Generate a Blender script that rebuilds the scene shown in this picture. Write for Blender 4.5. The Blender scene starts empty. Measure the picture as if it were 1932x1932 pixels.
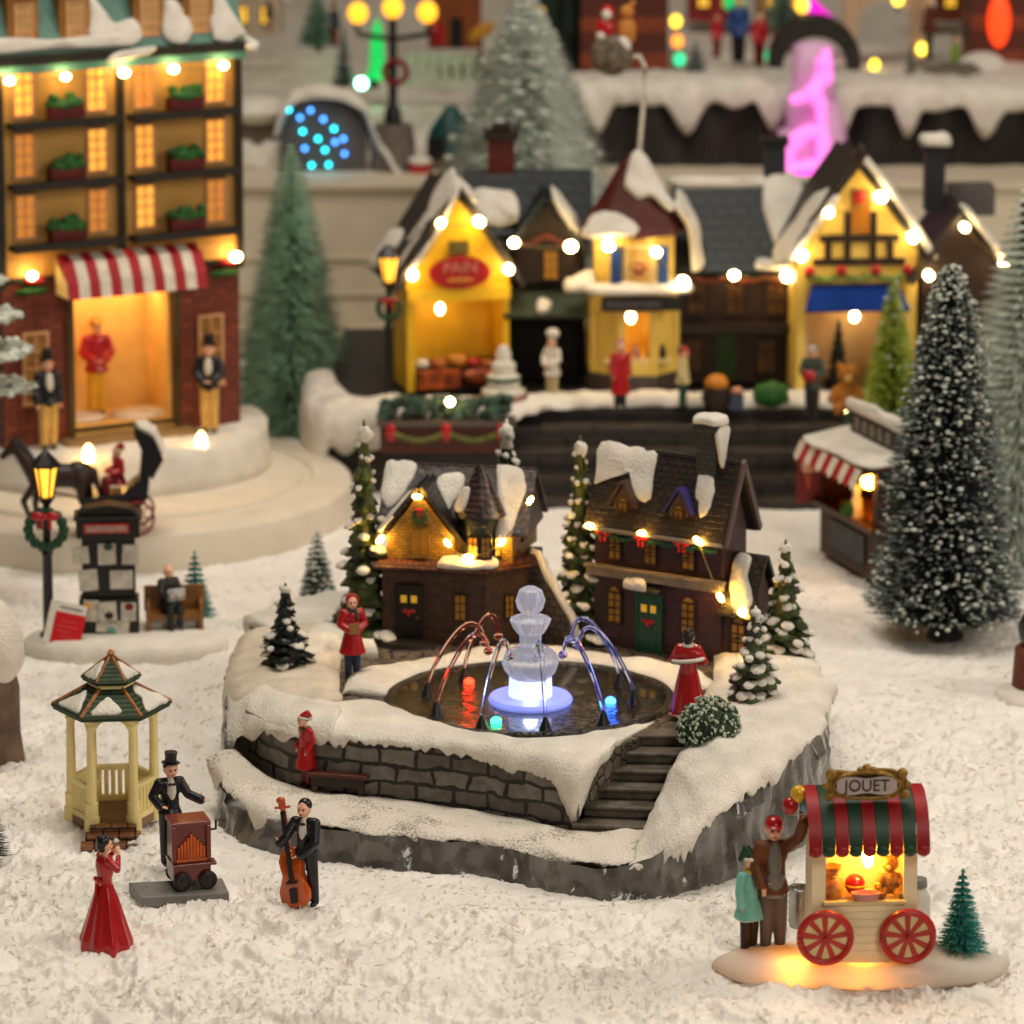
import bpy, bmesh, math, random
import numpy as np
from math import sin, cos, pi, radians as R
from mathutils import Vector as V, Matrix, noise

SC = bpy.context.scene
COL = SC.collection
random.seed(7)

# ------------------------------------------------------------------ camera, world, light
F, YC, CH, PT = 8000.0, 342.0, 9.2, R(9.5)        # focal length and principal row in photo pixels, height, pitch
cd = bpy.data.cameras.new('camera')
cam = bpy.data.objects.new('camera', cd); COL.objects.link(cam)
cam.location = (0, 0, CH); cam.rotation_euler = (pi/2 - PT, 0, 0)
cd.sensor_width = 36; cd.lens = F/1932*36; cd.shift_y = -(966-YC)/1932
cd.clip_end = 300; cd.clip_start = .5
cd.dof.use_dof = True; cd.dof.focus_distance = 27.9; cd.dof.aperture_fstop = (cd.lens/1000)/.15
SC.camera = cam

w = bpy.data.worlds.new('World'); SC.world = w; w.use_nodes = True
bg = w.node_tree.nodes['Background']
bg.inputs[0].default_value = (1.0, .80, .58, 1); bg.inputs[1].default_value = .10

def area(name, loc, tgt, sx, sy, power, col):
    l = bpy.data.lights.new(name, 'AREA'); l.shape = 'RECTANGLE'; l.size = sx; l.size_y = sy
    l.energy = power; l.color = col
    o = bpy.data.objects.new(name, l); COL.objects.link(o); o.location = loc
    o.rotation_euler = (V(tgt)-V(loc)).to_track_quat('-Z', 'Y').to_euler()
    return o
area('ceiling_lamp', (-2, 31, 24), (0, 31, 0), 10, 10, 3550, (1.0, .91, .79))
area('front_fill', (10, 6, 15), (0, 29, 0), 7, 7, 1500, (1.0, .92, .82))  # fill light added to brighten the surfaces facing the camera, no window
area('room_lamp', (19, 27, 14), (0, 31, 0), 6, 6, 1750, (1.0, .90, .77))

SC.view_settings.view_transform = 'Standard'; SC.view_settings.look = 'None'
SC.view_settings.exposure = 0.0; SC.view_settings.gamma = 1
SC.render.engine = 'CYCLES'
SC.cycles.use_denoising = True
SC.cycles.max_bounces = 8; SC.cycles.transmission_bounces = 8; SC.cycles.diffuse_bounces = 4; SC.cycles.glossy_bounces = 3
SC.cycles.caustics_reflective = False; SC.cycles.caustics_refractive = False
SC.cycles.sample_clamp_indirect = 4

FW, UP = V((0, cos(PT), -sin(PT))), V((0, sin(PT), cos(PT)))
def ray(px, py): return FW + V((1, 0, 0))*((px-966)/F) - UP*((py-YC)/F)
def P(px, py, z=0.0):                     # point of the photo on the level z
    d = ray(px, py); t = (z-CH)/d.z; return V((0, 0, CH)) + d*t
def PY(px, py, Y):                        # point of the photo at distance Y
    d = ray(px, py); t = Y/d.y; return V((0, 0, CH)) + d*t
def S(p): return F/(V(p)-V((0, 0, CH))).dot(FW)   # photo pixels per unit at p

# ------------------------------------------------------------------ materials
def hx(h):
    h = h.lstrip('#'); c = [int(h[i:i+2], 16)/255 for i in (0, 2, 4)]
    return tuple((x/12.92 if x <= .04045 else ((x+.055)/1.055)**2.4) for x in c)
MATS = {}
def new_mat(n):
    m = bpy.data.materials.new(n); m.use_nodes = True
    nt = m.node_tree; b = nt.nodes['Principled BSDF']
    return m, nt, b
def mt(n, col, rough=.5, var=.12, vs=9, bump=.15, bs=30, metal=0, coat=0, em=None, es=0, trans=0, sss=0, spec=.5, ior=1.45, col2=None):
    if n in MATS: return MATS[n]
    m, nt, b = new_mat(n)
    c = hx(col) if isinstance(col, str) else col
    b.inputs['Roughness'].default_value = rough; b.inputs['Metallic'].default_value = metal
    b.inputs['Coat Weight'].default_value = coat; b.inputs['Specular IOR Level'].default_value = spec
    b.inputs['IOR'].default_value = ior
    b.inputs['Transmission Weight'].default_value = trans
    if sss:
        b.inputs['Subsurface Weight'].default_value = sss; b.inputs['Subsurface Scale'].default_value = .04
        b.inputs['Subsurface Radius'].default_value = (1, .8, .6)
    b.inputs['Base Color'].default_value = (*c, 1)
    if em:
        b.inputs['Emission Color'].default_value = (*(hx(em) if isinstance(em, str) else em), 1); b.inputs['Emission Strength'].default_value = es
    tc = nt.nodes.new('ShaderNodeTexCoord')
    if var:
        nz = nt.nodes.new('ShaderNodeTexNoise'); nz.inputs['Scale'].default_value = vs; nz.inputs['Detail'].default_value = 5
        nt.links.new(tc.outputs['Object'], nz.inputs['Vector'])
        mx = nt.nodes.new('ShaderNodeMix'); mx.data_type = 'RGBA'
        lo = tuple(x*(1-var*1.6) for x in c); hi = hx(col2) if col2 else tuple(min(1, x*(1+var)) for x in c)
        mx.inputs[6].default_value = (*lo, 1); mx.inputs[7].default_value = (*hi, 1)
        mr = nt.nodes.new('ShaderNodeMapRange'); mr.inputs[1].default_value = .3; mr.inputs[2].default_value = .7
        nt.links.new(nz.outputs[0], mr.inputs[0]); nt.links.new(mr.outputs[0], mx.inputs[0])
        nt.links.new(mx.outputs[2], b.inputs['Base Color'])
    if bump:
        n2 = nt.nodes.new('ShaderNodeTexNoise'); n2.inputs['Scale'].default_value = bs; n2.inputs['Detail'].default_value = 4
        nt.links.new(tc.outputs['Object'], n2.inputs['Vector'])
        bp = nt.nodes.new('ShaderNodeBump'); bp.inputs['Strength'].default_value = bump; bp.inputs['Distance'].default_value = .02
        nt.links.new(n2.outputs[0], bp.inputs['Height']); nt.links.new(bp.outputs[0], b.inputs['Normal'])
    MATS[n] = m; return m
def brick(n, c1, c2, mortar, bw, bh, u='xy', rough=.6, bump=.6, ms=.12, off=.5, distort=0, mixn=None):
    """bricks, stones, tiles or boards laid on (u, z) of the object"""
    if n in MATS: return MATS[n]
    m, nt, b = new_mat(n); L = nt.links.new
    tc = nt.nodes.new('ShaderNodeTexCoord'); sp = nt.nodes.new('ShaderNodeSeparateXYZ'); L(tc.outputs['Object'], sp.inputs[0])
    vec = nt.nodes.new('ShaderNodeCombineXYZ')
    if u == 'xy':
        ad = nt.nodes.new('ShaderNodeMath'); ad.operation = 'ADD'; L(sp.outputs[0], ad.inputs[0]); L(sp.outputs[1], ad.inputs[1]); L(ad.outputs[0], vec.inputs[0])
    elif u == 'n': vec.inputs[0].default_value = bw*.5
    elif u == 'ang':
        at = nt.nodes.new('ShaderNodeMath'); at.operation = 'ARCTAN2'; L(sp.outputs[1], at.inputs[0]); L(sp.outputs[0], at.inputs[1])
        ml = nt.nodes.new('ShaderNodeMath'); ml.operation = 'MULTIPLY'; ml.inputs[1].default_value = .2; L(at.outputs[0], ml.inputs[0]); L(ml.outputs[0], vec.inputs[0])
    else: L(sp.outputs['xyz'.index(u)], vec.inputs[0])
    L(sp.outputs[2], vec.inputs[1])
    src = vec.outputs[0]
    if distort:
        dn = nt.nodes.new('ShaderNodeTexNoise'); dn.inputs['Scale'].default_value = 7; L(tc.outputs['Object'], dn.inputs['Vector'])
        va = nt.nodes.new('ShaderNodeVectorMath'); va.operation = 'SCALE'; va.inputs['Scale'].default_value = distort; L(dn.outputs[1], va.inputs[0])
        vb = nt.nodes.new('ShaderNodeVectorMath'); L(src, vb.inputs[0]); L(va.outputs[0], vb.inputs[1]); src = vb.outputs[0]
    br = nt.nodes.new('ShaderNodeTexBrick'); L(src, br.inputs['Vector'])
    br.inputs['Color1'].default_value = (*hx(c1), 1); br.inputs['Color2'].default_value = (*hx(c2), 1); br.inputs['Mortar'].default_value = (*hx(mortar), 1)
    br.inputs['Scale'].default_value = 1; br.inputs['Brick Width'].default_value = bw; br.inputs['Row Height'].default_value = bh
    br.inputs['Mortar Size'].default_value = bh*ms; br.inputs['Mortar Smooth'].default_value = .3; br.offset = off
    nz = nt.nodes.new('ShaderNodeTexNoise'); nz.inputs['Scale'].default_value = 14; nz.inputs['Detail'].default_value = 6; L(tc.outputs['Object'], nz.inputs['Vector'])
    mx = nt.nodes.new('ShaderNodeMix'); mx.data_type = 'RGBA'; mx.blend_type = 'MULTIPLY'; mx.inputs[0].default_value = .7
    cr = nt.nodes.new('ShaderNodeMapRange'); cr.inputs[1].default_value = .3; cr.inputs[2].default_value = .7; cr.inputs[3].default_value = .45; cr.inputs[4].default_value = 1.25
    L(nz.outputs[0], cr.inputs[0]); L(br.outputs[0], mx.inputs[6]); L(cr.outputs[0], mx.inputs[7]); L(mx.outputs[2], b.inputs['Base Color'])
    b.inputs['Roughness'].default_value = rough
    inv = nt.nodes.new('ShaderNodeMath'); inv.operation = 'SUBTRACT'; inv.inputs[0].default_value = 1; L(br.outputs[1], inv.inputs[1])
    sm = nt.nodes.new('ShaderNodeMath'); sm.operation = 'MULTIPLY_ADD'; L(nz.outputs[0], sm.inputs[0]); sm.inputs[1].default_value = .5; L(inv.outputs[0], sm.inputs[2])
    bp = nt.nodes.new('ShaderNodeBump'); bp.inputs['Strength'].default_value = bump; bp.inputs['Distance'].default_value = .015
    L(sm.outputs[0], bp.inputs['Height']); L(bp.outputs[0], b.inputs['Normal'])
    MATS[n] = m; return m
def glow(n, col, s):
    if n in MATS: return MATS[n]
    m, nt, b = new_mat(n); c = hx(col)
    b.inputs['Base Color'].default_value = (*c, 1); b.inputs['Emission Color'].default_value = (*c, 1); b.inputs['Emission Strength'].default_value = s
    tc = nt.nodes.new('ShaderNodeTexCoord'); nz = nt.nodes.new('ShaderNodeTexNoise'); nz.inputs['Scale'].default_value = 5
    nt.links.new(tc.outputs['Object'], nz.inputs['Vector'])
    mr = nt.nodes.new('ShaderNodeMapRange'); mr.inputs[3].default_value = s*.75; mr.inputs[4].default_value = s*1.25
    nt.links.new(nz.outputs[0], mr.inputs[0]); nt.links.new(mr.outputs[0], b.inputs['Emission Strength'])
    MATS[n] = m; return m
def cobble(n, c1, c2, scale=9, bump=.8, rough=.5):
    if n in MATS: return MATS[n]
    m, nt, b = new_mat(n); L = nt.links.new
    tc = nt.nodes.new('ShaderNodeTexCoord'); vo = nt.nodes.new('ShaderNodeTexVoronoi'); vo.feature = 'DISTANCE_TO_EDGE'; vo.inputs['Scale'].default_value = scale
    mp = nt.nodes.new('ShaderNodeMapping'); mp.inputs['Scale'].default_value = (1, 1.5, 1); L(tc.outputs['Object'], mp.inputs[0]); L(mp.outputs[0], vo.inputs['Vector'])
    mr = nt.nodes.new('ShaderNodeMapRange'); mr.inputs[2].default_value = .1; L(vo.outputs['Distance'], mr.inputs[0])
    nz = nt.nodes.new('ShaderNodeTexNoise'); nz.inputs['Scale'].default_value = 5; nz.inputs['Detail'].default_value = 8; L(tc.outputs['Object'], nz.inputs['Vector'])
    ad = nt.nodes.new('ShaderNodeMath'); ad.operation = 'MULTIPLY'; L(mr.outputs[0], ad.inputs[0]); L(nz.outputs[0], ad.inputs[1])
    mx = nt.nodes.new('ShaderNodeMix'); mx.data_type = 'RGBA'; mx.inputs[6].default_value = (*hx(c1), 1); mx.inputs[7].default_value = (*hx(c2), 1); L(ad.outputs[0], mx.inputs[0])
    L(mx.outputs[2], b.inputs['Base Color']); b.inputs['Roughness'].default_value = rough
    bp = nt.nodes.new('ShaderNodeBump'); bp.inputs['Strength'].default_value = bump; bp.inputs['Distance'].default_value = .02; L(mr.outputs[0], bp.inputs['Height']); L(bp.outputs[0], b.inputs['Normal'])
    MATS[n] = m; return m

SNOW = mt('snow_paint', '#e6dfd2', .65, .1, 4, .7, 48, sss=.12)
SNOWG = mt('ground_snow', '#f0ebe3', .55, .05, 3, .5, 26, sss=.25)
ICE = mt('painted_ice', '#d9cdb9', .5, .12, 4, .5, 14)
ROCK = mt('grey_rock', '#625e5a', .22, .4, 4, .9, 9, coat=.6)
ROCKD = mt('dark_rock', '#27221e', .5, .3, 4, .7, 9)
SKIN = mt('painted_skin', '#efb494', .45, .05, 20, .05)
BLACK = mt('black_paint', '#15131a', .35, .1, 20, .08)
WHITE = mt('white_paint', '#ddd6c8', .45, .08, 15, .1)
RED = mt('red_paint', '#b01016', .28, .1, 10, .08, coat=.3)
DRED = mt('dark_red_paint', '#7a0f12', .35, .15, 10, .1)
GREEN = mt('green_paint', '#17452a', .45, .2, 15, .1)
GREY = mt('grey_paint', '#7d7a76', .45, .1, 12, .1)
BROWN = mt('brown_paint', '#4e2b17', .45, .2, 15, .15)
DBROWN = mt('dark_brown_paint', '#2a1a11', .5, .2, 15, .15)
BLUE = mt('blue_paint', '#1f3f78', .4, .12, 12, .1)
TEAL = mt('teal_paint', '#5f9c94', .45, .12, 12, .1)
YEL = mt('yellow_wall', '#e0a722', .5, .1, 8, .1)
CREAM = mt('cream_wall', '#dcc48a', .5, .08, 8, .1)
GOLD = mt('gold_paint', '#a57c35', .4, .3, 25, .4, bs=40, metal=.3)
BULB = glow('warm_bulb', '#ffc050', 120)
WIRE = mt('clear_wire', '#8a7448', .35, .05, 10, 0)
EYE = mt('eye_paint', '#20130e', .3, 0, 1, 0)
LIP = mt('lip_paint', '#b4463c', .4, 0, 1, 0)

# ------------------------------------------------------------------ meshes
class MB:
    def __init__(s): s.v = []; s.f = []; s.mi = []; s.ch = []; s.M = Matrix()
    def add(s, vs, fs, mi=0):
        b = len(s.v); M = s.M; s.ch.append((len(s.v), len(vs), len(s.f), len(fs)))
        s.v += [tuple(M @ V(v)) for v in vs]
        s.f += [tuple(i+b for i in f) for f in fs]; s.mi += [mi]*len(fs)
        return s
    def bx(s, x0, x1, y0, y1, z0, z1, mi=0):
        return s.add([(x0,y0,z0),(x1,y0,z0),(x1,y1,z0),(x0,y1,z0),(x0,y0,z1),(x1,y0,z1),(x1,y1,z1),(x0,y1,z1)],
                     [(0,3,2,1),(4,5,6,7),(0,1,5,4),(1,2,6,5),(2,3,7,6),(3,0,4,7)], mi)
    def box(s, c, d, rz=0, mi=0):
        M = s.M; s.M = M @ Matrix.Translation(c) @ Matrix.Rotation(rz, 4, 'Z'); x, y, z = d[0]/2, d[1]/2, d[2]/2
        s.bx(-x, x, -y, y, -z, z, mi); s.M = M; return s
    def ext(s, pts, vec, mi=0, cap=True):
        n = len(pts); vec = V(vec); a = [V(p) for p in pts]
        vs = a + [p+vec for p in a]
        nrm = V((0, 0, 0))
        for i in range(n): nrm += a[i].cross(a[(i+1) % n])
        fl = nrm.dot(vec) > 0
        fs = [((i, (i+1) % n, n+(i+1) % n, n+i) if fl else (i, n+i, n+(i+1) % n, (i+1) % n)) for i in range(n)]
        if cap:
            fs += [tuple(range(n))[::-1] if fl else tuple(range(n)), tuple(range(n, 2*n)) if fl else tuple(range(n, 2*n))[::-1]]
        return s.add(vs, fs, mi)
    def cyl(s, p0, p1, r0, r1=None, n=14, mi=0, cap=True):
        r1 = r0 if r1 is None else r1
        p0, p1 = V(p0), V(p1); q = (p1-p0).to_track_quat('Z', 'Y') if (p1-p0).length > 1e-9 else Matrix.Identity(3).to_quaternion()
        vs = []
        for p, r in ((p0, r0), (p1, r1)):
            for i in range(n): vs.append(p + q @ V((r*cos(2*pi*i/n), r*sin(2*pi*i/n), 0)))
        fs = [(i, (i+1) % n, n+(i+1) % n, n+i) for i in range(n)]
        if cap: fs += [tuple(range(n))[::-1], tuple(range(n, 2*n))]
        return s.add(vs, fs, mi)
    def ell(s, c, r, n=12, m=8, rot=None, mi=0):
        if not hasattr(r, '__len__'): r = (r, r, r)
        vs = [(0, 0, -r[2])]
        for j in range(1, m):
            t = -pi/2+pi*j/m
            for i in range(n): vs.append((r[0]*cos(t)*cos(2*pi*i/n), r[1]*cos(t)*sin(2*pi*i/n), r[2]*sin(t)))
        vs.append((0, 0, r[2]))
        fs = [(0, 1+(i+1) % n, 1+i) for i in range(n)]
        for j in range(m-2):
            for i in range(n):
                a = 1+j*n+i; b2 = 1+j*n+(i+1) % n; fs.append((a, b2, b2+n, a+n))
        t = len(vs)-1; o = 1+(m-2)*n
        fs += [(o+i, o+(i+1) % n, t) for i in range(n)]
        M = s.M; s.M = M @ Matrix.Translation(c) @ (rot.to_4x4() if rot is not None else Matrix()); s.add(vs, fs, mi); s.M = M
        return s
    def cap(s, p0, p1, r0, r1, n=10, mi=0):
        s.cyl(p0, p1, r0, r1, n, mi); s.ell(p0, r0, n, 6, None, mi); s.ell(p1, r1, n, 6, None, mi); return s
    def lathe(s, prof, n=24, c=(0, 0, 0), mi=0, rip=0, k=8, sy=1, ph=0, zrip=None):
        vs = []; c = V(c)
        for (r, z) in prof:
            for i in range(n):
                a = 2*pi*i/n; rr = r*(1+(rip*(zrip(z) if zrip else 1))*sin(k*a+ph)); vs.append(c+V((rr*cos(a), rr*sin(a)*sy, z)))
        m = len(prof); fs = []
        for j in range(m-1):
            for i in range(n): fs.append((j*n+i, j*n+(i+1) % n, (j+1)*n+(i+1) % n, (j+1)*n+i))
        fs += [tuple(range(n))[::-1], tuple(range((m-1)*n, m*n))]
        return s.add(vs, fs, mi)
    def tube(s, pts, r, n=6, mi=0, closed=False):
        pts = [V(p) for p in pts]; m = len(pts); vs = []
        for k in range(m):
            d = (pts[(k+1) % m]-pts[k-1]) if closed else (pts[min(k+1, m-1)]-pts[max(k-1, 0)])
            q = d.to_track_quat('Z', 'Y') if d.length > 1e-9 else V((0, 0, 1)).to_track_quat('Z', 'Y')
            rr = r[k] if hasattr(r, '__len__') else r
            for i in range(n): vs.append(pts[k]+q @ V((rr*cos(2*pi*i/n), rr*sin(2*pi*i/n), 0)))
        fs = []
        for k in range(m if closed else m-1):
            for i in range(n): fs.append((k*n+i, k*n+(i+1) % n, ((k+1) % m)*n+(i+1) % n, ((k+1) % m)*n+i))
        if not closed: fs += [tuple(range(n))[::-1], tuple(range((m-1)*n, m*n))]
        return s.add(vs, fs, mi)
    def torus(s, c, Rr, r, axis='Y', n=24, m=8, mi=0, sq=1):
        pts = []
        for i in range(n):
            a = 2*pi*i/n
            p = {'Y': (Rr*cos(a), 0, Rr*sin(a)*sq), 'Z': (Rr*cos(a), Rr*sin(a)*sq, 0), 'X': (0, Rr*cos(a), Rr*sin(a)*sq)}[axis]
            pts.append(V(c)+V(p))
        return s.tube(pts, r, m, mi, True)
    def gable(s, x0, x1, y0, y1, z0, ze, zr, mi=0):       # walls with gables on the x ends, ridge along x
        ym = (y0+y1)/2
        return s.ext([(x0,y0,z0),(x0,y1,z0),(x0,y1,ze),(x0,ym,zr),(x0,y0,ze)], (x1-x0, 0, 0), mi)
    def gabley(s, x0, x1, y0, y1, z0, ze, zr, mi=0):      # gable facing -y, ridge along y
        xm = (x0+x1)/2
        return s.ext([(x0,y0,z0),(x1,y0,z0),(x1,y0,ze),(xm,y0,zr),(x0,y0,ze)], (0, y1-y0, 0), mi)
    def slab(s, a, b, c, d, t, mi=0):                     # quad a b c d thickened along its normal
        a, b, c, d = map(V, (a, b, c, d)); nn = (b-a).cross(d-a).normalized()*t
        return s.ext([a, b, c, d], nn, mi)

def link(o, parent=None, pw=None):
    COL.objects.link(o)
    if parent is not None:
        o.parent = parent
        if pw is not None: o.matrix_parent_inverse = pw.inverted()
    return o
def wm(o): return Matrix.Translation(o.location) @ o.rotation_euler.to_matrix().to_4x4() @ Matrix.Diagonal((*o.scale, 1))
def mesh_of(name, mb, mats):
    me = bpy.data.meshes.new(name); me.from_pydata(mb.v, [], mb.f)
    for m in (mats if isinstance(mats, (list, tuple)) else [mats]): me.materials.append(m)
    if any(mb.mi): me.polygons.foreach_set('material_index', mb.mi)
    me.update(); return me
def obj(name, mb, mats, parent=None, world=False, smooth=True, ang=40, bevel=0, remesh=0, sub=0, loc=None):
    me = mesh_of(name, mb, mats)
    if smooth:
        me.shade_smooth()
        if not remesh and ang: me.set_sharp_from_angle(angle=R(ang))
    o = bpy.data.objects.new(name, me)
    link(o, parent, wm(parent) if (world and parent is not None) else None)
    if loc is not None: o.location = loc
    if bevel:
        m = o.modifiers.new('bevel', 'BEVEL'); m.width = bevel; m.segments = 2; m.limit_method = 'ANGLE'; m.angle_limit = R(35)
    if remesh:
        m = o.modifiers.new('remesh', 'REMESH'); m.mode = 'VOXEL'; m.voxel_size = remesh; m.use_smooth_shade = True
        m = o.modifiers.new('smooth', 'SMOOTH'); m.iterations = 3; m.factor = .5
    if sub:
        m = o.modifiers.new('sub', 'SUBSURF'); m.levels = sub; m.render_levels = sub
    return o
def split(name, mb, mats, parent=None, **k):            # every added piece becomes a part of its own
    out = []
    for (v0, nv, f0, nf) in mb.ch:
        q = MB(); q.v = mb.v[v0:v0+nv]; q.f = [tuple(i-v0 for i in f) for f in mb.f[f0:f0+nf]]; q.mi = mb.mi[f0:f0+nf]; out.append(obj(name, q, mats, parent, **k))
    return out
def tag(o, label, cat, group=None, kind=None):
    if label: o['label'] = label
    if cat: o['category'] = cat
    if group: o['group'] = group
    if kind: o['kind'] = kind
    return o
def thing(name, label, cat, loc=(0, 0, 0), rz=0, group=None):
    o = bpy.data.objects.new(name, None); o.empty_display_size = .1; COL.objects.link(o)
    o.location = loc; o.rotation_euler = (0, 0, rz); return tag(o, label, cat, group)
def kids(o): return list(o.children)
def dup(o, loc=None, rz=None, label=None, parent=None, sc=None):
    c = o.copy(); COL.objects.link(c)
    if parent is not None: c.parent = parent
    for ch in kids(o): dup(ch, parent=c)
    if loc is not None: c.location = loc
    if rz is not None: c.rotation_euler = (0, 0, rz)
    if sc is not None: c.scale = (sc, sc, sc)
    if label: c['label'] = label
    return c
def text(name, s, size, m, parent, loc, rot=(pi/2, 0, 0), ext=.004, sx=1):
    cu = bpy.data.curves.new(name, 'FONT'); cu.body = s; cu.size = size; cu.extrude = ext; cu.align_x = 'CENTER'; cu.align_y = 'CENTER'
    t = bpy.data.objects.new(name, cu); COL.objects.link(t)
    dg = bpy.context.evaluated_depsgraph_get(); me = bpy.data.meshes.new_from_object(t.evaluated_get(dg))
    bpy.data.objects.remove(t); bpy.data.curves.remove(cu)
    me.materials.clear(); me.materials.append(m)
    o = bpy.data.objects.new(name, me); link(o, parent); o.location = loc; o.rotation_euler = rot; o.scale = (sx, 1, 1)
    return o
def spline(pts, n):
    pts = [V(p) for p in pts]; out = []; m = len(pts)-1
    for k in range(n):
        t = k/(n-1)*m; i = min(int(t), m-1); u = t-i
        p0, p1, p2, p3 = pts[max(i-1, 0)], pts[i], pts[i+1], pts[min(i+2, m)]
        out.append(.5*((2*p1)+(p2-p0)*u+(2*p0-5*p1+4*p2-p3)*u*u+(3*p1-p0-3*p2+p3)*u**3))
    return out
def snow_patch(mb, pts, t, bulge=.0):          # a slab of modelled snow: smooth outline pts, thickness vector t, rounded rim
    pts = [V(p) for p in pts]; n0 = len(pts); m = n0*4
    ring = []
    for k in range(m):
        i = k//4; u = (k % 4)/4
        p0, p1, p2, p3 = pts[i-1], pts[i], pts[(i+1) % n0], pts[(i+2) % n0]
        ring.append(.5*((2*p1)+(p2-p0)*u+(2*p0-5*p1+4*p2-p3)*u*u+(3*p1-p0-3*p2+p3)*u**3))
    c = sum(ring, V((0, 0, 0)))/m; t = V(t); vs = []
    rm = sum((p-c).length for p in ring)/m; tn = t.normalized()
    ring = [c+(p-c)*(1+.16*noise.noise(p*(2.2/rm))+.07*noise.noise(p*(6/rm))) for p in ring]
    for (sh, h) in ((0, -.2), (-.02, .3), (.05, .62), (.16, .85), (.5, 1.0), (.85, 1.05)):
        for i, p in enumerate(ring):
            d = c-p; k = min(sh*rm*.6, d.length*.9) if sh < .4 else sh*d.length
            q = p+d.normalized()*k if d.length > 1e-6 else p
            vs.append(q+t*(h*(1+.45*noise.noise(q*8)+.2*noise.noise(q*22))))
    fs = []
    for j in range(5):
        for i in range(m): fs.append((j*m+i, j*m+(i+1) % m, (j+1)*m+(i+1) % m, (j+1)*m+i))
    vs.append(c+t*1.05); e = len(vs)-1
    fs += [(5*m+i, 5*m+(i+1) % m, e) for i in range(m)] + [tuple(range(m))[::-1]]
    return mb.add(vs, fs)
def drip_default(lo, hi, k=5, seed=0):
    def f(s, p):
        a = noise.noise(V((s*k*2.0, seed, .3)))*.5+.5; b = abs(noise.noise(V((s*k*6.1, seed+9, .7))))
        return lo+(hi-lo)*min(1.25, max(0, (a-.35)*1.5+b*1.1))
    return f
def ribbon(mb, inner, outer, drip, th=.05, n=140, rough=.012, closed=False, taper=False):
    th0 = th
    A, B = spline(inner, n), spline(outer, n); rows = []
    for i in range(n):
        a, b = A[i], B[i]; o = b-a; o.z = 0; o = o.normalized() if o.length > 1e-6 else V((0, -1, 0))
        d = drip(i/(n-1), b); z = V((0, 0, 1)); th = th0*(min(1, .25+4*i/n, .25+8*(1-i/n)) if taper else 1); L = lambda t: a.lerp(b, t)
        r = [a-z*th*.6, a+z*th*.25, L(.12)+z*th*.75, L(.35)+z*th, L(.65)+z*th*1.05, L(.88)+z*th*.85, b+o*.012+z*th*.35,
             b+o*.03-z*d*.3, b+o*.03-z*d*.7, b+o*.016-z*d, b-o*.02-z*d*.85, b-o*.05-z*.02]
        rows.append([p+V((noise.noise(p*7), noise.noise(p*7+V((5, 1, 2))), noise.noise(p*6+V((1, 7, 3)))))*rough*(1.6 if 1 < j < 9 else .5) for j, p in enumerate(r)])
    m = len(rows[0]); vs = [p for r in rows for p in r]; fs = []
    for i in range(n-1):
        for j in range(m): fs.append((i*m+j, i*m+(j+1) % m, (i+1)*m+(j+1) % m, (i+1)*m+j))
    fs += [tuple(range(m))[::-1], tuple(range((n-1)*m, n*m))]
    return mb.add(vs, fs)

# ------------------------------------------------------------------ figures
def fingers(b, w, d, s, curl=.3):                 # palm, four fingers of unequal length, thumb; d points along the hand
    d = V(d).normalized(); side = d.cross(V((0, 0, 1)));  side = side.normalized() if side.length > .1 else V((1, 0, 0))
    nn = side.cross(d).normalized(); c = V(w)+d*.026
    b.ell(c, (.022, .014, .024), 8, 6, Matrix((side, nn, d)).transposed())
    for i, (o, l) in enumerate(((-.017, .03), (-.006, .036), (.006, .034), (.016, .026))):
        p = c+d*.018+side*o; q = p+d*l*.55-nn*curl*.01; e = q+d*l*.45-nn*curl*.03
        b.cap(p, q, .0075, .007, 6); b.cap(q, e, .007, .006, 6)
    t = c-side*s*.02-d*.006; b.cap(t, t-side*s*.014+d*.018, .0085, .0075, 6)
def pose_of(**k):
    p = dict(ha=(-.045, 0, .5), hb=(.045, 0, .5), ka=(-.05, -.005, .28), kb=(.05, -.005, .28), fa=(-.052, .005, .045), fb=(.052, .005, .045),
             sa=(-.1, 0, .795), sb=(.1, 0, .795), ea=(-.135, .01, .65), eb=(.135, .01, .65), wa=(-.13, -.03, .52), wb=(.13, -.03, .52),
             head=(0, -.005, .925), neck=(0, 0, .83), chest=(0, 0, .74), hip=(0, 0, .53), hs=1.12)
    p.update(k); return {a: (V(x) if isinstance(x, tuple) else x) for a, x in p.items()}
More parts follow.
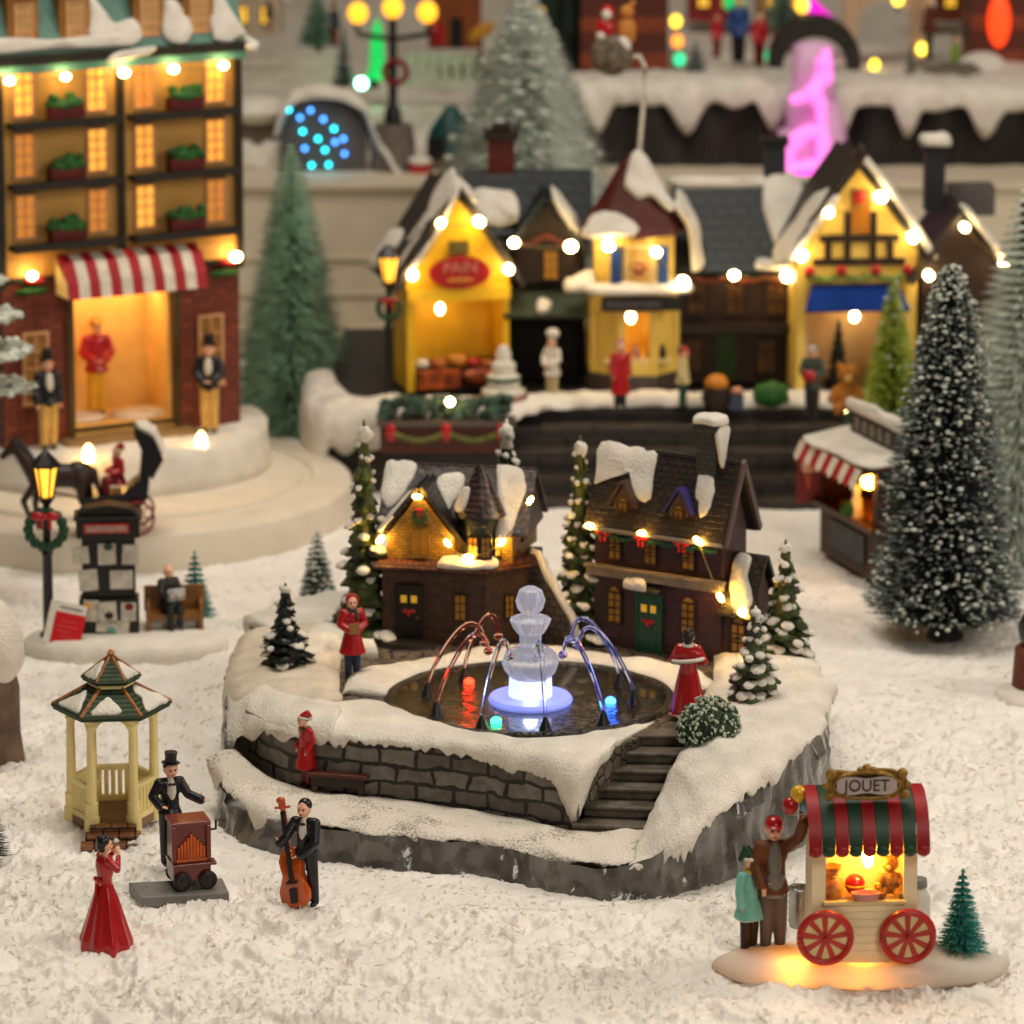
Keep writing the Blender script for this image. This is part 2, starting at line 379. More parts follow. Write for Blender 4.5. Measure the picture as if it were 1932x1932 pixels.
def prims_body(p):
    b = MB(); hs = p['hs']; hd = p['head']
    b.cap(p['hip'], p['hip'].lerp(p['chest'], .5), .072, .066); b.ell(p['chest'], (.09, .058, .1)); b.cap(p['sa'], p['sb'], .034, .034)
    b.cap(p['neck'], hd-V((0, 0, .045)), .027, .025)
    b.ell(hd, (.05*hs, .058*hs, .068*hs), 16, 12); b.ell(hd+V((0, -.018, -.034))*hs, (.036*hs, .038*hs, .03*hs))
    b.cap(hd+V((0, -.056, -.004))*hs, hd+V((0, -.066, -.016))*hs, .007*hs, .011*hs, 8)
    b.cap(hd+V((-.036, -.046, .02))*hs, hd+V((-.012, -.054, .019))*hs, .007*hs, .006*hs, 6); b.cap(hd+V((.036, -.046, .02))*hs, hd+V((.012, -.054, .019))*hs, .007*hs, .006*hs, 6)
    b.ell(hd+V((-.026, -.045, -.02))*hs, .014*hs, 8, 6); b.ell(hd+V((.026, -.045, -.02))*hs, .014*hs, 8, 6)
    for s in (-1, 1): b.ell(hd+V((s*.051, .004, -.006))*hs, (.01*hs, .016*hs, .02*hs), 8, 6)
    for k in 'ab':
        b.cap(p['h'+k], p['k'+k], .05, .036); b.cap(p['k'+k], p['f'+k], .034, .022)
        b.ell(p['f'+k]+V((0, -.03, -.02)), (.024, .055, .022))
        b.cap(p['s'+k], p['e'+k], .031, .025); b.cap(p['e'+k], p['w'+k], .025, .018)
        dr = p.get('d'+k, p['w'+k]-p['e'+k]); fingers(b, p['w'+k], dr, 1 if k == 'a' else -1)
    return b
def g_coat(p, inf=.014, hem=.42, flare=.1, sleeve=.92, wr=.006, open_=False):
    b = MB(); c = p['chest']; h = p['hip']
    b.ell(c, (.09+inf, .058+inf, .1+inf*.5)); b.cap(p['sa'], p['sb'], .034+inf, .034+inf); b.cap(c-V((0, 0, .05)), h, .07+inf, .074+inf)
    if hem < h.z: b.cyl(h+V((0, 0, .02)), V((h.x, h.y, hem)), .078+inf, flare+inf, 20)
    for k in 'ab':
        e = p['e'+k]; w = p['w'+k]
        b.cap(p['s'+k], e, .032+inf, .028+inf*.9); b.cap(e, e.lerp(w, sleeve), .028+inf*.9, .022+inf+wr)
    return b
def g_legs(p, inf=.008, r=(.056, .046, .034), to=1.0):
    b = MB()
    for k in 'ab':
        b.cap(p['h'+k], p['k'+k], r[0]+inf, r[1]+inf); b.cap(p['k'+k], p['k'+k].lerp(p['f'+k], to), r[1]+inf, r[2]+inf)
    return b
def g_shoes(p, boot=.0):
    b = MB()
    for k in 'ab':
        f = p['f'+k]; b.ell(f+V((0, -.028, -.02)), (.03, .062, .028)); b.cap(f, f+V((0, 0, boot)), .032, .034)
    return b
def g_skirt(p, prof, rip=.05, k=9, sy=.85):
    b = MB(); prof = [(p0[0]+(p1[0]-p0[0])*j/4, p0[1]+(p1[1]-p0[1])*j/4) for p0, p1 in zip(prof, prof[1:]) for j in range(4)]+[prof[-1]]; b.lathe(prof, 96, (0, 0, 0), 0, rip, k, sy, 0, lambda z: max(0, (prof[-1][1]-z)/prof[-1][1])); return b
def g_hair(p, style='short'):
    b = MB(); hs = p['hs']; h = p['head']
    b.ell(h+V((0, .018, .026))*hs, (.058*hs, .058*hs, .058*hs), 14, 10)
    if style == 'bun': b.ell(h+V((0, .045, .06))*hs, .03*hs); b.ell(h+V((0, .03, -.01))*hs, (.05*hs, .045*hs, .055*hs)); b.ell(h+V((0, -.028, .06))*hs, (.035*hs, .02*hs, .02*hs))
    if style == 'long': b.ell(h+V((0, .03, -.05))*hs, (.055*hs, .04*hs, .08*hs))
    if style == 'beard': b.ell(h+V((0, -.04, -.06))*hs, (.04*hs, .03*hs, .045*hs)); b.ell(h+V((-.03, -.02, -.04))*hs, .022*hs); b.ell(h+V((.03, -.02, -.04))*hs, .022*hs)
    return b
def hat_top(p, tilt=0):
    b = MB(); hs = p['hs']; h = p['head']
    b.M = Matrix.Translation(h+V((0, .006, .038))*hs) @ Matrix.Rotation(tilt, 4, 'Y')
    b.lathe([(0, .004), (.085, .012), (.088, .018), (.056, .016), (.054, .06), (.06, .115), (.056, .12), (0, .121)], 24); return b
def hat_cap(p):
    b = MB(); hs = p['hs']; h = p['head']
    b.ell(h+V((0, .004, .03))*hs, (.058*hs, .064*hs, .052*hs), 16, 10); b.ell(h+V((0, -.055, .022))*hs, (.045*hs, .035*hs, .009*hs)); return b
def hat_santa(p):
    b = MB(); hs = p['hs']; h = p['head']
    b.cap(h+V((0, .01, .04))*hs, h+V((.02, .045, .085))*hs, .05*hs, .034*hs); b.cap(h+V((.02, .045, .085))*hs, h+V((.045, .075, .05))*hs, .034*hs, .018*hs); return b
def hat_trim(p):
    b = MB(); hs = p['hs']; h = p['head']
    b.M = Matrix.Translation(h+V((0, .006, .03))*hs) @ Matrix.Rotation(-.25, 4, 'X')
    b.torus((0, 0, 0), .053*hs, .014*hs, 'Z', 20, 8); b.ell(V((.045, .07, .0))*hs, .02*hs); return b
def hat_bonnet(p):
    b = MB(); hs = p['hs']; h = p['head']
    b.ell(h+V((0, .02, .018))*hs, (.062*hs, .06*hs, .062*hs), 16, 10); b.M = Matrix.Translation(h+V((0, -.012, .018))*hs) @ Matrix.Rotation(.15, 4, 'X'); b.torus((0, 0, 0), .058*hs, .012*hs, 'Y', 20, 8); return b
def person(label, loc, h, yaw, p, layers, group=None, face=True, vox=.0085, lean=0):
    """one continuous body mesh; clothes, hair and hats are its children"""
    def grow(b): b.v = [(x*h, y*h, z*h) for (x, y, z) in b.v]; return b
    o = obj('person', grow(prims_body(p)), SKIN, remesh=vox*h); o.location = loc; o.rotation_euler = (0, lean, yaw)
    tag(o, label, 'person', group)
    for it in layers:
        nm, b, m = it[:3]; rm = it[3] if len(it) > 3 else 1
        if nm in ('shoes', 'boots'):
            grow(b)
            for c in (b.ch[:4], b.ch[4:]):
                q = MB(); v0, v1, f0, f1 = c[0][0], c[-1][0]+c[-1][1], c[0][2], c[-1][2]+c[-1][3]
                q.v = b.v[v0:v1]; q.f = [tuple(i-v0 for i in f) for f in b.f[f0:f1]]; q.mi = b.mi[f0:f1]; obj(nm[:-1], q, m, o, remesh=vox*h*1.05)
            continue
        obj(nm, grow(b), m, o, ang=(40 if 'hat' in nm or 'book' in nm else 0), remesh=(vox*h*1.05 if rm else 0))
    if face:
        hs = p['hs']; hd = p['head']
        for s in (-1, 1):
            e = MB(); e.ell(hd+V((s*.019, -.054, .004))*hs, (.0075*hs, .006*hs, .009*hs), 8, 6); obj('eye', grow(e), EYE, o)
        e = MB(); e.ell(hd+V((0, -.058, -.038))*hs, (.014*hs, .006*hs, .005*hs), 8, 6); obj('mouth', grow(e), LIP, o)
    return o

# ------------------------------------------------------------------ trees
NEED = mt('needle_dark', '#0d1d1c', .6, .25, 12, 0)
NEEDT = mt('needle_teal', '#17877a', .45, .25, 12, 0)
NEEDG = mt('needle_green', '#649c74', .6, .3, 6, 0)
FROST = mt('frost', '#cfd3c6', .7, .12, 10, 0)
FROSTG = mt('pale_frost', '#dde6d8', .7, .15, 6, 0)
FROSTM = mt('mint_frost', '#c4dcc6', .7, .2, 6, 0)
GREYF = mt('grey_frost', '#7d8a86', .7, .2, 6, 0)
TRUNK = mt('tree_wire', '#1b1712', .6, .2, 20, .2)
def needles(arr, r):
    """arr: list of (p, q) ; thin three-sided spikes as numpy arrays"""
    a = np.array([p for p, q in arr]); b = np.array([q for p, q in arr]); n = len(a)
    d = b-a; d /= np.linalg.norm(d, axis=1)[:, None]+1e-9
    s = np.cross(d, np.array([0, 0, 1.0])+np.random.RandomState(1).rand(n, 3)*.1); s /= np.linalg.norm(s, axis=1)[:, None]+1e-9; u = np.cross(d, s)
    vs = np.concatenate([a+s*r, a-s*r*.5+u*r*.87, a-s*r*.5-u*r*.87, b], 0)
    i = np.arange(n); fs = np.concatenate([np.stack([i, i+n, i+3*n], 1), np.stack([i+n, i+2*n, i+3*n], 1), np.stack([i+2*n, i, i+3*n], 1)], 0)
    return vs, fs
def np_mesh(name, vs, fs, m, mi=None):
    me = bpy.data.meshes.new(name); k = fs.shape[1]; nf = len(fs)
    me.vertices.add(len(vs)); me.vertices.foreach_set('co', np.ascontiguousarray(vs, dtype=np.float32).ravel())
    me.loops.add(nf*k); me.loops.foreach_set('vertex_index', np.ascontiguousarray(fs, dtype=np.int32).ravel())
    me.polygons.add(nf); me.polygons.foreach_set('loop_start', np.arange(0, nf*k, k, dtype=np.int32)); me.polygons.foreach_set('loop_total', np.full(nf, k, dtype=np.int32))
    me.materials.append(m); me.update(calc_edges=True)
    if mi is not None: me.polygons.foreach_set('material_index', mi)
    me.validate(); return me
def brush_tree(label, loc, h, r, n=3000, m=NEED, mf=FROST, frost=.55, fr=.25, flecks=0, nr=.006, group=None, z0=.04, up=.25, name='brush_tree', seed=0, wire=.02, lean=0, rows=None, pw=.85, fs=.012, tip=.06):
    rnd = random.Random(seed+11); o = thing(name, label, 'tree', loc, 0, group); o.rotation_euler = (0, lean, 0)
    b = MB(); b.cyl((0, 0, -.03), (0, 0, h*.97), wire, wire*.5, 8); b.cyl((0, 0, -.02), (0, 0, h*.03), r*.25, r*.2, 14); obj('trunk', b, TRUNK, o)
    A, B = [], []; fl = MB(); rows = rows or int(h/.045)
    for i in range(n):
        t = rnd.random()**1.25
        z = z0+(h-z0)*t
        z = round((z+.02*rnd.random())*rows/h)*h/rows+rnd.gauss(0, .004)       # twisted rows of bristles
        t = min(1, max(0, (z-z0)/(h-z0)))
        a = rnd.uniform(0, 2*pi); L = (r*(1-t)**pw+r*tip)*rnd.uniform(.72, 1.08)*(1+.12*noise.noise(V((3*cos(a), 3*sin(a), z*2+seed))))
        zz = up*L*rnd.uniform(.3, 1.1); d = V((cos(a), sin(a), 0))
        p = V((0, 0, z)); q = p+d*L+V((0, 0, zz))
        if rnd.random() < frost:
            mid = p.lerp(q, 1-fr*rnd.uniform(.5, 1.5)); A.append((p, mid+(mid-p)*.15)); B.append((mid, q+(q-mid)*.1))
        else: A.append((p, q))
        if rnd.random() < flecks:
            k = rnd.uniform(.8, 1.02); c = p.lerp(q, k); s = fs*rnd.uniform(.5, 1.7)
            fl.ell(c, (s*rnd.uniform(.7, 1.5), s*rnd.uniform(.7, 1.5), s*rnd.uniform(.5, .9)), 6, 4)
    parts = [needles(A, nr)+(0,)]
    if B: parts.append(needles(B, nr*.9)+(1,))
    if fl.v: parts.append((np.array(fl.v), np.array([(f[0], f[i], f[i+1]) for f in fl.f for i in range(1, len(f)-1)]), 2))
    V_, F_, M_, k = [], [], [], 0
    for v_, f_, mi in parts: V_.append(v_); F_.append(f_+k); M_.append(np.full(len(f_), mi, dtype=np.int32)); k += len(v_)
    me = np_mesh('crown', np.concatenate(V_), np.concatenate(F_), m, np.concatenate(M_)); me.materials.append(mf); me.materials.append(FROST)
    c = bpy.data.objects.new('crown', me); link(c, o)
    return o
LEAF = mt('resin_leaf', '#22351a', .4, .45, 7, .4, bs=25, col2='#55652a')
LEAFD = mt('resin_leaf_dark', '#10201a', .4, .4, 7, .4, bs=25)
def resin_tree(label, loc, h, r, tiers=9, m=LEAF, snow=.6, seed=0, group=None, name='fir_tree', top=True):
    rnd = random.Random(seed+5); o = thing(name, label, 'tree', loc, rnd.uniform(0, 6), group)
    b = MB(); b.cyl((0, 0, -.04), (0, 0, h*.9), r*.14, r*.04, 8); obj('trunk', b, DBROWN, o)
    b = MB(); b.lathe([(0, h*.03), (r*.55, h*.04), (r*.42, h*.35), (r*.26, h*.65), (r*.1, h*.9), (0, h*.98)], 12)
    def lump(c, rx, ry, rz, M):
        k = len(b.v); b.ell(c, (rx, ry, rz), 9, 6, M, 1)
        for i in range(k, len(b.v)):
            q = V(b.v[i]); b.v[i] = tuple(q+V((1, 1, .6))*noise.noise(q*38)*rz*.55)
    for k in range(tiers):
        t = k/(tiers-1); z = h*(.06+.86*t); rr = r*(1-.84*t)*(1+.12*sin(k*5+seed)); n = max(5, int(10-5*t)); ht = h/tiers
        for j in range(n):
            a = 2*pi*(j+.5*(k % 2))/n+rnd.uniform(-.25, .25); L = rr*rnd.uniform(.82, 1.25); d = V((cos(a), sin(a), 0)); zz = z+rnd.uniform(-.15, .15)*ht
            tipz = zz-ht*rnd.uniform(.3, .7); side = V((-sin(a), cos(a), 0)); w_ = L*.36+.01; md = d*L*.6
            b.add([md+side*w_+V((0, 0, zz-ht*.25)), md-side*w_+V((0, 0, zz-ht*.25)), d*L+V((0, 0, tipz)), V((0, 0, zz+ht*.45)), md+V((0, 0, zz+ht*.16)), md+V((0, 0, zz-ht*.5)), V((0, 0, zz-ht*.3)), md*1.3+side*w_*.85+V((0, 0, tipz+ht*.02)), md*1.3-side*w_*.85+V((0, 0, tipz+ht*.02))],
                  [(3,0,4),(3,4,1),(4,0,7),(4,7,2),(4,2,8),(4,8,1),(5,0,6),(5,6,1),(5,7,0),(5,2,7),(5,8,2),(5,1,8),(3,6,0),(3,1,6)])
            if rnd.random() < snow:
                f = rnd.uniform(.6, .98); c = d*L*f+V((0, 0, zz+ht*.2-(zz-tipz)*max(0, f-.5)*1.9)); q = rnd.uniform(.6, 1.3)
                lump(c, (L*.17+.012)*q, (w_*.5+.008)*q, ht*.11+.008, Matrix.Rotation(a, 3, 'Z') @ Matrix.Rotation(.5, 3, 'Y'))
                if rnd.random() < .5: lump(c-d*L*.12+side*w_*.4*rnd.choice((-1, 1))+V((0, 0, .01)), (L*.1+.01)*q, (w_*.3+.008)*q, ht*.08+.006, Matrix.Rotation(a, 3, 'Z') @ Matrix.Rotation(.5, 3, 'Y'))
    if top: lump((0, 0, h*.93), r*.16+.008, r*.16+.008, h*.045, Matrix.Identity(3)); b.cyl((0, 0, h*.85), (0, 0, h), r*.18, .006, 8, 1 if snow > .9 else 0)
    obj('crown', b, [m, SNOW], o, ang=0)
    return o
def bulbs(o, pts, wire=True, r=.022, m=None, sag=.03, ln=1.9, dirs=None):
    """string of lights: wire and bulbs as parts of o; pts are world points"""
    iw = wm(o).inverted(); pts = [iw @ V(p) for p in pts]
    if wire:
        b = MB(); q = []
        for i in range(len(pts)-1):
            for k in range(8):
                t = k/8; q.append(pts[i].lerp(pts[i+1], t)-V((0, 0, sag*sin(pi*t)))+V((0, -.015, .0)))
        q.append(pts[-1]); b.tube(q, .006, 5); obj('wire', b, WIRE, o)
    for i, p in enumerate(pts):
        b = MB(); vr = .85+.3*((i*37+len(pts)*11) % 10)/10; d = (pts[min(i+1, len(pts)-1)]-pts[max(i-1, 0)]) if len(pts) > 1 else V((1, 0, 0))
        if ln == 1: b.ell(p+V((0, -.02, 0)), r*vr, 10, 7)
        else: b.ell(p+V((0, -.025, 0)), (r*vr, r*vr, r*ln*vr), 10, 7, d.to_track_quat('Z', 'Y').to_matrix())
        obj('bulb', b, m or BULB, o)
def strip(label, pts, cat='string lights', group=None, **k):
    o = thing('string_lights', label, cat, pts[0], 0, group); bulbs(o, pts, **k); return o
# ------------------------------------------------------------------ the setting: snow ground, stage behind
def vnoise(x, y, seed=0):
    xi = np.floor(x).astype(np.int64); yi = np.floor(y).astype(np.int64); xf = x-xi; yf = y-yi
    def hsh(a, b):
        h = (a*374761393+b*668265263+seed*974711) & 0x7fffffff; h = ((h ^ (h >> 13))*1274126177) & 0x7fffffff
        return ((h ^ (h >> 16)) & 0xffff)/65535.0
    u = xf*xf*xf*(xf*(xf*6-15)+10); v = yf*yf*yf*(yf*(yf*6-15)+10)
    return (hsh(xi, yi)*(1-u)+hsh(xi+1, yi)*u)*(1-v)+(hsh(xi, yi+1)*(1-u)+hsh(xi+1, yi+1)*u)*v
def fbm(x, y, o, seed=0, ridged=False):
    s = 0; a = 1; t = 0
    for k in range(o):
        n = vnoise(x*2**k+k*17.3, y*2**k-k*9.1, seed+k)
        if ridged: n = 1-abs(2*n-1)
        s = s+a*n; t += a; a *= .55
    return s/t
def gheight(x, y):
    lo = (fbm(x*.55, y*.55, 2, 3)-.5)*.14
    w = fbm(x*2+5, y*2, 2, 40)
    wx = x+.25*(fbm(x*4, y*4, 2, 60)-.5); wy = y+.25*(fbm(x*4+9, y*4, 2, 70)-.5)
    md = (fbm(wx*2.3, wy*3.0, 4, 9, True)-.55)*.17
    hi = (fbm(wx*11, wy*15, 3, 21, True)-.5)*.055
    fade = np.clip((34-y)/5, .35, 1)
    h = lo*.6+(md*.95+hi*(0.7+w))*fade-.035
    k = np.clip((np.sqrt(((x-.1)/2.75)**2+((y-28.9)/2.7)**2)-.85)/.2, 0, 1); k = k*k*(3-2*k)          # the heavy base presses the snow flat
    return h*k+(1-k)*(-.05+hi*.35)
def build_ground():
    nr, nc = 760, 860
    py = 2080-(2080-640)*np.linspace(0, 1, nr)**1.0
    el = PT+np.arctan((py-YC)/F); Y = CH/np.tan(el)
    u = np.linspace(-1.5, 1.5, nc)
    X = (u[None, :]*966/F)*(Y[:, None]*cos(PT)+CH*sin(PT)); YY = np.repeat(Y[:, None], nc, 1)
    Z = gheight(X, YY)
    vs = np.stack([X.ravel(), YY.ravel(), Z.ravel()], 1)
    i = np.arange(nr*nc).reshape(nr, nc)
    fs = np.stack([i[:-1, :-1].ravel(), i[:-1, 1:].ravel(), i[1:, 1:].ravel(), i[1:, :-1].ravel()], 1)
    me = np_mesh('ground', vs, fs, SNOWG); me.shade_smooth()
    o = bpy.data.objects.new('ground', me); COL.objects.link(o); o['kind'] = 'structure'; o['label'] = 'crumpled warm white artificial snow over the table'
    # shredded flakes lying on the snow
    rs = np.random.RandomState(4); n = 13000
    py = rs.uniform(1000, 2020, n); el = PT+np.arctan((py-YC)/F); y = CH/np.tan(el)
    x = rs.uniform(-1.25, 1.25, n)*966/F*(y*cos(PT)+CH*sin(PT)); z = gheight(x, y)
    dn = fbm(x*1.6, y*1.6, 2, 90); keep = rs.rand(n) < np.clip((dn-.42)*3, .06, 1); x, y, z = x[keep], y[keep], z[keep]; n = len(x)
    s = rs.uniform(.01, .034, n)*np.where(rs.rand(n) < .08, 1.6, 1)
    a = rs.normal(size=(n, 3)); a[:, 2] *= .25; a /= np.linalg.norm(a, axis=1)[:, None]
    b = np.cross(a, rs.normal(size=(n, 3))); b /= np.linalg.norm(b, axis=1)[:, None]; c = np.cross(a, b)
    ctr = np.stack([x, y, z+s*.05], 1); S_ = s[:, None]; r = lambda: rs.uniform(.5, 1.1, (n, 1))
    v0 = ctr-a*S_*r()-b*S_*.3; v1 = ctr+b*S_*.45*r()+c*S_*.25*r(); v2 = ctr+a*S_*r()+c*S_*.15; v3 = ctr-b*S_*.5*r()+c*S_*.3*r()
    vs = np.concatenate([v0, v1, v2, v3], 0); i = np.arange(n)
    fs = np.concatenate([np.stack([i, i+n, i+3*n], 1), np.stack([i+n, i+2*n, i+3*n], 1)], 0)
    # long thin shreds
    m2 = 20000; py = rs.uniform(1080, 2020, m2); el = PT+np.arctan((py-YC)/F); y = CH/np.tan(el); x = rs.uniform(-1.2, 1.2, m2)*966/F*(y*cos(PT)+CH*sin(PT)); z = gheight(x, y)
    kp = rs.rand(m2) < np.clip((fbm(x*1.9+7, y*1.9, 2, 95)-.3)*2.4, .08, 1); x, y, z = x[kp], y[kp], z[kp]; m2 = len(x)
    d = rs.normal(size=(m2, 3)); d[:, 2] = np.abs(d[:, 2])*.5; d /= np.linalg.norm(d, axis=1)[:, None]; u = np.cross(d, rs.normal(size=(m2, 3))); u /= np.linalg.norm(u, axis=1)[:, None]
    L = rs.uniform(.025, .085, (m2, 1)); wd = rs.uniform(.004, .011, (m2, 1)); o_ = np.stack([x, y, z], 1)-d*L*.35; bend = np.cross(d, u)*L*rs.uniform(-.25, .25, (m2, 1))
    q = [o_-u*wd, o_+u*wd, o_+d*L*.5+bend+u*wd*1.2, o_+d*L*.5+bend-u*wd*1.2, o_+d*L]
    k0 = len(vs); j = np.arange(m2)+k0; vs = np.concatenate([vs]+q, 0)
    fs = np.concatenate([fs, np.stack([j, j+m2, j+2*m2], 1), np.stack([j, j+2*m2, j+3*m2], 1), np.stack([j+3*m2, j+2*m2, j+4*m2], 1)], 0)
    o = bpy.data.objects.new('snow_flakes', np_mesh('snow_flakes', vs, fs, FLAKE)); COL.objects.link(o); o['kind'] = 'stuff'; o['label'] = 'shredded white plastic snow flakes on the ground'; 
FLAKE, nt, pb = new_mat('flake'); pb.inputs['Base Color'].default_value = (.84, .8, .74, 1); pb.inputs['Roughness'].default_value = .4
tl = nt.nodes.new('ShaderNodeBsdfTranslucent'); tl.inputs[0].default_value = (.9, .86, .8, 1); ms = nt.nodes.new('ShaderNodeMixShader'); ms.inputs[0].default_value = .5
nt.links.new(pb.outputs[0], ms.inputs[1]); nt.links.new(tl.outputs[0], ms.inputs[2]); nt.links.new(ms.outputs[0], nt.nodes['Material Output'].inputs[0])
build_ground()
b = MB(); b.bx(-14, 14, 23, 60, -.4, -.25); o = obj('table', b, WHITE); o['kind'] = 'structure'

STG = 1.82
b = MB(); b.bx(-9, 9, 44, 46.2, -.2, STG-.06); b.bx(-9, 9, 43.93, 46.2, STG-.06, STG); b.bx(-9, 9, 43.96, 44.0, 1.0, 1.05); b.bx(-9, 9, 43.96, 44, .62, .66); b.bx(-9, 9, 43.9, 44, -.1, .3)
o = obj('display_stage', b, mt('stage_board', '#d9ccb2', .55, .05, 3, .05), bevel=.01); tag(o, 'long cream painted stage front with ledges behind the shops', 'stage')
# ground of the upper tier
def tier():
    nx, ny = 150, 60; xs = np.linspace(-9, 9, nx); ys = np.linspace(45.2, 64, ny); X, Y = np.meshgrid(xs, ys)
    Z = np.where(X > .55, 2.66, 2.1+.03*(Y-45)) + (fbm(X*.9, Y*.9, 3, 5)-.5)*.22
    Z = np.where((X <= .55), np.minimum(Z, 2.75), Z)
    i = np.arange(nx*ny).reshape(ny, nx); fs = np.stack([i[:-1, :-1].ravel(), i[:-1, 1:].ravel(), i[1:, 1:].ravel(), i[1:, :-1].ravel()], 1)
    me = np_mesh('terrain', np.stack([X.ravel(), Y.ravel(), Z.ravel()], 1), fs, SNOW); me.shade_smooth()
    o = bpy.data.objects.new('terrain', me); COL.objects.link(o); o['kind'] = 'structure'; o['label'] = 'snowy upper tier of the display'
tier()
b = MB(); b.bx(-16, 16, 64, 64.3, -1, 12); o = obj('wall', b, mt('back_wall', '#b39d7c', .8, .1, .6, 0)); o['kind'] = 'structure'

# ------------------------------------------------------------------ fountain base
DZ = .6
base = thing('fountain_village', 'large rocky snow covered base with stone wall and steps around the lit pool', 'village base', (.1, 29, 0))
PW = wm(base)
fr = [(412,1540,.16),(480,1585,.17),(600,1612,.18),(770,1632,.18),(910,1640,.17),(1010,1665,.17),(1160,1688,.17),(1250,1682,.27),(1390,1642,.5),(1480,1600,.6),(1545,1555,.66),(1562,1490,.68)]
OUT = [P(a, c, 0) for a, c, z in fr]; OZ = [z for a, c, z in fr]
OUT += [P(1568, 1482, 0), V((2.27, 29.1, 0)), V((2.26, 29.6, 0)), V((2.1, 30.8, 0)), V((1.5, 31.6, 0)), V((-1.2, 31.7, 0)), V((-1.95, 30.9, 0)), V((-2.1, 29.9, 0)), V((-2.05, 29.0, 0))]; OZ += [.69, .69, .68, .66, .62, .62, .62, .62, .45]
def loop_spline(pts, zs, k):
    out = []; n = len(pts)
    for i in range(n):
        for j in range(k):
            u = j/k; f = lambda a, b2, c, d: .5*((2*b2)+(c-a)*u+(2*a-5*b2+4*c-d)*u*u+(3*b2-a-3*c+d)*u**3)
            q = [pts[(i+t-1) % n] for t in range(4)]; h = [zs[(i+t-1) % n] for t in range(4)]
            out.append((f(*q), f(*h)))
    return out
lp = loop_spline(OUT, OZ, 22); vs = []; fs = []; rows = 9; n = len(lp); ctr = V((.1, 29.3, 0))
for (p, h) in lp:
    d = (p-ctr).normalized()
    for j in range(rows):
        t = j/(rows-1); z = -.12+(h+.05)*t+.06*t
        q = p+V((0, 0, z)); w_ = abs(noise.noise(q*3.1))+.5*abs(noise.noise(V((q.x*8, q.y*8, q.z*2.5))))
        vs.append(q-d*(.05*t+.12*w_*min(1, t*2+.2)-.04)*(1 if j else .2))
for i in range(n):
    for j in range(rows-1): fs.append((i*rows+j, ((i+1) % n)*rows+j, ((i+1) % n)*rows+j+1, i*rows+j+1))
b = MB(); b.add(vs, fs); obj('rock_side', b, ROCK, base, True, ang=28)
# wall line, steps
WL = [V((-1.86, 28.85, 0)), V((-1.62, 28.45, 0)), V((-1.34, 28.25, 0)), V((-.9, 28.11, 0)), V((-.35, 27.92, 0)), V((.1, 27.68, 0)), V((.46, 27.46, 0))]
sp = spline(WL, 60); vs = []; fs = []
for i, p in enumerate(sp):
    for j in range(9):
        z = .1+.49*j/8; k = .012*noise.noise(V((p.x*9, p.y*9, z*9))); vs.append(p+V((-.02*j/8+k*.5, .04*j/8+k, z)))
for i in range(59):
    for j in range(8): fs.append((i*9+j, (i+1)*9+j, (i+1)*9+j+1, i*9+j+1))
b = MB(); b.add(vs, fs)
obj('stone_wall', b, brick('stone_blocks', '#7a736b', '#4a443d', '#1c1814', .25, .115, 'x', .42, .9, .12, .5, .08), base, True)
# the cobbled deck behind the wall
dk = [p+V((.0, .09, 0)) for p in sp]+[V((.95, 28.3, 0)), V((1.3, 28.36, 0)), V((1.6, 28.9, 0)), V((1.95, 29.6, 0)), V((1.9, 30.6, 0)), V((1.4, 31.4, 0)), V((-1.1, 31.4, 0)), V((-1.8, 30.8, 0)), V((-1.95, 29.6, 0))]
b = MB(); b.ext([p+V((0, 0, .3)) for p in dk], (0, 0, DZ-.3)); obj('cobbled_deck', b, cobble('cobble', '#14110e', '#8a7c68', 10), base, True, smooth=False)
# steps
b = MB(); e0, e1, t0, t1 = V((.4, 27.45, 0)), V((.93, 27.38, 0)), V((.9, 28.36, 0)), V((1.3, 28.36, 0))
for k in range(6):
    u0, u1 = k/6, 1
    a, c = e0.lerp(t0, u0), e1.lerp(t1, u0); q = [a, c, e1.lerp(t1, 1), e0.lerp(t0, 1)]
    z0 = .14+k*.078; b.ext([p+V((0, 0, z0 if k else 0)) for p in q], (0, 0, .078 if k else .215))
    b.ext([a+V((0, -.018, z0+.052)), c+V((0, -.018, z0+.052)), c+V((0, .03, z0+.052)), a+V((0, .03, z0+.052))], (0, 0, .032))
obj('steps', b, mt('step_stone', '#5f574b', .55, .35, 7, .8, bs=18), base, True, ang=30, bevel=.012)
DIRTY = mt('worn_snow_paint', '#e0d8ca', .7, .0, 5, .7, 40)
nt = DIRTY.node_tree; pb = nt.nodes['Principled BSDF']; tc = nt.nodes.new('ShaderNodeTexCoord'); n1 = nt.nodes.new('ShaderNodeTexNoise'); n1.inputs['Scale'].default_value = 55; n1.inputs['Detail'].default_value = 3
n2 = nt.nodes.new('ShaderNodeTexNoise'); n2.inputs['Scale'].default_value = 3.5
for q in (n1, n2): nt.links.new(tc.outputs['Object'], q.inputs['Vector'])
ad = nt.nodes.new('ShaderNodeMath'); ad.operation = 'MULTIPLY_ADD'; nt.links.new(n2.outputs[0], ad.inputs[0]); ad.inputs[1].default_value = .75; nt.links.new(n1.outputs[0], ad.inputs[2])
mr = nt.nodes.new('ShaderNodeMapRange'); mr.inputs[1].default_value = .93; mr.inputs[2].default_value = 1.12; nt.links.new(ad.outputs[0], mr.inputs[0])
mx = nt.nodes.new('ShaderNodeMix'); mx.data_type = 'RGBA'; mx.inputs[6].default_value = (*hx('#e0d8ca'), 1); mx.inputs[7].default_value = (*hx('#8a8274'), 1); nt.links.new(mr.outputs[0], mx.inputs[0]); nt.links.new(mx.outputs[2], pb.inputs['Base Color'])
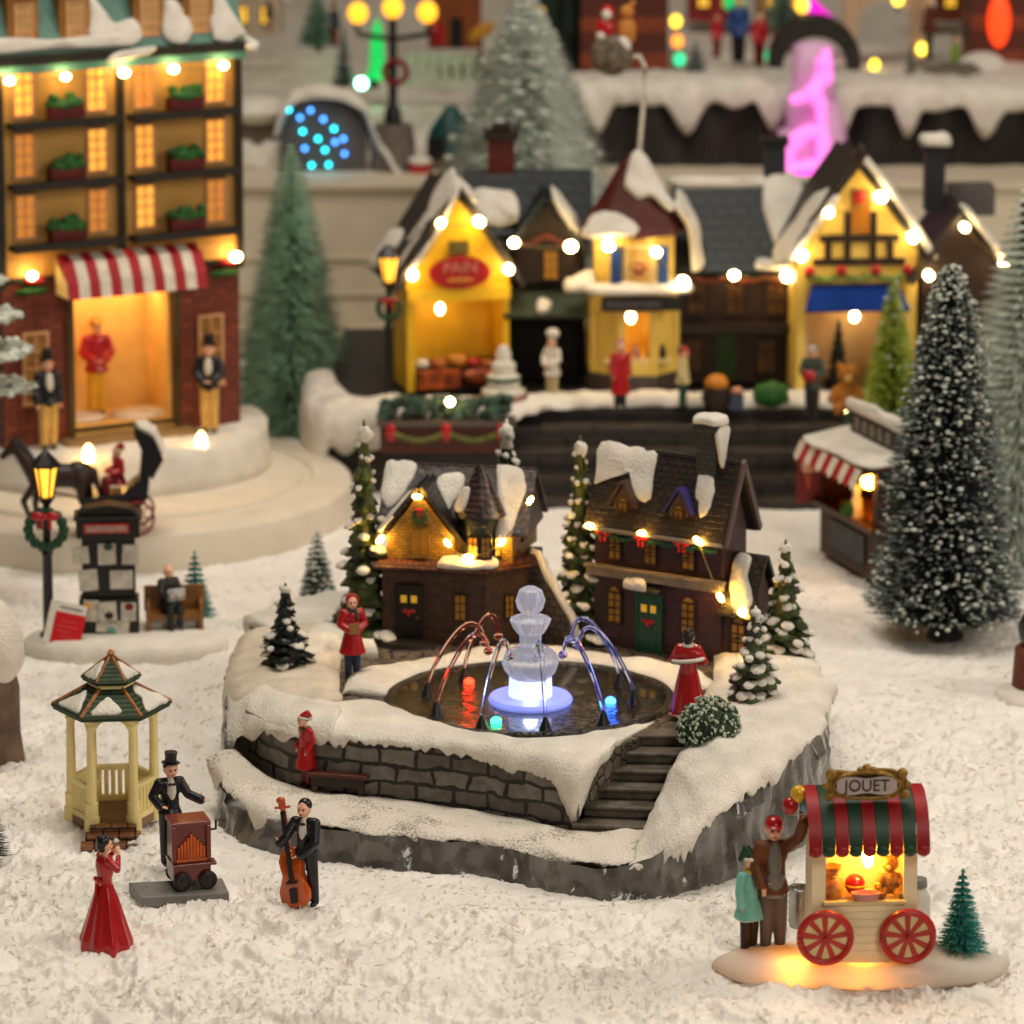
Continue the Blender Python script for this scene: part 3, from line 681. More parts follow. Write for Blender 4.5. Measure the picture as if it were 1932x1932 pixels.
# snow: terrace, wall top, left bank, right bank, ring round the pool
b = MB()
inner = [V((-1.95, 28.75, .34)), V((-1.7, 28.42, .24)), V((-1.34, 28.22, .2)), V((-.9, 28.09, .19)), V((-.35, 27.89, .18)), V((.1, 27.65, .17)), V((.46, 27.43, .17)), V((.9, 27.36, .2))]
outer = [P(a, c, 0)+V((0, 0, z)) for a, c, z in ((398,1510,.3),(470,1572,.2),(600,1600,.18),(770,1622,.17),(910,1630,.16),(1010,1652,.16),(1150,1672,.16),(1235,1668,.22))]
ribbon(b, inner, outer, lambda s, p: -.0+.19*max(0, sin(s*34+1.8*sin(s*11)))**1.3*(.5+abs(noise.noise(V((s*9, 4, 1)))))+.05*abs(noise.noise(V((s*60, 1, 2)))), .03, 260, .016); obj('terrace_snow', b, DIRTY, base, True, ang=0)
b = MB()
inner = [P(560,1352,DZ), P(600,1336,DZ), P(700,1322,DZ), P(800,1358,DZ), P(900,1386,DZ), P(1000,1394,DZ), P(1120,1386,DZ), P(1235,1362,DZ)]
outer = [V((-1.7, 28.55, DZ-.02)), V((-1.5, 28.36, DZ)), V((-1.1, 28.2, DZ)), V((-.7, 28.08, DZ)), V((-.3, 27.94, DZ)), V((.1, 27.72, DZ)), V((.46, 27.5, DZ)), V((.74, 28.0, DZ+.02))]
tong = drip_default(.015, .075, 9, 5)
ribbon(b, inner, outer, lambda s, p: tong(s, p)+.34*math.exp(-((s-.84)/.045)**2)+(.08*math.exp(-((s-.7)/.1)**2)), .05, 220, .014, taper=True); obj('wall_top_snow', b, SNOW, base, True, ang=0)
b = MB()
inner = [V((-1.2, 30.8, .64)), V((-1.25, 30.2, .64)), P(640,1300,.63), P(645,1318,.62), P(628,1326,.62)]
outer = [V((-2.0, 30.6, .62)), V((-2.06, 29.8, .6)), V((-1.98, 29.25, .58)), V((-1.75, 28.98, .58)), V((-1.42, 28.72, .6))]
ribbon(b, inner, outer, lambda s, p: .42*(1-max(0, (s-.75)/.25)**2*.8)+.03*noise.noise(V((s*20, 0, 0))), .08, 120, .02); obj('ice_bank', b, ICE, base, True, ang=0)
b = MB()
inner = [V((.9, 27.36, .2)), V((1.0, 27.62, .36)), V((1.14, 27.95, .54)), V((1.32, 28.3, .66)), V((1.4, 28.6, .66)), V((1.35, 29.0, .63)), V((1.45, 29.5, .63)), V((1.5, 30.4, .63))]
outer = [P(a, c, 0)+V((0, 0, z)) for a, c, z in ((1190,1680,.15),(1262,1676,.27),(1330,1660,.40),(1400,1636,.53),(1485,1594,.64),(1543,1552,.68),(1560,1492,.70),(1566,1478,.70))]+[V((2.2, 29.3, .69)), V((2.15, 30.6, .66))]
d1 = drip_default(.0, .13, 10, 11)
ribbon(b, inner, outer, d1, .065, 240, .026); obj('bank_snow', b, SNOW, base, True, ang=0)
PC = V((.13, 29.1, DZ)); PX, PYR = .985, .87
b = MB(); aa = [R(t) for t in (8, 35, 65, 95, 125, 150, 176)]
inner = [PC+V((cos(a)*PX*1.04, sin(a)*PYR*1.05, .0)) for a in aa]
outer = [PC+V((cos(a)*PX*(1.3+.14*sin(a*3)), sin(a)*PYR*(1.42+.1*sin(a*5)), .01)) for a in aa]
ribbon(b, inner, outer, lambda s, p: .0, .045, 120, .014); obj('pool_ring_snow', b, SNOW, base, True, ang=0)
b = MB()
inner = [V((-1.25, 31.3, .62)), V((-1.2, 30.7, .62)), P(600,1262,.62), P(650,1225,.62), P(700, 1222, .62)]; outer = [V((-2, 30.9, .6)), V((-1.7, 30.5, .62)), P(560,1262,.62), P(640,1240,.62), P(712, 1235,.62)]
ribbon(b, outer, inner, lambda s, p: .01, .09, 60, .02); obj('corner_snow', b, SNOW, base, True, ang=0)
b = MB()
ribbon(b, [V((1.95, 30.4, .64)), V((1.3, 31.2, .63)), V((-1.0, 31.3, .63)), V((-1.75, 30.6, .63))], [V((2.2, 30.6, .7)), V((1.55, 31.55, .7)), V((-1.25, 31.65, .68)), V((-2.0, 30.9, .68))], lambda s, p: .1, .06, 60, .02); obj('back_snow', b, SNOW, base, True, ang=0)
b = MB()
ribbon(b, [V((-2.05, 29.6, .56)), V((-1.8, 29.3, .61)), V((-1.45, 28.98, .62)), V((-1.2, 28.85, .61))], [V((-2.02, 28.92, .36)), V((-1.82, 28.72, .5)), V((-1.55, 28.4, .59)), V((-1.25, 28.24, .6))], lambda s, p: .05+.04*sin(s*23), .085, 60, .02); obj('corner_bank', b, SNOW, base, True, ang=0)
# pool
b = MB(); b.lathe([(0, -.02), (.98, -.02), (.985, .012), (0, .014)], 72, (0, 0, 0), sy=PYR/PX); m, nt, pb = new_mat('pool_water'); MATS['pool_water'] = m
pb.inputs['Base Color'].default_value = (.012, .010, .010, 1); pb.inputs['Roughness'].default_value = .08; pb.inputs['Coat Weight'].default_value = .6
tc = nt.nodes.new('ShaderNodeTexCoord'); nz = nt.nodes.new('ShaderNodeTexNoise'); nz.inputs['Scale'].default_value = 9; nz.inputs['Detail'].default_value = 6; nz.inputs['Distortion'].default_value = 1.5
nt.links.new(tc.outputs['Object'], nz.inputs['Vector']); bp = nt.nodes.new('ShaderNodeBump'); bp.inputs['Strength'].default_value = .9; bp.inputs['Distance'].default_value = .03
nt.links.new(nz.outputs[0], bp.inputs['Height']); nt.links.new(bp.outputs[0], pb.inputs['Normal'])
o = obj('pool_water', b, m, base); o.matrix_parent_inverse = PW.inverted(); o.location = PC
b = MB(); nseg = 90; vs = []; fs = []
for i in range(nseg):
    a = 2*pi*i/nseg; k = .02*noise.noise(V((cos(a)*4, sin(a)*4, 1)))
    for j in range(6):
        t = 2*pi*j/6; rr = .04; vs.append((cos(a)*(PX+.015+rr*cos(t)+k), sin(a)*(PYR+.015+rr*cos(t)+k), rr*.8*sin(t)))
for i in range(nseg):
    for j in range(6): fs.append((i*6+j, i*6+(j+1) % 6, ((i+1) % nseg)*6+(j+1) % 6, ((i+1) % nseg)*6+j))
b.add(vs, [f[::-1] for f in fs]); o = obj('pool_rim', b, cobble('rim_stone', '#0e0c0a', '#463e35', 14), base, ang=0); o.matrix_parent_inverse = PW.inverted(); o.location = PC

# ------------------------------------------------------------------ the lit fountain
fo = thing('fountain', 'clear plastic tiered fountain glowing blue in the dark pool', 'fountain', PC+V((0, -.1, .012)))
m, nt, pb = new_mat('frosted_plastic'); MATS['frosted_plastic'] = m
pb.inputs['Base Color'].default_value = (.93, .92, .95, 1); pb.inputs['Roughness'].default_value = .22; pb.inputs['Transmission Weight'].default_value = .8; pb.inputs['Subsurface Weight'].default_value = .3; pb.inputs['Subsurface Scale'].default_value = .12; pb.inputs['Emission Color'].default_value = (.72, .76, 1, 1); pb.inputs['Emission Strength'].default_value = .13; pb.inputs['IOR'].default_value = 1.3  # faint lavender emission stands for the LED glow inside the plastic
nz = nt.nodes.new('ShaderNodeTexNoise'); nz.inputs['Scale'].default_value = 22; bp = nt.nodes.new('ShaderNodeBump'); bp.inputs['Strength'].default_value = .12; nt.links.new(nz.outputs[0], bp.inputs['Height']); nt.links.new(bp.outputs[0], pb.inputs['Normal'])
FP = m
b = MB(); b.lathe([(0, 0), (.29, 0), (.3, .02), (.285, .045), (.16, .05), (0, .051)], 40)
obj('lit_disc', b, glow('blue_disc', '#8a94f2', .8), fo)
b = MB(); b.lathe([(.0, .052), (.155, .052), (.15, .18), (.0, .181)], 32); obj('lower_drum', b, glow('blue_drum', '#c4d2ff', 1.5), fo)
b = MB(); b.ell((.0, -.154, .1), (.05, .012, .06)); obj('led', b, glow('led_white', '#cfdcff', 12), fo)
b = MB(); b.lathe([(0, .182), (.14, .182), (.18, .23), (.2, .29), (.175, .36), (.11, .4), (.08, .41), (0, .412)], 64, rip=.025, k=16); obj('globe', b, FP, fo)
b = MB(); b.lathe([(0, .413), (.075, .413), (.08, .5), (0, .501)], 24); obj('neck', b, FP, fo)
b = MB(); b.lathe([(0, .502), (.09, .502), (.12, .55), (.142, .6), (.13, .612), (.1, .6), (.06, .63), (0, .632)], 64, rip=.05, k=16); obj('bowl', b, FP, fo)
b = MB(); b.lathe([(0, .634), (.045, .634), (.085, .68), (.1, .74), (.075, .815), (.03, .84), (0, .842)], 48, rip=.07, k=12); obj('finial', b, FP, fo)
def jetmat(n, c, e='#ffffff', es=0):
    m, nt, pb = new_mat(n); MATS[n] = m; pb.inputs['Base Color'].default_value = (*hx(c), 1); pb.inputs['Roughness'].default_value = .05; pb.inputs['Transmission Weight'].default_value = 1; pb.inputs['IOR'].default_value = 1.22; pb.inputs['Emission Color'].default_value = (*hx(e), 1); pb.inputs['Emission Strength'].default_value = es
    nz = nt.nodes.new('ShaderNodeTexNoise'); nz.inputs['Scale'].default_value = 40; bp = nt.nodes.new('ShaderNodeBump'); bp.inputs['Strength'].default_value = .2; nt.links.new(nz.outputs[0], bp.inputs['Height']); nt.links.new(bp.outputs[0], pb.inputs['Normal'])
    return m
JC, JR, JB = jetmat('clear_jet', '#fbfaff'), jetmat('red_lit_jet', '#ffd8cc', '#ff3a20', .02), jetmat('blue_lit_jet', '#f4f6ff', '#3060ff', .05)  # clear plastic; LED light is put into the red and blue tint and emission
NZ = mt('nozzle', '#12100f', .35, .2, 20, .2)
jets = [(-.80, .18, JR), (-.72, -.40, JR), (-.37, -.80, JC), (.11, -.86, JC), (.55, -.66, JB), (.8, -.06, JB), (.7, .45, JB), (-.52, .62, JR)]
for (jx, jy, jm) in jets:
    p0 = V((jx*PX*.93, jy*PYR*.95, 0)); d = V((-p0.x, -p0.y, 0)).normalized(); R0 = V((p0.x, p0.y, 0)).length
    b = MB(); b.cyl(p0, p0+V((0, 0, .1)), .05, .012, 12); obj('nozzle', b, NZ, fo)
    L = R0-.34; pts = []
    for k in range(18):
        t = k/17; x = L*(1-(1-t)**1.5); z = .09+.46*sin(pi*min(1, t*.78))**.8
        pts.append(p0+d*x*1.02+V((0, 0, z)))
    b = MB(); b.tube(pts, [.012+.007*sin(pi*k/17) for k in range(18)], 8); b.ell(pts[-1], (.035, .035, .03), 8, 6); obj('water_jet', b, jm, fo)
for (lx, ly, lm, nm) in ((885, 1290, glow('red_led', '#ff2a14', 9), 'red_led'), (936, 1364, glow('green_led', '#2dff9a', 8), 'green_led'), (1152, 1326, glow('blue_led', '#2a6bff', 14), 'blue_led')):
    p = P(lx, ly, DZ+.01)-fo.location; b = MB(); b.ell((p.x, p.y, .012), (.038, .038, .03), 12, 8); obj(nm, b, lm, fo)
# ------------------------------------------------------------------ brick houses of the fountain village
BRK = brick('old_brick', '#5a3a28', '#43291c', '#21150e', .062, .024, 'xy', .5, .7)
BRKP = brick('plum_brick', '#4d2a2a', '#3a1f24', '#1c1113', .06, .024, 'xy', .45, .7)
BRKY = brick('ochre_brick', '#a8852c', '#8f6d20', '#4a340e', .062, .026, 'xy', .45, .7)
TILE = brick('roof_tile', '#4a332b', '#38251f', '#150d0a', .07, .045, 'x', .4, .9, .18)
TILEX = brick('brown_slate', '#2c211c', '#231a16', '#0d0907', .08, .05, 'x', .45, .9, .18)
TILED = brick('dark_tile', '#332a22', '#281f19', '#0d0a08', .075, .042, 'x', .4, .9, .18)
TURT = brick('turret_tile', '#54342e', '#3f2622', '#150c0a', .05, .045, 'ang', .35, .9, .2)
PANE = glow('dim_pane', '#a5741c', .05)
PANEL = glow('lit_pane', '#ffc23c', .9)
def window(par, c, w_, h, m=PANE, fm=DBROWN, arch=False, ax='x', name='window', n=(2, 3), t=.012):
    """frame with bars, pane as its part; facing -y (ax x) or +x (ax y)"""
    b = MB(); x0, x1, z0, z1 = -w_/2, w_/2, -h/2, h/2; f = w_*.12
    b.bx(x0-f, x0, -t, t*.5, z0-f, z1+f); b.bx(x1, x1+f, -t, t*.5, z0-f, z1+f); b.bx(x0, x1, -t, t*.5, z1, z1+f); b.bx(x0-f*1.4, x1+f*1.4, -t*1.6, t*.5, z0-f*1.3, z0)
    for i in range(1, n[0]): x = x0+w_*i/n[0]; b.bx(x-f*.28, x+f*.28, -t*.8, t*.3, z0, z1)
    for i in range(1, n[1]): z = z0+h*i/n[1]; b.bx(x0, x1, -t*.75, t*.25, z-f*.28, z+f*.28)
    if arch: b.lathe([(w_*.5+f, 0), (w_*.5+f, .001)], 3)
    o = obj(name, b, fm, par, smooth=False); o.location = c; o.rotation_euler = (0, 0, 0 if ax == 'x' else pi/2)
    b = MB(); b.bx(x0, x1, 0, t*.4, z0, z1)
    if arch: b.ext([(x0, 0, z1), (x0+w_*.2, 0, z1+w_*.32), (0, 0, z1+w_*.45), (x1-w_*.2, 0, z1+w_*.32), (x1, 0, z1)], (0, t*.4, 0))
    obj('pane', b, m, o, smooth=False); return o
def wreath(par, c, r, bow=True, m=GREEN, ax='Y', name='wreath'):
    b = MB()
    for i in range(14):
        a = 2*pi*i/14; b.ell((r*cos(a), 0, r*sin(a)), (r*.32, r*.28, r*.32), 7, 5)
    o = obj(name, b, m, par); o.location = c
    if bow:
        b = MB(); b.ell((-r*.4, -r*.25, r*.8), (r*.42, r*.2, r*.28), 8, 6); b.ell((r*.4, -r*.25, r*.8), (r*.42, r*.2, r*.28), 8, 6); b.ell((0, -r*.32, r*.8), r*.18, 8, 6)
        b.box((-r*.25, -r*.2, r*.35), (r*.2, r*.1, r*.6)); b.box((r*.25, -r*.2, r*.35), (r*.2, r*.1, r*.6)); obj('bow', b, RED, o)
    return o
def door(par, c, w_, h, m, glass=PANEL, wr=True):
    b = MB(); b.bx(-w_/2, w_/2, -.015, .01, 0, h); b.bx(-w_/2-.02, -w_/2, -.025, .01, 0, h+.02); b.bx(w_/2, w_/2+.02, -.025, .01, 0, h+.02); b.bx(-w_/2, w_/2, -.025, .01, h, h+.02)
    b.bx(-w_*.36, w_*.36, -.02, -.015, h*.08, h*.42)
    o = obj('door', b, m, par, smooth=False, bevel=.004); o.location = c
    for s in (-1, 1):
        b = MB(); b.box((s*w_*.22, -.016, h*.78), (w_*.26, .006, h*.13)); obj('door_pane', b, glass, o, smooth=False)
    if wr:
        b = MB(); b.ell((-.03, -.022, h*.56), (.03, .012, .018), 8, 6); b.ell((.03, -.022, h*.56), (.03, .012, .018), 8, 6); b.ell((0, -.026, h*.52), (.02, .012, .03), 8, 6); obj('bow', b, RED, o)
    b = MB(); b.ell((w_*.38, -.022, h*.45), .009, 8, 6); obj('handle', b, GOLD, o)
    return o
PD = glow('door_light', '#d8a82e', .4)

# --- house with turret, left
hl = thing('brick_house', 'small brown brick house with a round turret, lit gable and dark front door', 'house', V((-.45, 30.5, DZ)), R(-11)); hl.scale = (.88, .9, .95)
b = MB()
gp = [(-.6, .0, 0), (.3, 0, 0), (.62, .3, 0), (.62, .85, 0), (-.6, .85, 0)]
b.ext(gp, (0, 0, .62)); obj('ground_floor', b, BRK, hl, smooth=False, bevel=.006)
b = MB(); b.ext([(-.58, .12, .66), (.5, .12, .66), (.56, .9, .66), (-.58, .9, .66)], (0, 0, .26)); b.gabley(-.56, .02, .02, .6, .66, .86, 1.2); obj('upper_wall', b, BRKY, hl, smooth=False)
b = MB()     # skirt roof of red tiles round the ground floor
def skirt(a, c, a2, c2, z0, z1): b.slab((a[0], a[1], z0), (c[0], c[1], z0), (c2[0], c2[1], z1), (a2[0], a2[1], z1), .03)
skirt((-.66, -.07), (.32, -.07), (-.6, .14), (.3, .14), .6, .7); skirt((.32, -.07), (.69, .27), (.3, .14), (.5, .3), .6, .7)
for k in range(3): b.tube([(-.66+.02*k, -.065+k*.06, .612+k*.03), (.32-.01*k, -.065+k*.06, .612+k*.03)], .012, 6)
obj('skirt_roof', b, brick('red_tile', '#7a4a34', '#5d3625', '#1d120c', .05, .04, 'x', .35, .8), hl, smooth=False)
b = MB(); ze, zr = .92, 1.3
b.slab((-.66, .08, ze-.05), (.64, .08, ze-.05), (.64, .5, zr), (-.66, .5, zr), .035); b.slab((.64, .5, zr), (.64, .98, ze-.05), (-.66, .98, ze-.05), (-.66, .5, zr), .035)
b.ext([(.58, .06, .84), (.58, .94, .84), (.58, .5, 1.28)], (.03, 0, 0)); b.ext([(-.6, .06, .84), (-.6, .94, .84), (-.6, .5, 1.28)], (.03, 0, 0))
b.tube([(-.66, .5, zr+.02), (.64, .5, zr+.02)], .025, 8)
rf = obj('roof', b, TILE, hl, smooth=False)
b = MB(); b.slab((-.64, -.03, .81), (-.64, .6, .81), (-.27, .6, 1.25), (-.27, -.03, 1.25), -.035); b.slab((-.27, -.03, 1.25), (-.27, .6, 1.25), (.1, .6, .81), (.1, -.03, .81), -.035)
obj('gable_roof', b, TILED, hl, smooth=False)
tc_ = V((.22, .14, 0))
b = MB(); b.lathe([(.0, .64), (.175, .64), (.19, .68), (.165, .7), (.165, 1.02), (.2, 1.04), (.0, 1.045)], 16, tc_); tu = obj('turret', b, brick('turret_wall', '#27322c', '#1f2924', '#10130f', .05, .03, 'x', .4, .4), hl, ang=30)
for a in (-62, -100, -20):
    q = V((tc_.x+.168*cos(R(a)), tc_.y+.168*sin(R(a)), .8)); wd = window(tu, q, .075, .16, PANEL if a == -20 else PANE, BLACK, n=(2, 3), t=.01); wd.rotation_euler = (0, 0, R(a+90))
b = MB(); b.lathe([(0, 1.035), (.225, 1.035), (.2, 1.075), (.1, 1.29), (.045, 1.4), (.02, 1.43), (0, 1.432)], 24, tc_, rip=.03, k=12); obj('turret_roof', b, TURT, hl, ang=30)
window(hl, (-.27, .01, .82), .14, .2, PANE, BRKY, n=(2, 1)); wreath(hl, (-.27, -.005, 1.04), .055)
door(hl, (-.36, -.012, .02), .2, .44, mt('black_door', '#120d0a', .35, .1, 9, .1), PD)
window(hl, (.08, -.012, .31), .09, .2, PANE, DBROWN, n=(2, 3)); wd = window(hl, (.47, .15, .3), .08, .17, PANE, DBROWN); wd.rotation_euler = (0, 0, R(43))
b = MB()    # modelled snow on roofs
nr_ = V((0, -.48, 1)).normalized()
def on(x, t): return V((x, .08+.42*t, .87+.43*t+.036))      # point of the front slope of the main roof
def snow_on(pts, t=.035): snow_patch(b, [on(*p) for p in pts], V((0, -.68, .72))*t)
snow_on([(-.66, .98), (-.48, 1.02), (-.4, .9), (-.46, .55), (-.56, .3), (-.66, .4)])
snow_on([(-.2, .8), (.02, .84), (.0, .5), (-.08, .2), (-.16, .45)])
snow_on([(.3, 1.0), (.48, 1.02), (.56, .7), (.53, .3), (.5, -.05), (.38, -.1), (.36, .3), (.33, .6)])
snow_patch(b, [(-.63, .0, .86), (-.46, -.02, 1.06), (-.38, .1, 1.16), (-.42, .4, 1.12), (-.6, .45, .9), (-.66, .25, .84)], V((-.75, 0, .66))*.035)
snow_patch(b, [tc_+V((-.17, -.13, 1.07)), tc_+V((-.1, -.15, 1.1)), tc_+V((-.06, -.1, 1.24)), tc_+V((-.12, -.07, 1.25)), tc_+V((-.19, -.06, 1.12))], V((-.5, -.6, .3))*.04)
snow_patch(b, [(-.1, -.08, .65), (.3, -.09, .65), (.42, .02, .66), (.3, .08, .71), (.05, .06, .71)], (0, -.01, .04))
split('roof_snow', b, SNOW, hl, ang=0)
b = MB(); b.ext([(.6, .3, 0), (1.02, .12, 0), (.98, .14, .2), (.86, .2, .36), (.76, .24, .5), (.66, .28, .68), (.6, .3, .7)], (.02, .09, 0)); sw_ = obj('side_wall', b, brick('side_stone', '#5a4a3e', '#483a30', '#1a130e', .1, .06, 'x', .5, .8), hl, smooth=False, bevel=.01); b = MB(); b.tube([(.63, .33, .72), (.68, .32, .7), (.78, .28, .52), (.88, .24, .38), (1.0, .18, .22), (1.06, .16, .02)], [.03, .04, .045, .04, .045, .03], 8); b.v = [tuple(V(q)+V((1, 1, 1))*.02*noise.noise(V(q)*14)) for q in b.v]; obj('wall_snow', b, SNOW, sw_, ang=0)
b = MB(); b.lathe([(0, -.02), (.26, -.02), (.24, .04), (0, .045)], 20, (-.36, -.1, 0), sy=.5); obj('doorstep', b, ROCKD, hl)
HLM = wm(hl)
def W(M, *p): return M @ V(p)
strip('lit string lights draped along the gable and turret of the turret house', [W(HLM, *p) for p in ((-.6, -.04, .84), (-.28, -.05, 1.2), (-.02, -.05, .84), (.16, -.07, .74), (.42, .06, .84), (.66, .08, 1.18))], r=.02, sag=.03)

# --- gabled house, right
hr = thing('brick_house', 'dark plum brick house with green door, dormers and a low side wing', 'house', P(1112, 1212, DZ)+V((.494, -.285, 0)), R(-30)); hr.scale = (.93, .9, 1)
b = MB(); b.gable(-.57, .57, 0, .44, 0, .96, 1.38); obj('wall', b, BRKP, hr, smooth=False, bevel=.005)
b = MB(); b.slab((-.62, -.07, .9), (.62, -.07, .9), (.62, .22, 1.43), (-.62, .22, 1.43), .035); b.slab((.62, .22, 1.43), (.62, .51, .9), (-.62, .51, .9), (-.62, .22, 1.43), .035); b.tube([(-.62, .22, 1.46), (.62, .22, 1.46)], .022, 8)
obj('roof', b, TILED, hr, smooth=False)
b = MB()
for y0, y1 in ((-.085, .22), (.525, .22)): b.slab((.615, y0, .9), (.615, y1, 1.46), (.65, y1, 1.46), (.65, y0, .9), .05)
obj('barge_board', b, mt('barge', '#5d4a44', .5), hr, smooth=False)
b = MB(); b.bx(-.6, .6, -.09, 0, .545, .6); b.bx(-.62, .62, -.1, -.02, .6, .625); obj('ledge', b, mt('ledge_stone', '#8a7b66', .5, .2), hr, smooth=False, bevel=.006)
b = MB(); b.box((.36, .2, 1.5), (.17, .15, .5)); b.box((.36, .2, 1.72), (.21, .19, .07)); ch = obj('chimney', b, brick('grey_brick', '#3b423e', '#2c3330', '#151816', .06, .04, 'xy', .5, .8), hr, smooth=False, bevel=.008)
b = MB(); snow_patch(b, [(.25, .1, 1.75), (.36, .09, 1.76), (.47, .1, 1.75), (.47, .3, 1.75), (.25, .3, 1.75)], (0, 0, .05)); snow_patch(b, [(.455, .1, 1.72), (.475, .12, 1.5), (.47, .2, 1.42), (.47, .28, 1.6), (.47, .28, 1.72)], (.03, -.01, 0)); split('chimney_snow', b, SNOW, ch, ang=0)
for i, (x, c) in enumerate(((-.3, mt('dormer_roof', '#4a342a', .4)), (.2, mt('violet_roof', '#332a66', .4, .2)))):
    b = MB(); b.gabley(x-.085, x+.085, -.02, .3, .98, 1.12, 1.24); d = obj('dormer', b, mt('dormer_wall', '#4d372e', .5), hr, smooth=False)
    b = MB(); b.slab((x-.12, -.05, 1.08), (x, -.05, 1.26), (x, .22, 1.26), (x-.12, .22, 1.08), .022); b.slab((x, -.05, 1.26), (x+.12, -.05, 1.08), (x+.12, .22, 1.08), (x, .22, 1.26), .022); obj('dormer_roof', b, c, d, smooth=False)
    window(d, (x, -.03, 1.06), .075, .1, PANE, DBROWN, True, n=(2, 2))
for x in (-.38, -.06, .28): window(hr, (x, -.012, .76), .1, .17, PANE, DBROWN, True, n=(2, 3))
for x in (-.38, .28): window(hr, (x, -.012, .3), .11, .22, PANE, DBROWN, True, n=(2, 4))
door(hr, (-.06, -.02, .0), .19, .43, mt('green_door', '#0f4a3a', .35, .15, 9, .1), PD)
b = MB(); b.slab((-.2, -.12, .47), (.08, -.12, .47), (.08, 0, .53), (-.2, 0, .53), .02); obj('porch_roof', b, TILED, hr, smooth=False)
b = MB()
def o2(x, t): return V((x, -.07+.29*t, .9+.53*t+.036))
def sn2(pts, t=.035): snow_patch(b, [o2(*p) for p in pts], V((0, -.8, .6))*t)
sn2([(-.6, 1.0), (-.3, 1.02), (-.12, .95), (-.08, .6), (-.1, .36), (-.2, .34), (-.25, .6), (-.36, .72), (-.48, .62), (-.6, .5)])
sn2([(.3, .8), (.4, .85), (.46, .6), (.44, .34), (.38, .25), (.34, .4), (.3, .5)], .04)
snow_patch(b, [(-.25, -.12, .5), (-.15, -.15, .5), (-.05, -.13, .5), (-.08, -.06, .55), (-.2, -.05, .55)], (0, -.01, .05))
split('roof_snow', b, SNOW, hr, ang=0)
b = MB(); b.gable(.57, .82, .03, .4, 0, .4, .74); wg = obj('side_wing', b, BRK, hr, smooth=False)
b = MB(); b.slab((.56, -.04, .36), (.87, -.04, .36), (.87, .215, .78), (.56, .215, .78), .03); b.slab((.87, .215, .78), (.87, .47, .36), (.56, .47, .36), (.56, .215, .78), .03); obj('wing_roof', b, TILED, wg, smooth=False)
b = MB(); o3 = lambda x, t: V((x, -.04+.255*t, .36+.42*t+.032)); snow_patch(b, [o3(*p) for p in ((.62, .9), (.74, .95), (.75, .6), (.82, .35), (.83, .04), (.74, -.02), (.66, .2), (.6, .55))], V((0, -.8, .6))*.04); obj('wing_snow', b, SNOW, wg, ang=0)
window(wg, (.71, .018, .2), .11, .2, PANE, DBROWN, True, n=(2, 3))
for x in (-.44, -.1, .26):
    b = MB()
    for s in (-1, 1): b.ell((x+s*.035, -.1, .885), (.04, .02, .028), 8, 6)
    b.box((x-.02, -.1, .85), (.018, .012, .07), .0); b.box((x+.02, -.1, .85), (.018, .012, .07)); obj('bow', b, RED, hr)
b = MB()
for k in range(60):
    x = -.55+1.1*k/59; b.ell((x, -.085, .875-.03*abs(sin(k*.31))), (.024, .02, .02), 6, 4)
obj('garland', b, GREEN, hr)
b = MB(); b.tube([(-.62, -.11, .905), (.62, -.11, .905)], .016, 6); obj('gutter', b, mt('gutter', '#8e8378', .4), hr)
HRM = wm(hr)
strip('lit string lights along the gutter of the green door house', [W(HRM, *p) for p in ((-.55, -.12, .93), (-.08, -.12, .93), (.42, -.12, .93), (.6, -.08, .52), (.78, -.06, .42))], r=.02, sag=.02)

# --- firs and bush of the fountain village
G2 = 'moulded firs of the fountain village'
resin_tree('tall green fir with snow lumps left of the turret house', V((-1.1, 30.75, DZ)), 1.66, .25, 13, LEAF, .6, 1, G2)
resin_tree('tall snowy fir left of the green door house', P(1094, 1203, DZ), 1.55, .24, 13, LEAF, .8, 2, G2)
resin_tree('fir topped with thick snow behind the turret house roof', V((-.04, 31.5, DZ)), 1.5, .3, 9, LEAFD, 1.0, 3, G2)
resin_tree('green snowy fir at the right corner beside the side wing', P(1480, 1256, DZ), .95, .23, 9, LEAF, .8, 4, G2)
resin_tree('small snow whitened fir on the right bank behind the bush', P(1424, 1336, DZ+.04), .74, .22, 8, mt('resin_leaf_snowy', '#4d5a3a', .5, .5, 8, .4), 1.0, 5, G2)
resin_tree('small dark fir with white snow lumps on the left bank', P(540, 1272, .62), 0.68, .225, 10, LEAFD, .5, 6, G2)
b = MB(); rb = P(1338, 1428, .5)
vs = []; 
b.ell((0, 0, .15), (.18, .15, .17), 18, 12); rnd = random.Random(6)
for i in range(620):
    u = rnd.uniform(-.35, 1); a = rnd.uniform(0, 2*pi); q = math.sqrt(1-u*u); d = V((q*cos(a), q*sin(a), u)); c = V((d.x*.19, d.y*.165, .15+d.z*.185))*rnd.uniform(.95, 1.06)
    b.ell(c, (rnd.uniform(.01, .02), rnd.uniform(.006, .012), rnd.uniform(.006, .01)), 6, 4, d.to_track_quat('Z', 'Y').to_matrix() @ Matrix.Rotation(rnd.uniform(0, 3), 3, 'Z'), 1 if rnd.random() < .52+.25*u else 0)
m = [mt('bush_green', '#2c4630', .55, .4, 14, .3), mt('bush_frost', '#b9c2ac', .7, .15, 12, .2)]
o = obj('bush', b, m, ang=0); o.location = rb; o.scale = (1.12, 1.1, 1.22); tag(o, 'rounded green bush netted with white snow beside the stone steps', 'bush')
brush_tree('dark frosted brush tree behind the small fir on the left bank', P(600, 1178, .05), .76, .19, 3200, NEED, GREYF, .6, .3, .25, .006, seed=21, fs=.01)

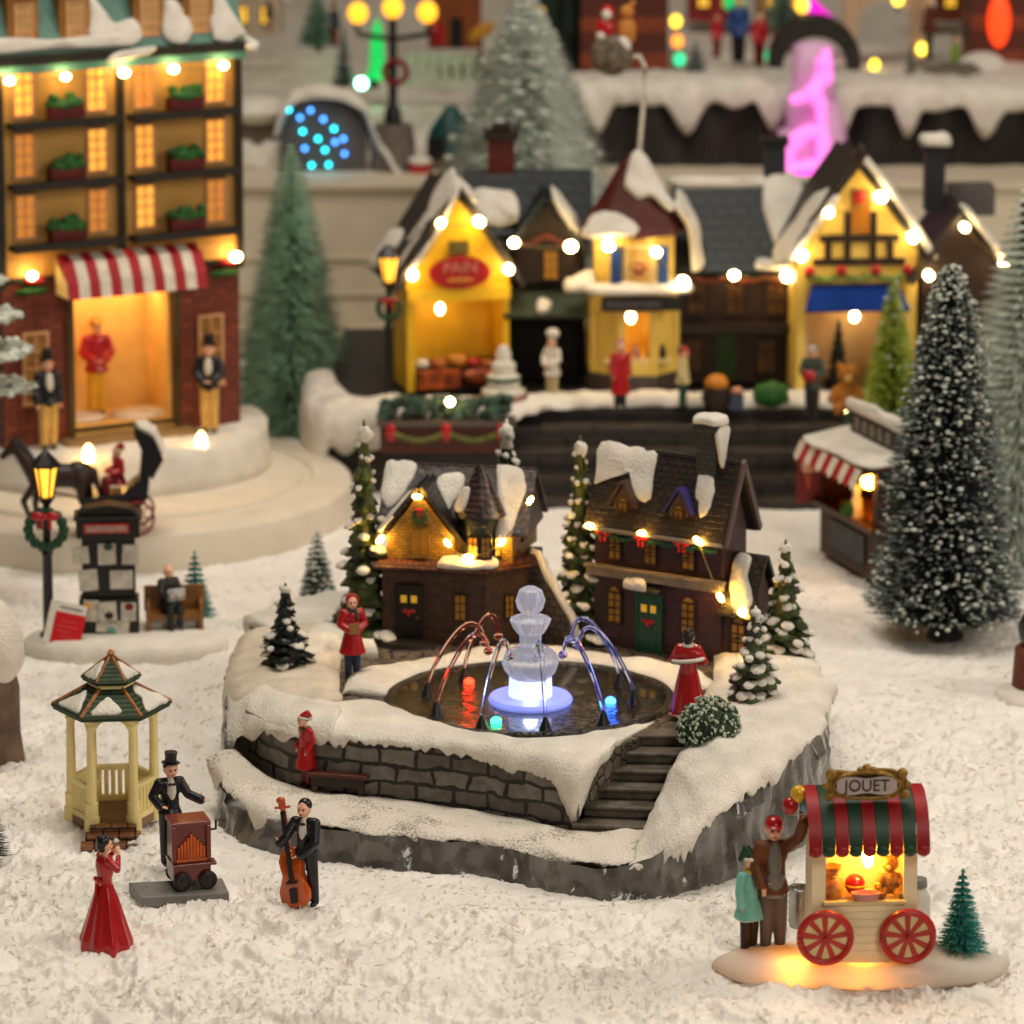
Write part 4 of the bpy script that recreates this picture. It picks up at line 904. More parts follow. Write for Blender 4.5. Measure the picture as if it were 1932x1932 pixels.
# --- people of the fountain village
p = pose_of(ea=(-.15, -.03, .66), eb=(.15, -.03, .66), wa=(-.05, -.11, .6), wb=(.05, -.11, .6), da=V((.8, -.5, .1)), db=V((-.8, -.5, .1)), hs=1.3)
bk = MB(); bk.box((0, -.15, .63), (.12, .03, .13))
sc_ = MB(); sc_.torus((0, 0, .83), .05, .026, 'Z', 18, 8, 0, .9); sc_.cap((.04, -.05, .82), (.05, -.08, .72), .02, .018)
person('child in red coat and hood holding a songbook on the cobbles', P(665, 1276, DZ), .6, R(12), p,
       [('coat', g_coat(p, .02, .3, .145), RED), ('trousers', g_legs(p), mt('navy_cloth', '#1d2f4c', .6)), ('boots', g_shoes(p, .06), BLACK), ('scarf', sc_, GREEN), ('hood', hat_bonnet(p), RED), ('songbook', bk, mt('book', '#9a6a3a', .6), 0)])
p = pose_of(ea=(-.15, -.02, .68), eb=(.15, -.02, .68), wa=(-.06, -.12, .66), wb=(.06, -.12, .66), da=V((.8, -.3, .1)), db=V((-.8, -.3, .1)))
p = pose_of(ea=(-.17, -.0, .66), eb=(.17, -.0, .66), wa=(-.09, -.12, .62), wb=(.09, -.12, .62))
cp = MB(); cp.ell((0, .0, .76), (.15, .095, .085)); cp.ell((-.1, 0, .73), (.075, .075, .08)); cp.ell((.1, 0, .73), (.075, .075, .08)); cp.cap((0, 0, .8), (0, 0, .84), .07, .045)
tr = MB(); tr.M = Matrix.Translation((0, 0, .68)) @ Matrix.Rotation(.13, 4, 'Y'); tr.torus((0, 0, 0), .175, .024, 'Z', 32, 8, 0, .62); tr.M = Matrix(); tr.torus((0, 0, .838), .055, .022, 'Z', 18, 8)
hm = MB(); hm.torus((0, 0, .07), .2, .013, 'Z', 40, 6, 0, .85)
person('woman in red cape and long red gown, seen from behind by the pool', P(1298, 1357, DZ), .64, R(168), p,
       [('gown', g_skirt(p, [(.0, .07), (.2, .07), (.165, .25), (.125, .45), (.095, .58), (.09, .64), (0, .65)], .07, 10), RED, 0), ('bodice', g_coat(p, .022, .58, .1), RED), ('cape', cp, RED), ('fur_trim', tr, WHITE), ('hem_trim', hm, mt('pink_trim', '#d08a84', .5), 0), ('hair', g_hair(p, 'bun'), mt('dark_hair', '#221519', .35)), ('bonnet', hat_bonnet(p), mt('plum', '#2c1a22', .35))], face=False)
p = pose_of(head=(-.03, -.03, .93), hs=1.25, wa=(-.12, -.06, .54), wb=(.12, -.06, .54))
person('child in red smock and white trimmed red hat by the stone wall', P(578, 1482, .22), .5, R(-55), p,
       [('smock', g_coat(p, .022, .26, .14), RED), ('trousers', g_legs(p), DRED), ('shoes', g_shoes(p, .03), BLACK), ('scarf', (lambda b: b.torus((0, 0, .82), .055, .026, 'Z', 18, 8))(MB()), GREEN), ('hair', g_hair(p), DBROWN), ('hat', hat_santa(p), RED), ('hat_trim', hat_trim(p), WHITE)])
bn = thing('bench', 'low dark brown wooden bench against the stone wall', 'bench', P(640, 1496, .2), R(-12)); bn.scale = (1.25, 1.1, 1.3)
b = MB(); b.box((0, .03, .1), (.34, .16, .025)); obj('seat', b, mt('bench_brown', '#5a2a1c', .45, .2), bn, smooth=False, bevel=.005)
for x in (-.13, .13): b = MB(); b.box((x, .03, .045), (.03, .14, .09)); obj('leg', b, BROWN, bn, smooth=False)
b = MB(); b.box((0, -.045, .07), (.3, .012, .05)); obj('apron', b, DBROWN, bn, smooth=False)
# ------------------------------------------------------------------ foreground: gazebo
WIC = mt('cream_plastic', '#f6e29c', .35, .06, 6, .05, sss=.1)
gz = thing('gazebo', 'pale yellow six sided gazebo with a snow patched green roof and brick steps', 'gazebo', P(214, 1545, .0), R(3))
ga = [R(-118), R(-58), R(2), R(62), R(122), R(182)]; gr = .285; GH = .82
def gp_(a, r, z): return V((r*cos(a), r*sin(a), z))
b = MB(); b.ext([gp_(a, .31, .0) for a in ga], (0, 0, .06)); obj('floor', b, mt('gazebo_floor', '#8a6a50', .5), gz, smooth=False)
for a in ga:
    b = MB(); c = gp_(a, gr, 0); b.lathe([(0, .0), (.055, .0), (.053, .1), (.044, .105), (.045, .2), (.036, .21), (.031, .48), (.028, .72), (.037, .74), (.033, .755), (.044, .78), (.05, GH), (0, GH)], 16, c); obj('column', b, WIC, gz, ang=30)
for i in range(6):
    a0, a1 = ga[i], ga[(i+1) % 6]; p0, p1 = gp_(a0, gr, 0), gp_(a1, gr, 0); z = V((0, 0, 1)); nn = z.cross(p1-p0).normalized()*.02
    # arch panel under the eaves
    pts = [p0+z*GH, p0+z*.67]; 
    for k in range(9):
        t = .1+.8*k/8; pts.append(p0.lerp(p1, t)+z*(.71+.08*sin(pi*k/8)**.6))
    pts += [p1+z*.67, p1+z*GH]; b = MB()
    b.ext([p-nn for p in pts], nn*2); obj('arch', b, WIC, gz, smooth=False)
    if i != 0:
        b = MB(); b.ext([p0+z*.28-nn, p1+z*.28-nn, p1+z*.315-nn, p0+z*.315-nn], nn*2); b.ext([p0+z*.06-nn, p1+z*.06-nn, p1+z*.1-nn, p0+z*.1-nn], nn*2)
        if i in (5,): b.ext([p0+z*.08-nn*.4, p1+z*.08-nn*.4, p1+z*.29-nn*.4, p0+z*.29-nn*.4], nn*.8)
        for k in range(1, 6): c = p0.lerp(p1, k/6); b.cyl(c+z*.09, c+z*.29, .016, .016, 8)
        obj('railing', b, WIC, gz, smooth=False)
GRF = brick('gazebo_tile', '#34502a', '#284020', '#10180c', .5, .022, 'x', .7, .9, .2)
er = .41; ez = .815; tr_ = .15; tz = .955
b = MB(); N = 6; ea = [a for a in ga]
for i in range(6):
    a0, a1 = ea[i], ea[(i+1) % 6]
    b.slab(gp_(a0, er, ez), gp_(a1, er, ez), gp_(a1, tr_, tz), gp_(a0, tr_, tz), .02)
b.ext([gp_(a, er*.98, ez-.015) for a in ea], (0, 0, .02)); rf = obj('roof', b, GRF, gz, smooth=False)
b = MB(); b.ext([gp_(a, .165, .925) for a in ea], (0, 0, .1)); obj('cupola', b, WIC, gz, smooth=False, bevel=.006)
b = MB()
for i in range(6):
    a0, a1 = ea[i], ea[(i+1) % 6]; b.slab(gp_(a0, .2, 1.01), gp_(a1, .2, 1.01), gp_(a1, .02, 1.14), gp_(a0, .02, 1.14), .02)
b.ext([gp_(a, .195, 1.0) for a in ea], (0, 0, .015)); rf2 = obj('cupola_roof', b, GRF, gz, smooth=False)
COP = mt('copper_rib', '#a86a3a', .4, .25, 30, .5, bs=60)
for a in ea:
    b = MB(); b.tube([gp_(a, er, ez+.02), gp_(a, tr_, tz+.02)], .014, 6); obj('rib', b, COP, rf)
    b = MB(); b.tube([gp_(a, .2, 1.03), gp_(a, .02, 1.165)], .01, 6); obj('rib', b, COP, rf2)
b = MB(); b.lathe([(0, 1.14), (.028, 1.14), (.018, 1.17), (.028, 1.185), (.012, 1.21), (0, 1.215)], 12); obj('finial', b, COP, gz)
b = MB()
def rpt(i, u, t, r0=er, z0=ez, r1=tr_, z1=tz):
    p = gp_(ea[i], r0, z0).lerp(gp_(ea[(i+1) % 6], r0, z0), u); q = gp_(ea[i], r1, z1).lerp(gp_(ea[(i+1) % 6], r1, z1), u); return p.lerp(q, t)+V((0, 0, .022))
for i, sh in ((5, ((.15, .08), (.5, .06), (.85, .1), (.7, .5), (.5, .75), (.3, .45))), (1, ((.2, .05), (.6, .02), (.95, .05), (.9, .5), (.75, .85), (.4, .8), (.35, .4))), (0, ((.02, .1), (.3, .05), (.42, .1), (.2, .5), (.05, .6)))):
    if i == 0: continue
    snow_patch(b, [rpt(i, *q) for q in sh], (.0, -.008, .022))
sh = ((.15, .08), (.5, .05), (.85, .1), (.75, .45), (.5, .7), (.3, .5)); snow_patch(b, [rpt(0, u*.75+.03, t*.95) for u, t in sh], (0, -.01, .02))
for i in (1, 5, 4): snow_patch(b, [rpt(i, u, t, .2, 1.01, .02, 1.14) for u, t in ((.1, .05), (.5, .02), (.9, .05), (.85, .5), (.5, .75), (.15, .5))], (0, -.008, .018))
split('roof_snow', b, SNOW, gz, ang=0)
BST = brick('step_brick', '#8e5c36', '#744626', '#2a180c', .11, .05, 'x', .4, .7, .14)
b = MB(); fm = (ga[0]+ga[1])/2; dv = V((cos(fm), sin(fm), 0)); sv = V((-sin(fm), cos(fm), 0))
for k in range(3):
    c = dv*(.31+.085*k); h = .06-.035*k+.0; wv = .16+.03*k; q = [c-sv*wv-dv*.06, c+sv*wv-dv*.06, c+sv*wv+dv*.06, c-sv*wv+dv*.06]; b.ext([p+V((0, 0, -.06)) for p in q], (0, 0, .06+h))
obj('steps', b, BST, gz, smooth=False, bevel=.012)

# ------------------------------------------------------------------ organ grinder
oz = P(338, 1690, 0)
pl = thing('stone_plate', 'grey slab in the snow under the barrel organ', 'slab', P(340, 1678, .05), R(18))
b = MB(); b.ext([(-.29, -.12, -.06), (.28, -.2, -.06), (.31, .1, -.06), (-.3, .2, -.06)], (0, 0, .075)); obj('slab', b, GREY, pl, smooth=False, bevel=.008)
ORG = mt('organ_wood', '#6e1f17', .3, .12, 8, .1, coat=.3)
og = thing('barrel_organ', 'dark red barrel organ cart with orange pipes and black wheels', 'barrel organ', P(357, 1668, .07), R(17))
b = MB(); b.bx(-.125, .125, -.1, .12, .05, .16); obj('cart', b, ORG, og, smooth=False, bevel=.006)
b = MB(); b.bx(-.13, .13, -.12, .12, .155, .175); b.bx(.13, .16, -.12, -.02, .155, .175); obj('shelf', b, ORG, og, smooth=False, bevel=.004)
b = MB(); b.bx(-.12, .12, -.065, .11, .175, .42); b.bx(-.13, .13, -.09, .12, .42, .45); b.bx(-.13, -.1, -.09, -.06, .175, .42); b.bx(.1, .13, -.09, -.06, .175, .42); obj('case', b, ORG, og, smooth=False, bevel=.005)
b = MB(); OP = mt('organ_pipe', '#c85a14', .3, .2, 20, .1, coat=.3)
for k in range(9):
    x = -.085+.17*k/8; h = .08+.085*(1-abs(k-4)/4); b.cyl((x, -.075, .2), (x, -.075, .2+h), .011, .011, 8)
obj('pipes', b, OP, og)
b = MB(); b.bx(-.1, .1, -.09, -.06, .18, .2); obj('pipe_rail', b, OP, og, smooth=False)
for x in (-.07, .1):
    for y in (-.115, .115):
        wo = MB(); wo.cyl((x, y-.012, .058), (x, y+.012, .058), .062, .062, 20); w2 = obj('wheel', wo, BLACK, og, bevel=.006)
        if y < 0: hb = MB(); hb.cyl((x, y-.02, .058), (x, y-.01, .058), .018, .018, 10); hb.torus((x, y-.014, .058), .045, .006, 'Y', 20, 6); obj('hub', hb, DBROWN, w2)
cr = MB(); cr.tube([(.14, .03, .35), (.19, .03, .35), (.19, .03, .41), (.22, .03, .41)], .009, 6); obj('crank', cr, BLACK, og)
def tails(p, z0=.36):
    t = MB()
    for s in (-1, 1): t.cap((s*.04, .05, .56), (s*.055, .085, z0), .045, .018)
    return t
def shirt(p):
    t = MB(); t.ell(p['chest']+V((0, -.04, -.02)), (.052, .056, .13)); t.cap(p['neck']+V((0, -.01, -.02)), p['neck']+V((0, -.01, .0)), .042, .036); return t
def bowtie(p):
    t = MB()
    for s in (-1, 1): t.ell(p['neck']+V((s*.02, -.085, -.03)), (.022, .012, .014), 8, 6)
    t.ell(p['neck']+V((0, -.09, -.03)), .009, 8, 6); return t
p = pose_of(ea=(-.17, -.01, .68), wa=(-.115, -.09, .6), eb=(.16, -.05, .68), wb=(.27, -.13, .63), da=V((.4, -.7, .1)), db=V((.8, -.5, .2)), hs=1.2, head=(.01, -.012, .925))
person('man in black tailcoat and top hat cranking the barrel organ', P(322, 1632, .03), .72, R(22), p,
       [('tailcoat', g_coat(p, .018, .5, .1), BLACK), ('coat_tails', tails(p), BLACK), ('shirt', shirt(p), WHITE), ('trousers', g_legs(p), BLACK), ('shoes', g_shoes(p), BLACK), ('bow_tie', bowtie(p), BLACK, 0), ('hair', g_hair(p), mt('brown_hair', '#2e1c12', .5)), ('top_hat', hat_top(p, .06), BLACK, 0)])

# ------------------------------------------------------------------ double bass player
p = pose_of(ha=(-.05, 0, .5), ka=(-.13, -.06, .3), fa=(-.15, -.05, .04), hb=(.05, .0, .5), kb=(.07, .0, .28), fb=(.075, .03, .03), sa=(-.1, -.02, .795), ea=(-.13, -.14, .68), wa=(-.2, -.15, .6), eb=(.14, -.09, .64), wb=(.02, -.17, .52), da=V((-.2, -.2, .9)), db=V((-.9, -.2, -.2)), head=(-.01, -.01, .925), hs=1.18)
bp_ = P(578, 1706, .0)
person('man in black tailcoat and white shirt playing an orange double bass', bp_, .7, R(-24), p,
       [('tailcoat', g_coat(p, .018, .5, .1), BLACK), ('coat_tails', tails(p, .3), BLACK), ('shirt', shirt(p), WHITE), ('trousers', g_legs(p), BLACK), ('shoes', g_shoes(p), BLACK), ('bow_tie', bowtie(p), BLACK, 0), ('hair', g_hair(p, 'short'), mt('black_hair', '#16100e', .3))])
BASS = mt('bass_varnish', '#cc560f', .22, .2, 5, .05, coat=.5)
ba = thing('double_bass', 'glossy orange double bass leaning against its player', 'double bass', P(564, 1700, .0)+V((0, -.1, .0)), R(-12)); ba.rotation_euler = (R(-8), R(-10), R(-14)); ba.scale = (1.15, 1.1, 1.05)
oc = [(0, .0), (.055, .004), (.085, .04), (.09, .1), (.07, .16), (.058, .2), (.066, .25), (.07, .29), (.05, .34), (.022, .365)]
ol = [(x, 0, z) for x, z in oc]+[(-x, 0, z) for x, z in oc[::-1]][:-1]
ring = [V(q) for q in ol]; b = MB(); vs = []; n = len(ring)
for (y, k) in ((-.045, .9), (-.035, 1), (.035, 1), (.045, .9)):
    for q in ring: vs.append((q.x*k, y, .18+(q.z-.18)*k))
fs = [(j*n+i, (j+1)*n+i, (j+1)*n+(i+1) % n, j*n+(i+1) % n) for j in range(3) for i in range(n)]+[tuple(range(n)), tuple(range(3*n, 4*n))[::-1]]
b.add(vs, fs); obj('body', b, BASS, ba, ang=50)
b = MB(); b.bx(-.014, .014, -.05, -.03, .34, .6); b.ell((0, -.04, .34), (.03, .015, .04)); obj('neck', b, BASS, ba, smooth=True)
b = MB(); b.bx(-.012, .012, -.064, -.052, .17, .6); b.bx(-.02, .02, -.062, -.052, .03, .12); b.bx(-.03, .03, -.07, -.05, .15, .165); obj('fingerboard', b, BLACK, ba, smooth=False)
b = MB(); b.ell((0, -.045, .64), (.022, .025, .045)); b.ell((0, -.06, .67), (.028, .022, .022))
for s in (-1, 1): b.cyl((0, -.045, .62), (s*.045, -.045, .625), .006, .009, 8)
obj('scroll', b, mt('scroll', '#c4502a', .3, coat=.4), ba)
b = MB(); b.cyl((0, 0, -.03), (0, 0, .01), .006, .006, 6); obj('end_pin', b, BLACK, ba)

# ------------------------------------------------------------------ lady in red
p = pose_of(ea=(-.15, -.06, .72), eb=(.15, -.06, .72), wa=(-.045, -.12, .83), wb=(.05, -.12, .83), da=V((.4, -.1, .6)), db=V((-.4, -.1, .6)), hs=1.12)
gw = g_skirt(p, [(.0, -.06), (.275, -.06), (.27, .02), (.2, .22), (.135, .42), (.075, .56), (.072, .6), (.088, .66), (.1, .72), (.095, .78), (.07, .82), (0, .825)], .07, 9)
slv = MB()
for k in 'ab': slv.cap(p['s'+k], p['e'+k], .043, .034); slv.cap(p['e'+k], p['e'+k].lerp(p['w'+k], .85), .034, .024)
bw = MB(); bw.ell((-.035, .075, .6), (.04, .025, .028)); bw.ell((.035, .075, .6), (.04, .025, .028)); bw.cap((0, .08, .58), (-.03, .11, .47), .02, .012)
og_ = MB(); og_.cyl((-.03, -.1, .935), (-.03, -.15, .94), .014, .018, 10); og_.cyl((.03, -.1, .935), (.03, -.15, .94), .014, .018, 10); og_.cyl((-.03, -.12, .937), (.03, -.12, .937), .008, .008, 6)
person('woman in long flared red gown with black bun, hands raised to her face', P(200, 1776, .0), .69, R(118), p,
       [('gown', gw, RED, 0), ('sleeves', slv, RED), ('sash_bow', bw, RED), ('hair', g_hair(p, 'bun'), mt('black_hair2', '#17151a', .3))])

# ------------------------------------------------------------------ toy stall cart at the right
CART = mt('cart_cream', '#f4e2b6', .5, .07, 6, .15)
SHELL, nt, pb = new_mat('thin_snow_shell'); pb.inputs['Base Color'].default_value = (.78, .74, .66, 1); pb.inputs['Roughness'].default_value = .7
tl = nt.nodes.new('ShaderNodeBsdfTranslucent'); tl.inputs[0].default_value = (.9, .82, .7, 1); ms = nt.nodes.new('ShaderNodeMixShader'); ms.inputs[0].default_value = .3
nz = nt.nodes.new('ShaderNodeTexNoise'); nz.inputs['Scale'].default_value = 40; bp = nt.nodes.new('ShaderNodeBump'); bp.inputs['Strength'].default_value = .5; bp.inputs['Distance'].default_value = .02; nt.links.new(nz.outputs[0], bp.inputs['Height']); nt.links.new(bp.outputs[0], pb.inputs['Normal'])
nt.links.new(pb.outputs[0], ms.inputs[1]); nt.links.new(tl.outputs[0], ms.inputs[2]); nt.links.new(ms.outputs[0], nt.nodes['Material Output'].inputs[0])
cbase = thing('snow_pedestal', 'oval white snowy base lit from below under the toy cart', 'base', P(1625, 1838, .0))
b = MB(); b.lathe([(0, .03), (.80, .03), (.86, .0), (.91, .03), (.92, .06), (.88, .1), (.78, .135), (.5, .15), (0, .15)], 64, sy=.36, rip=.02, k=7); b.v = [tuple(V(q)+V((0, 0, .014*noise.noise(V(q)*5)))) for q in b.v]; obj('snow_mound', b, SHELL, cbase, ang=0)
for x in (-.42, -.02): b = MB(); b.ell((x, -.15, .07), (.09, .03, .025), 10, 7); obj('base_lamp', b, glow('base_lamp', '#ffa02a', 65), cbase)
ct = thing('toy_cart', 'cream market cart with red and green striped awning, red wheels and JOUET sign', 'cart', P(1632, 1830, .14)+V((0, .12, 0)), R(3))
W_, D_ = .325, .3
b = MB(); b.bx(-W_, W_, 0, .02, .0, .40); b.bx(-W_, W_, D_, D_+.02, 0, .80); b.bx(-W_, -W_+.02, .02, D_, 0, .80); b.bx(W_-.02, W_, .02, D_, 0, .80); b.bx(-W_, -W_+.085, 0, .02, .4, .80); b.bx(W_-.085, W_, 0, .02, .4, .80); b.bx(-W_+.085, W_-.085, 0, .02, .755, .80); b.bx(-W_+.02, W_-.02, .02, D_, .36, .38); b.bx(-W_+.02, W_-.02, .02, D_, 0, .02); b.bx(-W_+.02, W_-.02, .02, D_, .78, .8)
obj('body', b, CART, ct, smooth=False)
for k in range(1, 8): b = MB(); b.bx(-W_+.09, W_-.09, -.004, .0, .05*k-.016, .05*k+.03); obj('board', b, CART, ct, smooth=False)
b = MB(); b.bx(-W_+.07, W_-.07, -.03, .0, .385, .405); obj('counter', b, CREAM, ct, smooth=False)
AWR, AWG = mt('awning_red', '#9c1016', .45, .1, 8, .05), mt('awning_green', '#1e4029', .45, .15, 8, .05)
nst = 9; x0, x1 = -.365, .38
for k in range(nst):
    b = MB(); a = x0+(x1-x0)*k/nst; c = x0+(x1-x0)*(k+1)/nst
    pr = [(-.15, .76), (-.155, .80), (-.11, .93), (-.02, 1.02), (.1, 1.07), (.24, 1.07), (.32, .98), (.35, .8)]
    vs = []
    for (y, z) in pr: vs += [(a+.002, y, z), (c-.002, y, z)]
    for (y, z) in pr: vs += [(a+.002, y+.012, z-.018), (c-.002, y+.012, z-.018)]
    m_ = len(pr); fs = []
    for j in range(m_-1): fs += [(2*j, 2*j+1, 2*j+3, 2*j+2), (2*m_+2*j, 2*m_+2*j+2, 2*m_+2*j+3, 2*m_+2*j+1), (2*j, 2*j+2, 2*m_+2*j+2, 2*m_+2*j), (2*j+1, 2*m_+2*j+1, 2*m_+2*j+3, 2*j+3)]
    b.add(vs, fs); b.ell(((a+c)/2, -.152, .765), ((c-a)*.5, .012, .035), 12, 8)
    obj('awning_stripe', b, AWR if k % 2 == 0 else AWG, ct)
sg = thing('tmp', 'x', 'x'); bpy.data.objects.remove(sg)
b = MB(); fr_ = []
for k in range(40):
    t = 2*pi*k/40; x = .245*cos(t); z = .09*sin(t); e = 4; s_ = (abs(cos(t))**e+abs(sin(t))**e)**(-1/e); fr_.append((x*s_*(1+.03*sin(6*t)), -.03, 1.15+z*s_*(1+.10*cos(5*t)+.05*sin(9*t))))
b.ext(fr_, (0, .04, 0)); 
for x, z, r in ((-.22, 1.22, .035), (.22, 1.22, .035), (-.23, 1.08, .03), (.235, 1.09, .035), (0, 1.255, .03), (-.04, 1.245, .022), (.04, 1.245, .022), (.25, 1.15, .025), (-.25, 1.15, .022)): b.ell((x, -.03, z), (r, .02, r), 10, 7)
b.torus((0, -.035, 1.15), .2, .014, 'Y', 40, 8, 0, .42)
sg = obj('sign_board', b, GOLD, ct, ang=50)
b = MB(); pl_ = []
for k in range(48):
    t = 2*pi*k/48; e = 5; s_ = (abs(cos(t))**e+abs(sin(t))**e)**(-1/e); pl_.append((.185*cos(t)*s_, -.05, 1.15+.052*sin(t)*s_*(1+.12*cos(6*t))))
b.ext([V((x*1.07, y+.004, 1.15+(z-1.15)*1.22)) for x, y, z in pl_], (0, .02, 0)); obj('sign_border', b, DBROWN, sg, smooth=False)
b = MB(); b.ext(pl_, (0, .02, 0)); obj('sign_panel', b, mt('sign_lilac', '#c9b8b4', .5, .08, 20, .05), sg, smooth=False)
text('lettering', 'JOUET', .105, mt('letter_brown', '#4a2f2c', .5, 0, 1, 0), sg, (0, -.052, 1.148), sx=.92)
WR = mt('wheel_red', '#b5221a', .35, .12, 10, .1, coat=.2)
for x in (-.245, .265):
    b = MB(); c = V((x, -.05, .185)); b.torus(c, .155, .024, 'Y', 36, 8); b.cyl(c+V((0, -.015, 0)), c+V((0, .015, 0)), .03, .03, 14)
    for k in range(9):
        a = 2*pi*k/9+.2; d = V((cos(a), 0, sin(a))); b.ext([c+d*.02+V((-d.z, 0, d.x))*.012+V((0, -.01, 0)), c+d*.02-V((-d.z, 0, d.x))*.012+V((0, -.01, 0)), c+d*.15-V((-d.z, 0, d.x))*.02+V((0, -.01, 0)), c+d*.15+V((-d.z, 0, d.x))*.02+V((0, -.01, 0))], (0, .02, 0))
    wh = obj('wheel', b, WR, ct)
    b = MB(); b.ell(c+V((0, -.02, 0)), .018, 10, 7); obj('hub', b, RED, wh)
b = MB(); b.ell((.03, .08, .66), (.035, .035, .075), 14, 10); obj('lamp', b, glow('stall_lamp', '#ffb94e', 120), ct)
b = MB(); b.cyl((.03, .08, .72), (.03, .08, .785), .012, .012, 8); obj('lamp_cord', b, GOLD, ct)
GI = P(1632, 1830, .14)+V((0, .12, 0)); CTM = wm(ct)
def onct(n, l, c, q): return thing(n, l, c, W(CTM, *q), R(3))
for x in (-.245, .265): b = MB(); b.cyl((x, -.056, .185), (x, -.012, .185), .15, .15, 28); obj('wheel_plate', b, CREAM, ct, smooth=False)
t = onct('gift_sack', 'red patterned gift sack inside the toy cart', 'sack', (-.19, .1, .405)); b = MB(); b.lathe([(0, 0), (.07, 0), (.085, .06), (.07, .1), (.03, .13), (.055, .17), (.06, .19), (0, .17)], 18, rip=.05, k=5); obj('bag', b, mt('sack_red', '#b5301e', .5, .4, 14, .1, col2='#e8a040'), t); b = MB(); b.torus((0, 0, .125), .035, .012, 'Z'); obj('tie', b, GOLD, t)
t = onct('toy_ball', 'red ball inside the toy cart beneath the lamp', 'ball', (-.04, .14, .46)); b = MB(); b.ell((0, 0, 0), .065, 18, 12); obj('sphere', b, RED, t); b = MB(); b.torus((0, 0, 0), .064, .006, 'Z'); obj('band', b, YEL, t)
t = onct('tray', 'small pink tray on the toy cart counter', 'tray', (.01, .0, .405)); b = MB(); b.lathe([(0, 0), (.07, 0), (.095, .05), (.085, .05), (.06, .015), (0, .015)], 20, sy=.5); obj('dish', b, mt('pink_tray', '#c0857a', .5), t)
t = onct('teddy_bear', 'brown teddy bear sitting at the right inside the toy cart', 'teddy bear', (.17, .12, .40)); TB = mt('teddy', '#9a6a2c', .8, .3, 30, .6, bs=50); b = MB(); b.ell((0, 0, .08), (.065, .055, .08)); b.ell((0, -.01, .2), (.058, .05, .05)); b.ell((-.04, 0, .245), .022, 8, 6); b.ell((.04, 0, .245), .022, 8, 6); b.ell((0, -.055, .19), .025, 8, 6); b.cap((-.05, -.02, .12), (-.08, -.05, .07), .025, .022); b.cap((.05, -.02, .12), (.08, -.05, .07), .025, .022); b.cap((-.04, -.03, .03), (-.06, -.09, .02), .03, .028); b.cap((.04, -.03, .03), (.06, -.09, .02), .03, .028); obj('body', b, TB, t, remesh=.007); 
for s in (-1, 1): b = MB(); b.ell((s*.02, -.058, .215), .007, 6, 5); obj('eye', b, EYE, t)
t = onct('toy_duck', 'small yellow toy figure beside the teddy in the cart', 'toy', (.09, .06, .405)); b = MB(); b.ell((0, 0, .03), (.035, .03, .032)); b.ell((0, -.01, .075), .022); obj('body', b, YEL, t, remesh=.006); b = MB(); b.cyl((0, -.03, .073), (0, -.048, .07), .008, .003, 8); obj('beak', b, COP, t)
t = thing('milk_churn', 'ribbed silver metal churn left of the toy cart', 'churn', P(1512, 1752, .14)+V((0, .05, 0))); b = MB(); b.lathe([(0, 0), (.075, 0)]+[(.075+(.008 if k % 2 else 0), .02+.02*k) for k in range(11)]+[(.078, .25), (.06, .252), (.055, .23), (0, .23)], 24); obj('drum', b, mt('zinc', '#a8a6a2', .3, .15, 10, .05, metal=.8), t, ang=60); b = MB(); b.torus((0, 0, .25), .076, .008, 'Z'); obj('rim', b, mt('zinc', '#a8a6a2'), t)
t = thing('milk_can', 'white can with dark grey lid behind the right end of the toy cart', 'can', P(1742, 1800, .14)+V((-.02, .2, 0))); b = MB(); b.lathe([(0, 0), (.08, 0), (.08, .3), (.05, .36), (.05, .38), (0, .38)], 20); obj('can', b, WHITE, t); b = MB(); b.lathe([(0, .37), (.06, .37), (.055, .42), (0, .43)], 16); obj('lid', b, GREY, t)
brush_tree('small teal brush tree at the right end of the toy cart base', P(1814, 1800, .12), .54, .17, 2100, NEEDT, mt('teal_tip', '#4fa090', .5, .2, 9, 0), .35, .2, 0, .005, seed=31, up=-.12, rows=13, wire=.014)
mound = thing('figure_base', 'round snowy base under the balloon seller and child', 'base', P(1432, 1806, .06)); b = MB(); b.lathe([(0, -.06), (.17, -.06), (.18, .03), (.16, .06), (0, .065)], 32, sy=.6); obj('snow_disc', b, SNOW, mound)
p = pose_of(eb=(.17, -.06, .87), wb=(.2, -.12, 1.02), ea=(-.14, -.03, .66), wa=(-.1, -.09, .53), db=V((.1, -.1, 1)), hs=1.22)
sw = MB(); sw.ell(p['chest']+V((0, -.045, -.06)), (.055, .055, .17)); sw.cyl((0, -.03, .43), (0, -.025, .6), .085, .075, 20)
mb_ = P(1457, 1790, .1)+V((0, -.05, 0))
person('man in brown jacket and red cap raising a bunch of balloons', mb_, .86, R(6), p,
       [('jacket', g_coat(p, .016, .46, .105), mt('jacket_brown', '#6a3914', .55, .15, 9, .1)), ('sweater', sw, GREY), ('trousers', g_legs(p), mt('grey_cloth', '#5e5550', .6)), ('shoes', g_shoes(p), DBROWN), ('hair', g_hair(p), DBROWN), ('cap', hat_cap(p), RED)])
bl = thing('balloon_bunch', 'red, yellow and blue balloons in the raised hand of the seller', 'balloons', W(Matrix.Translation(mb_) @ Matrix.Rotation(R(6), 4, 'Z'), (.2)*.86-.075, -.18, .96))
for (x, z, m_) in ((-.03, .045, RED), (.02, .12, mt('balloon_yellow', '#e2b01c', .25, .05, 9, 0, coat=.4)), (.075, .05, mt('balloon_blue', '#5fa8b4', .25, .05, 9, 0, coat=.4))):
    b = MB(); b.ell((x, -.02, z), (.05, .045, .056), 18, 12); bo = obj('balloon', b, m_, bl); b = MB(); b.tube([(x, -.02, z-.055), (0, 0, -.02)], .004, 5); obj('stick', b, WHITE, bo)
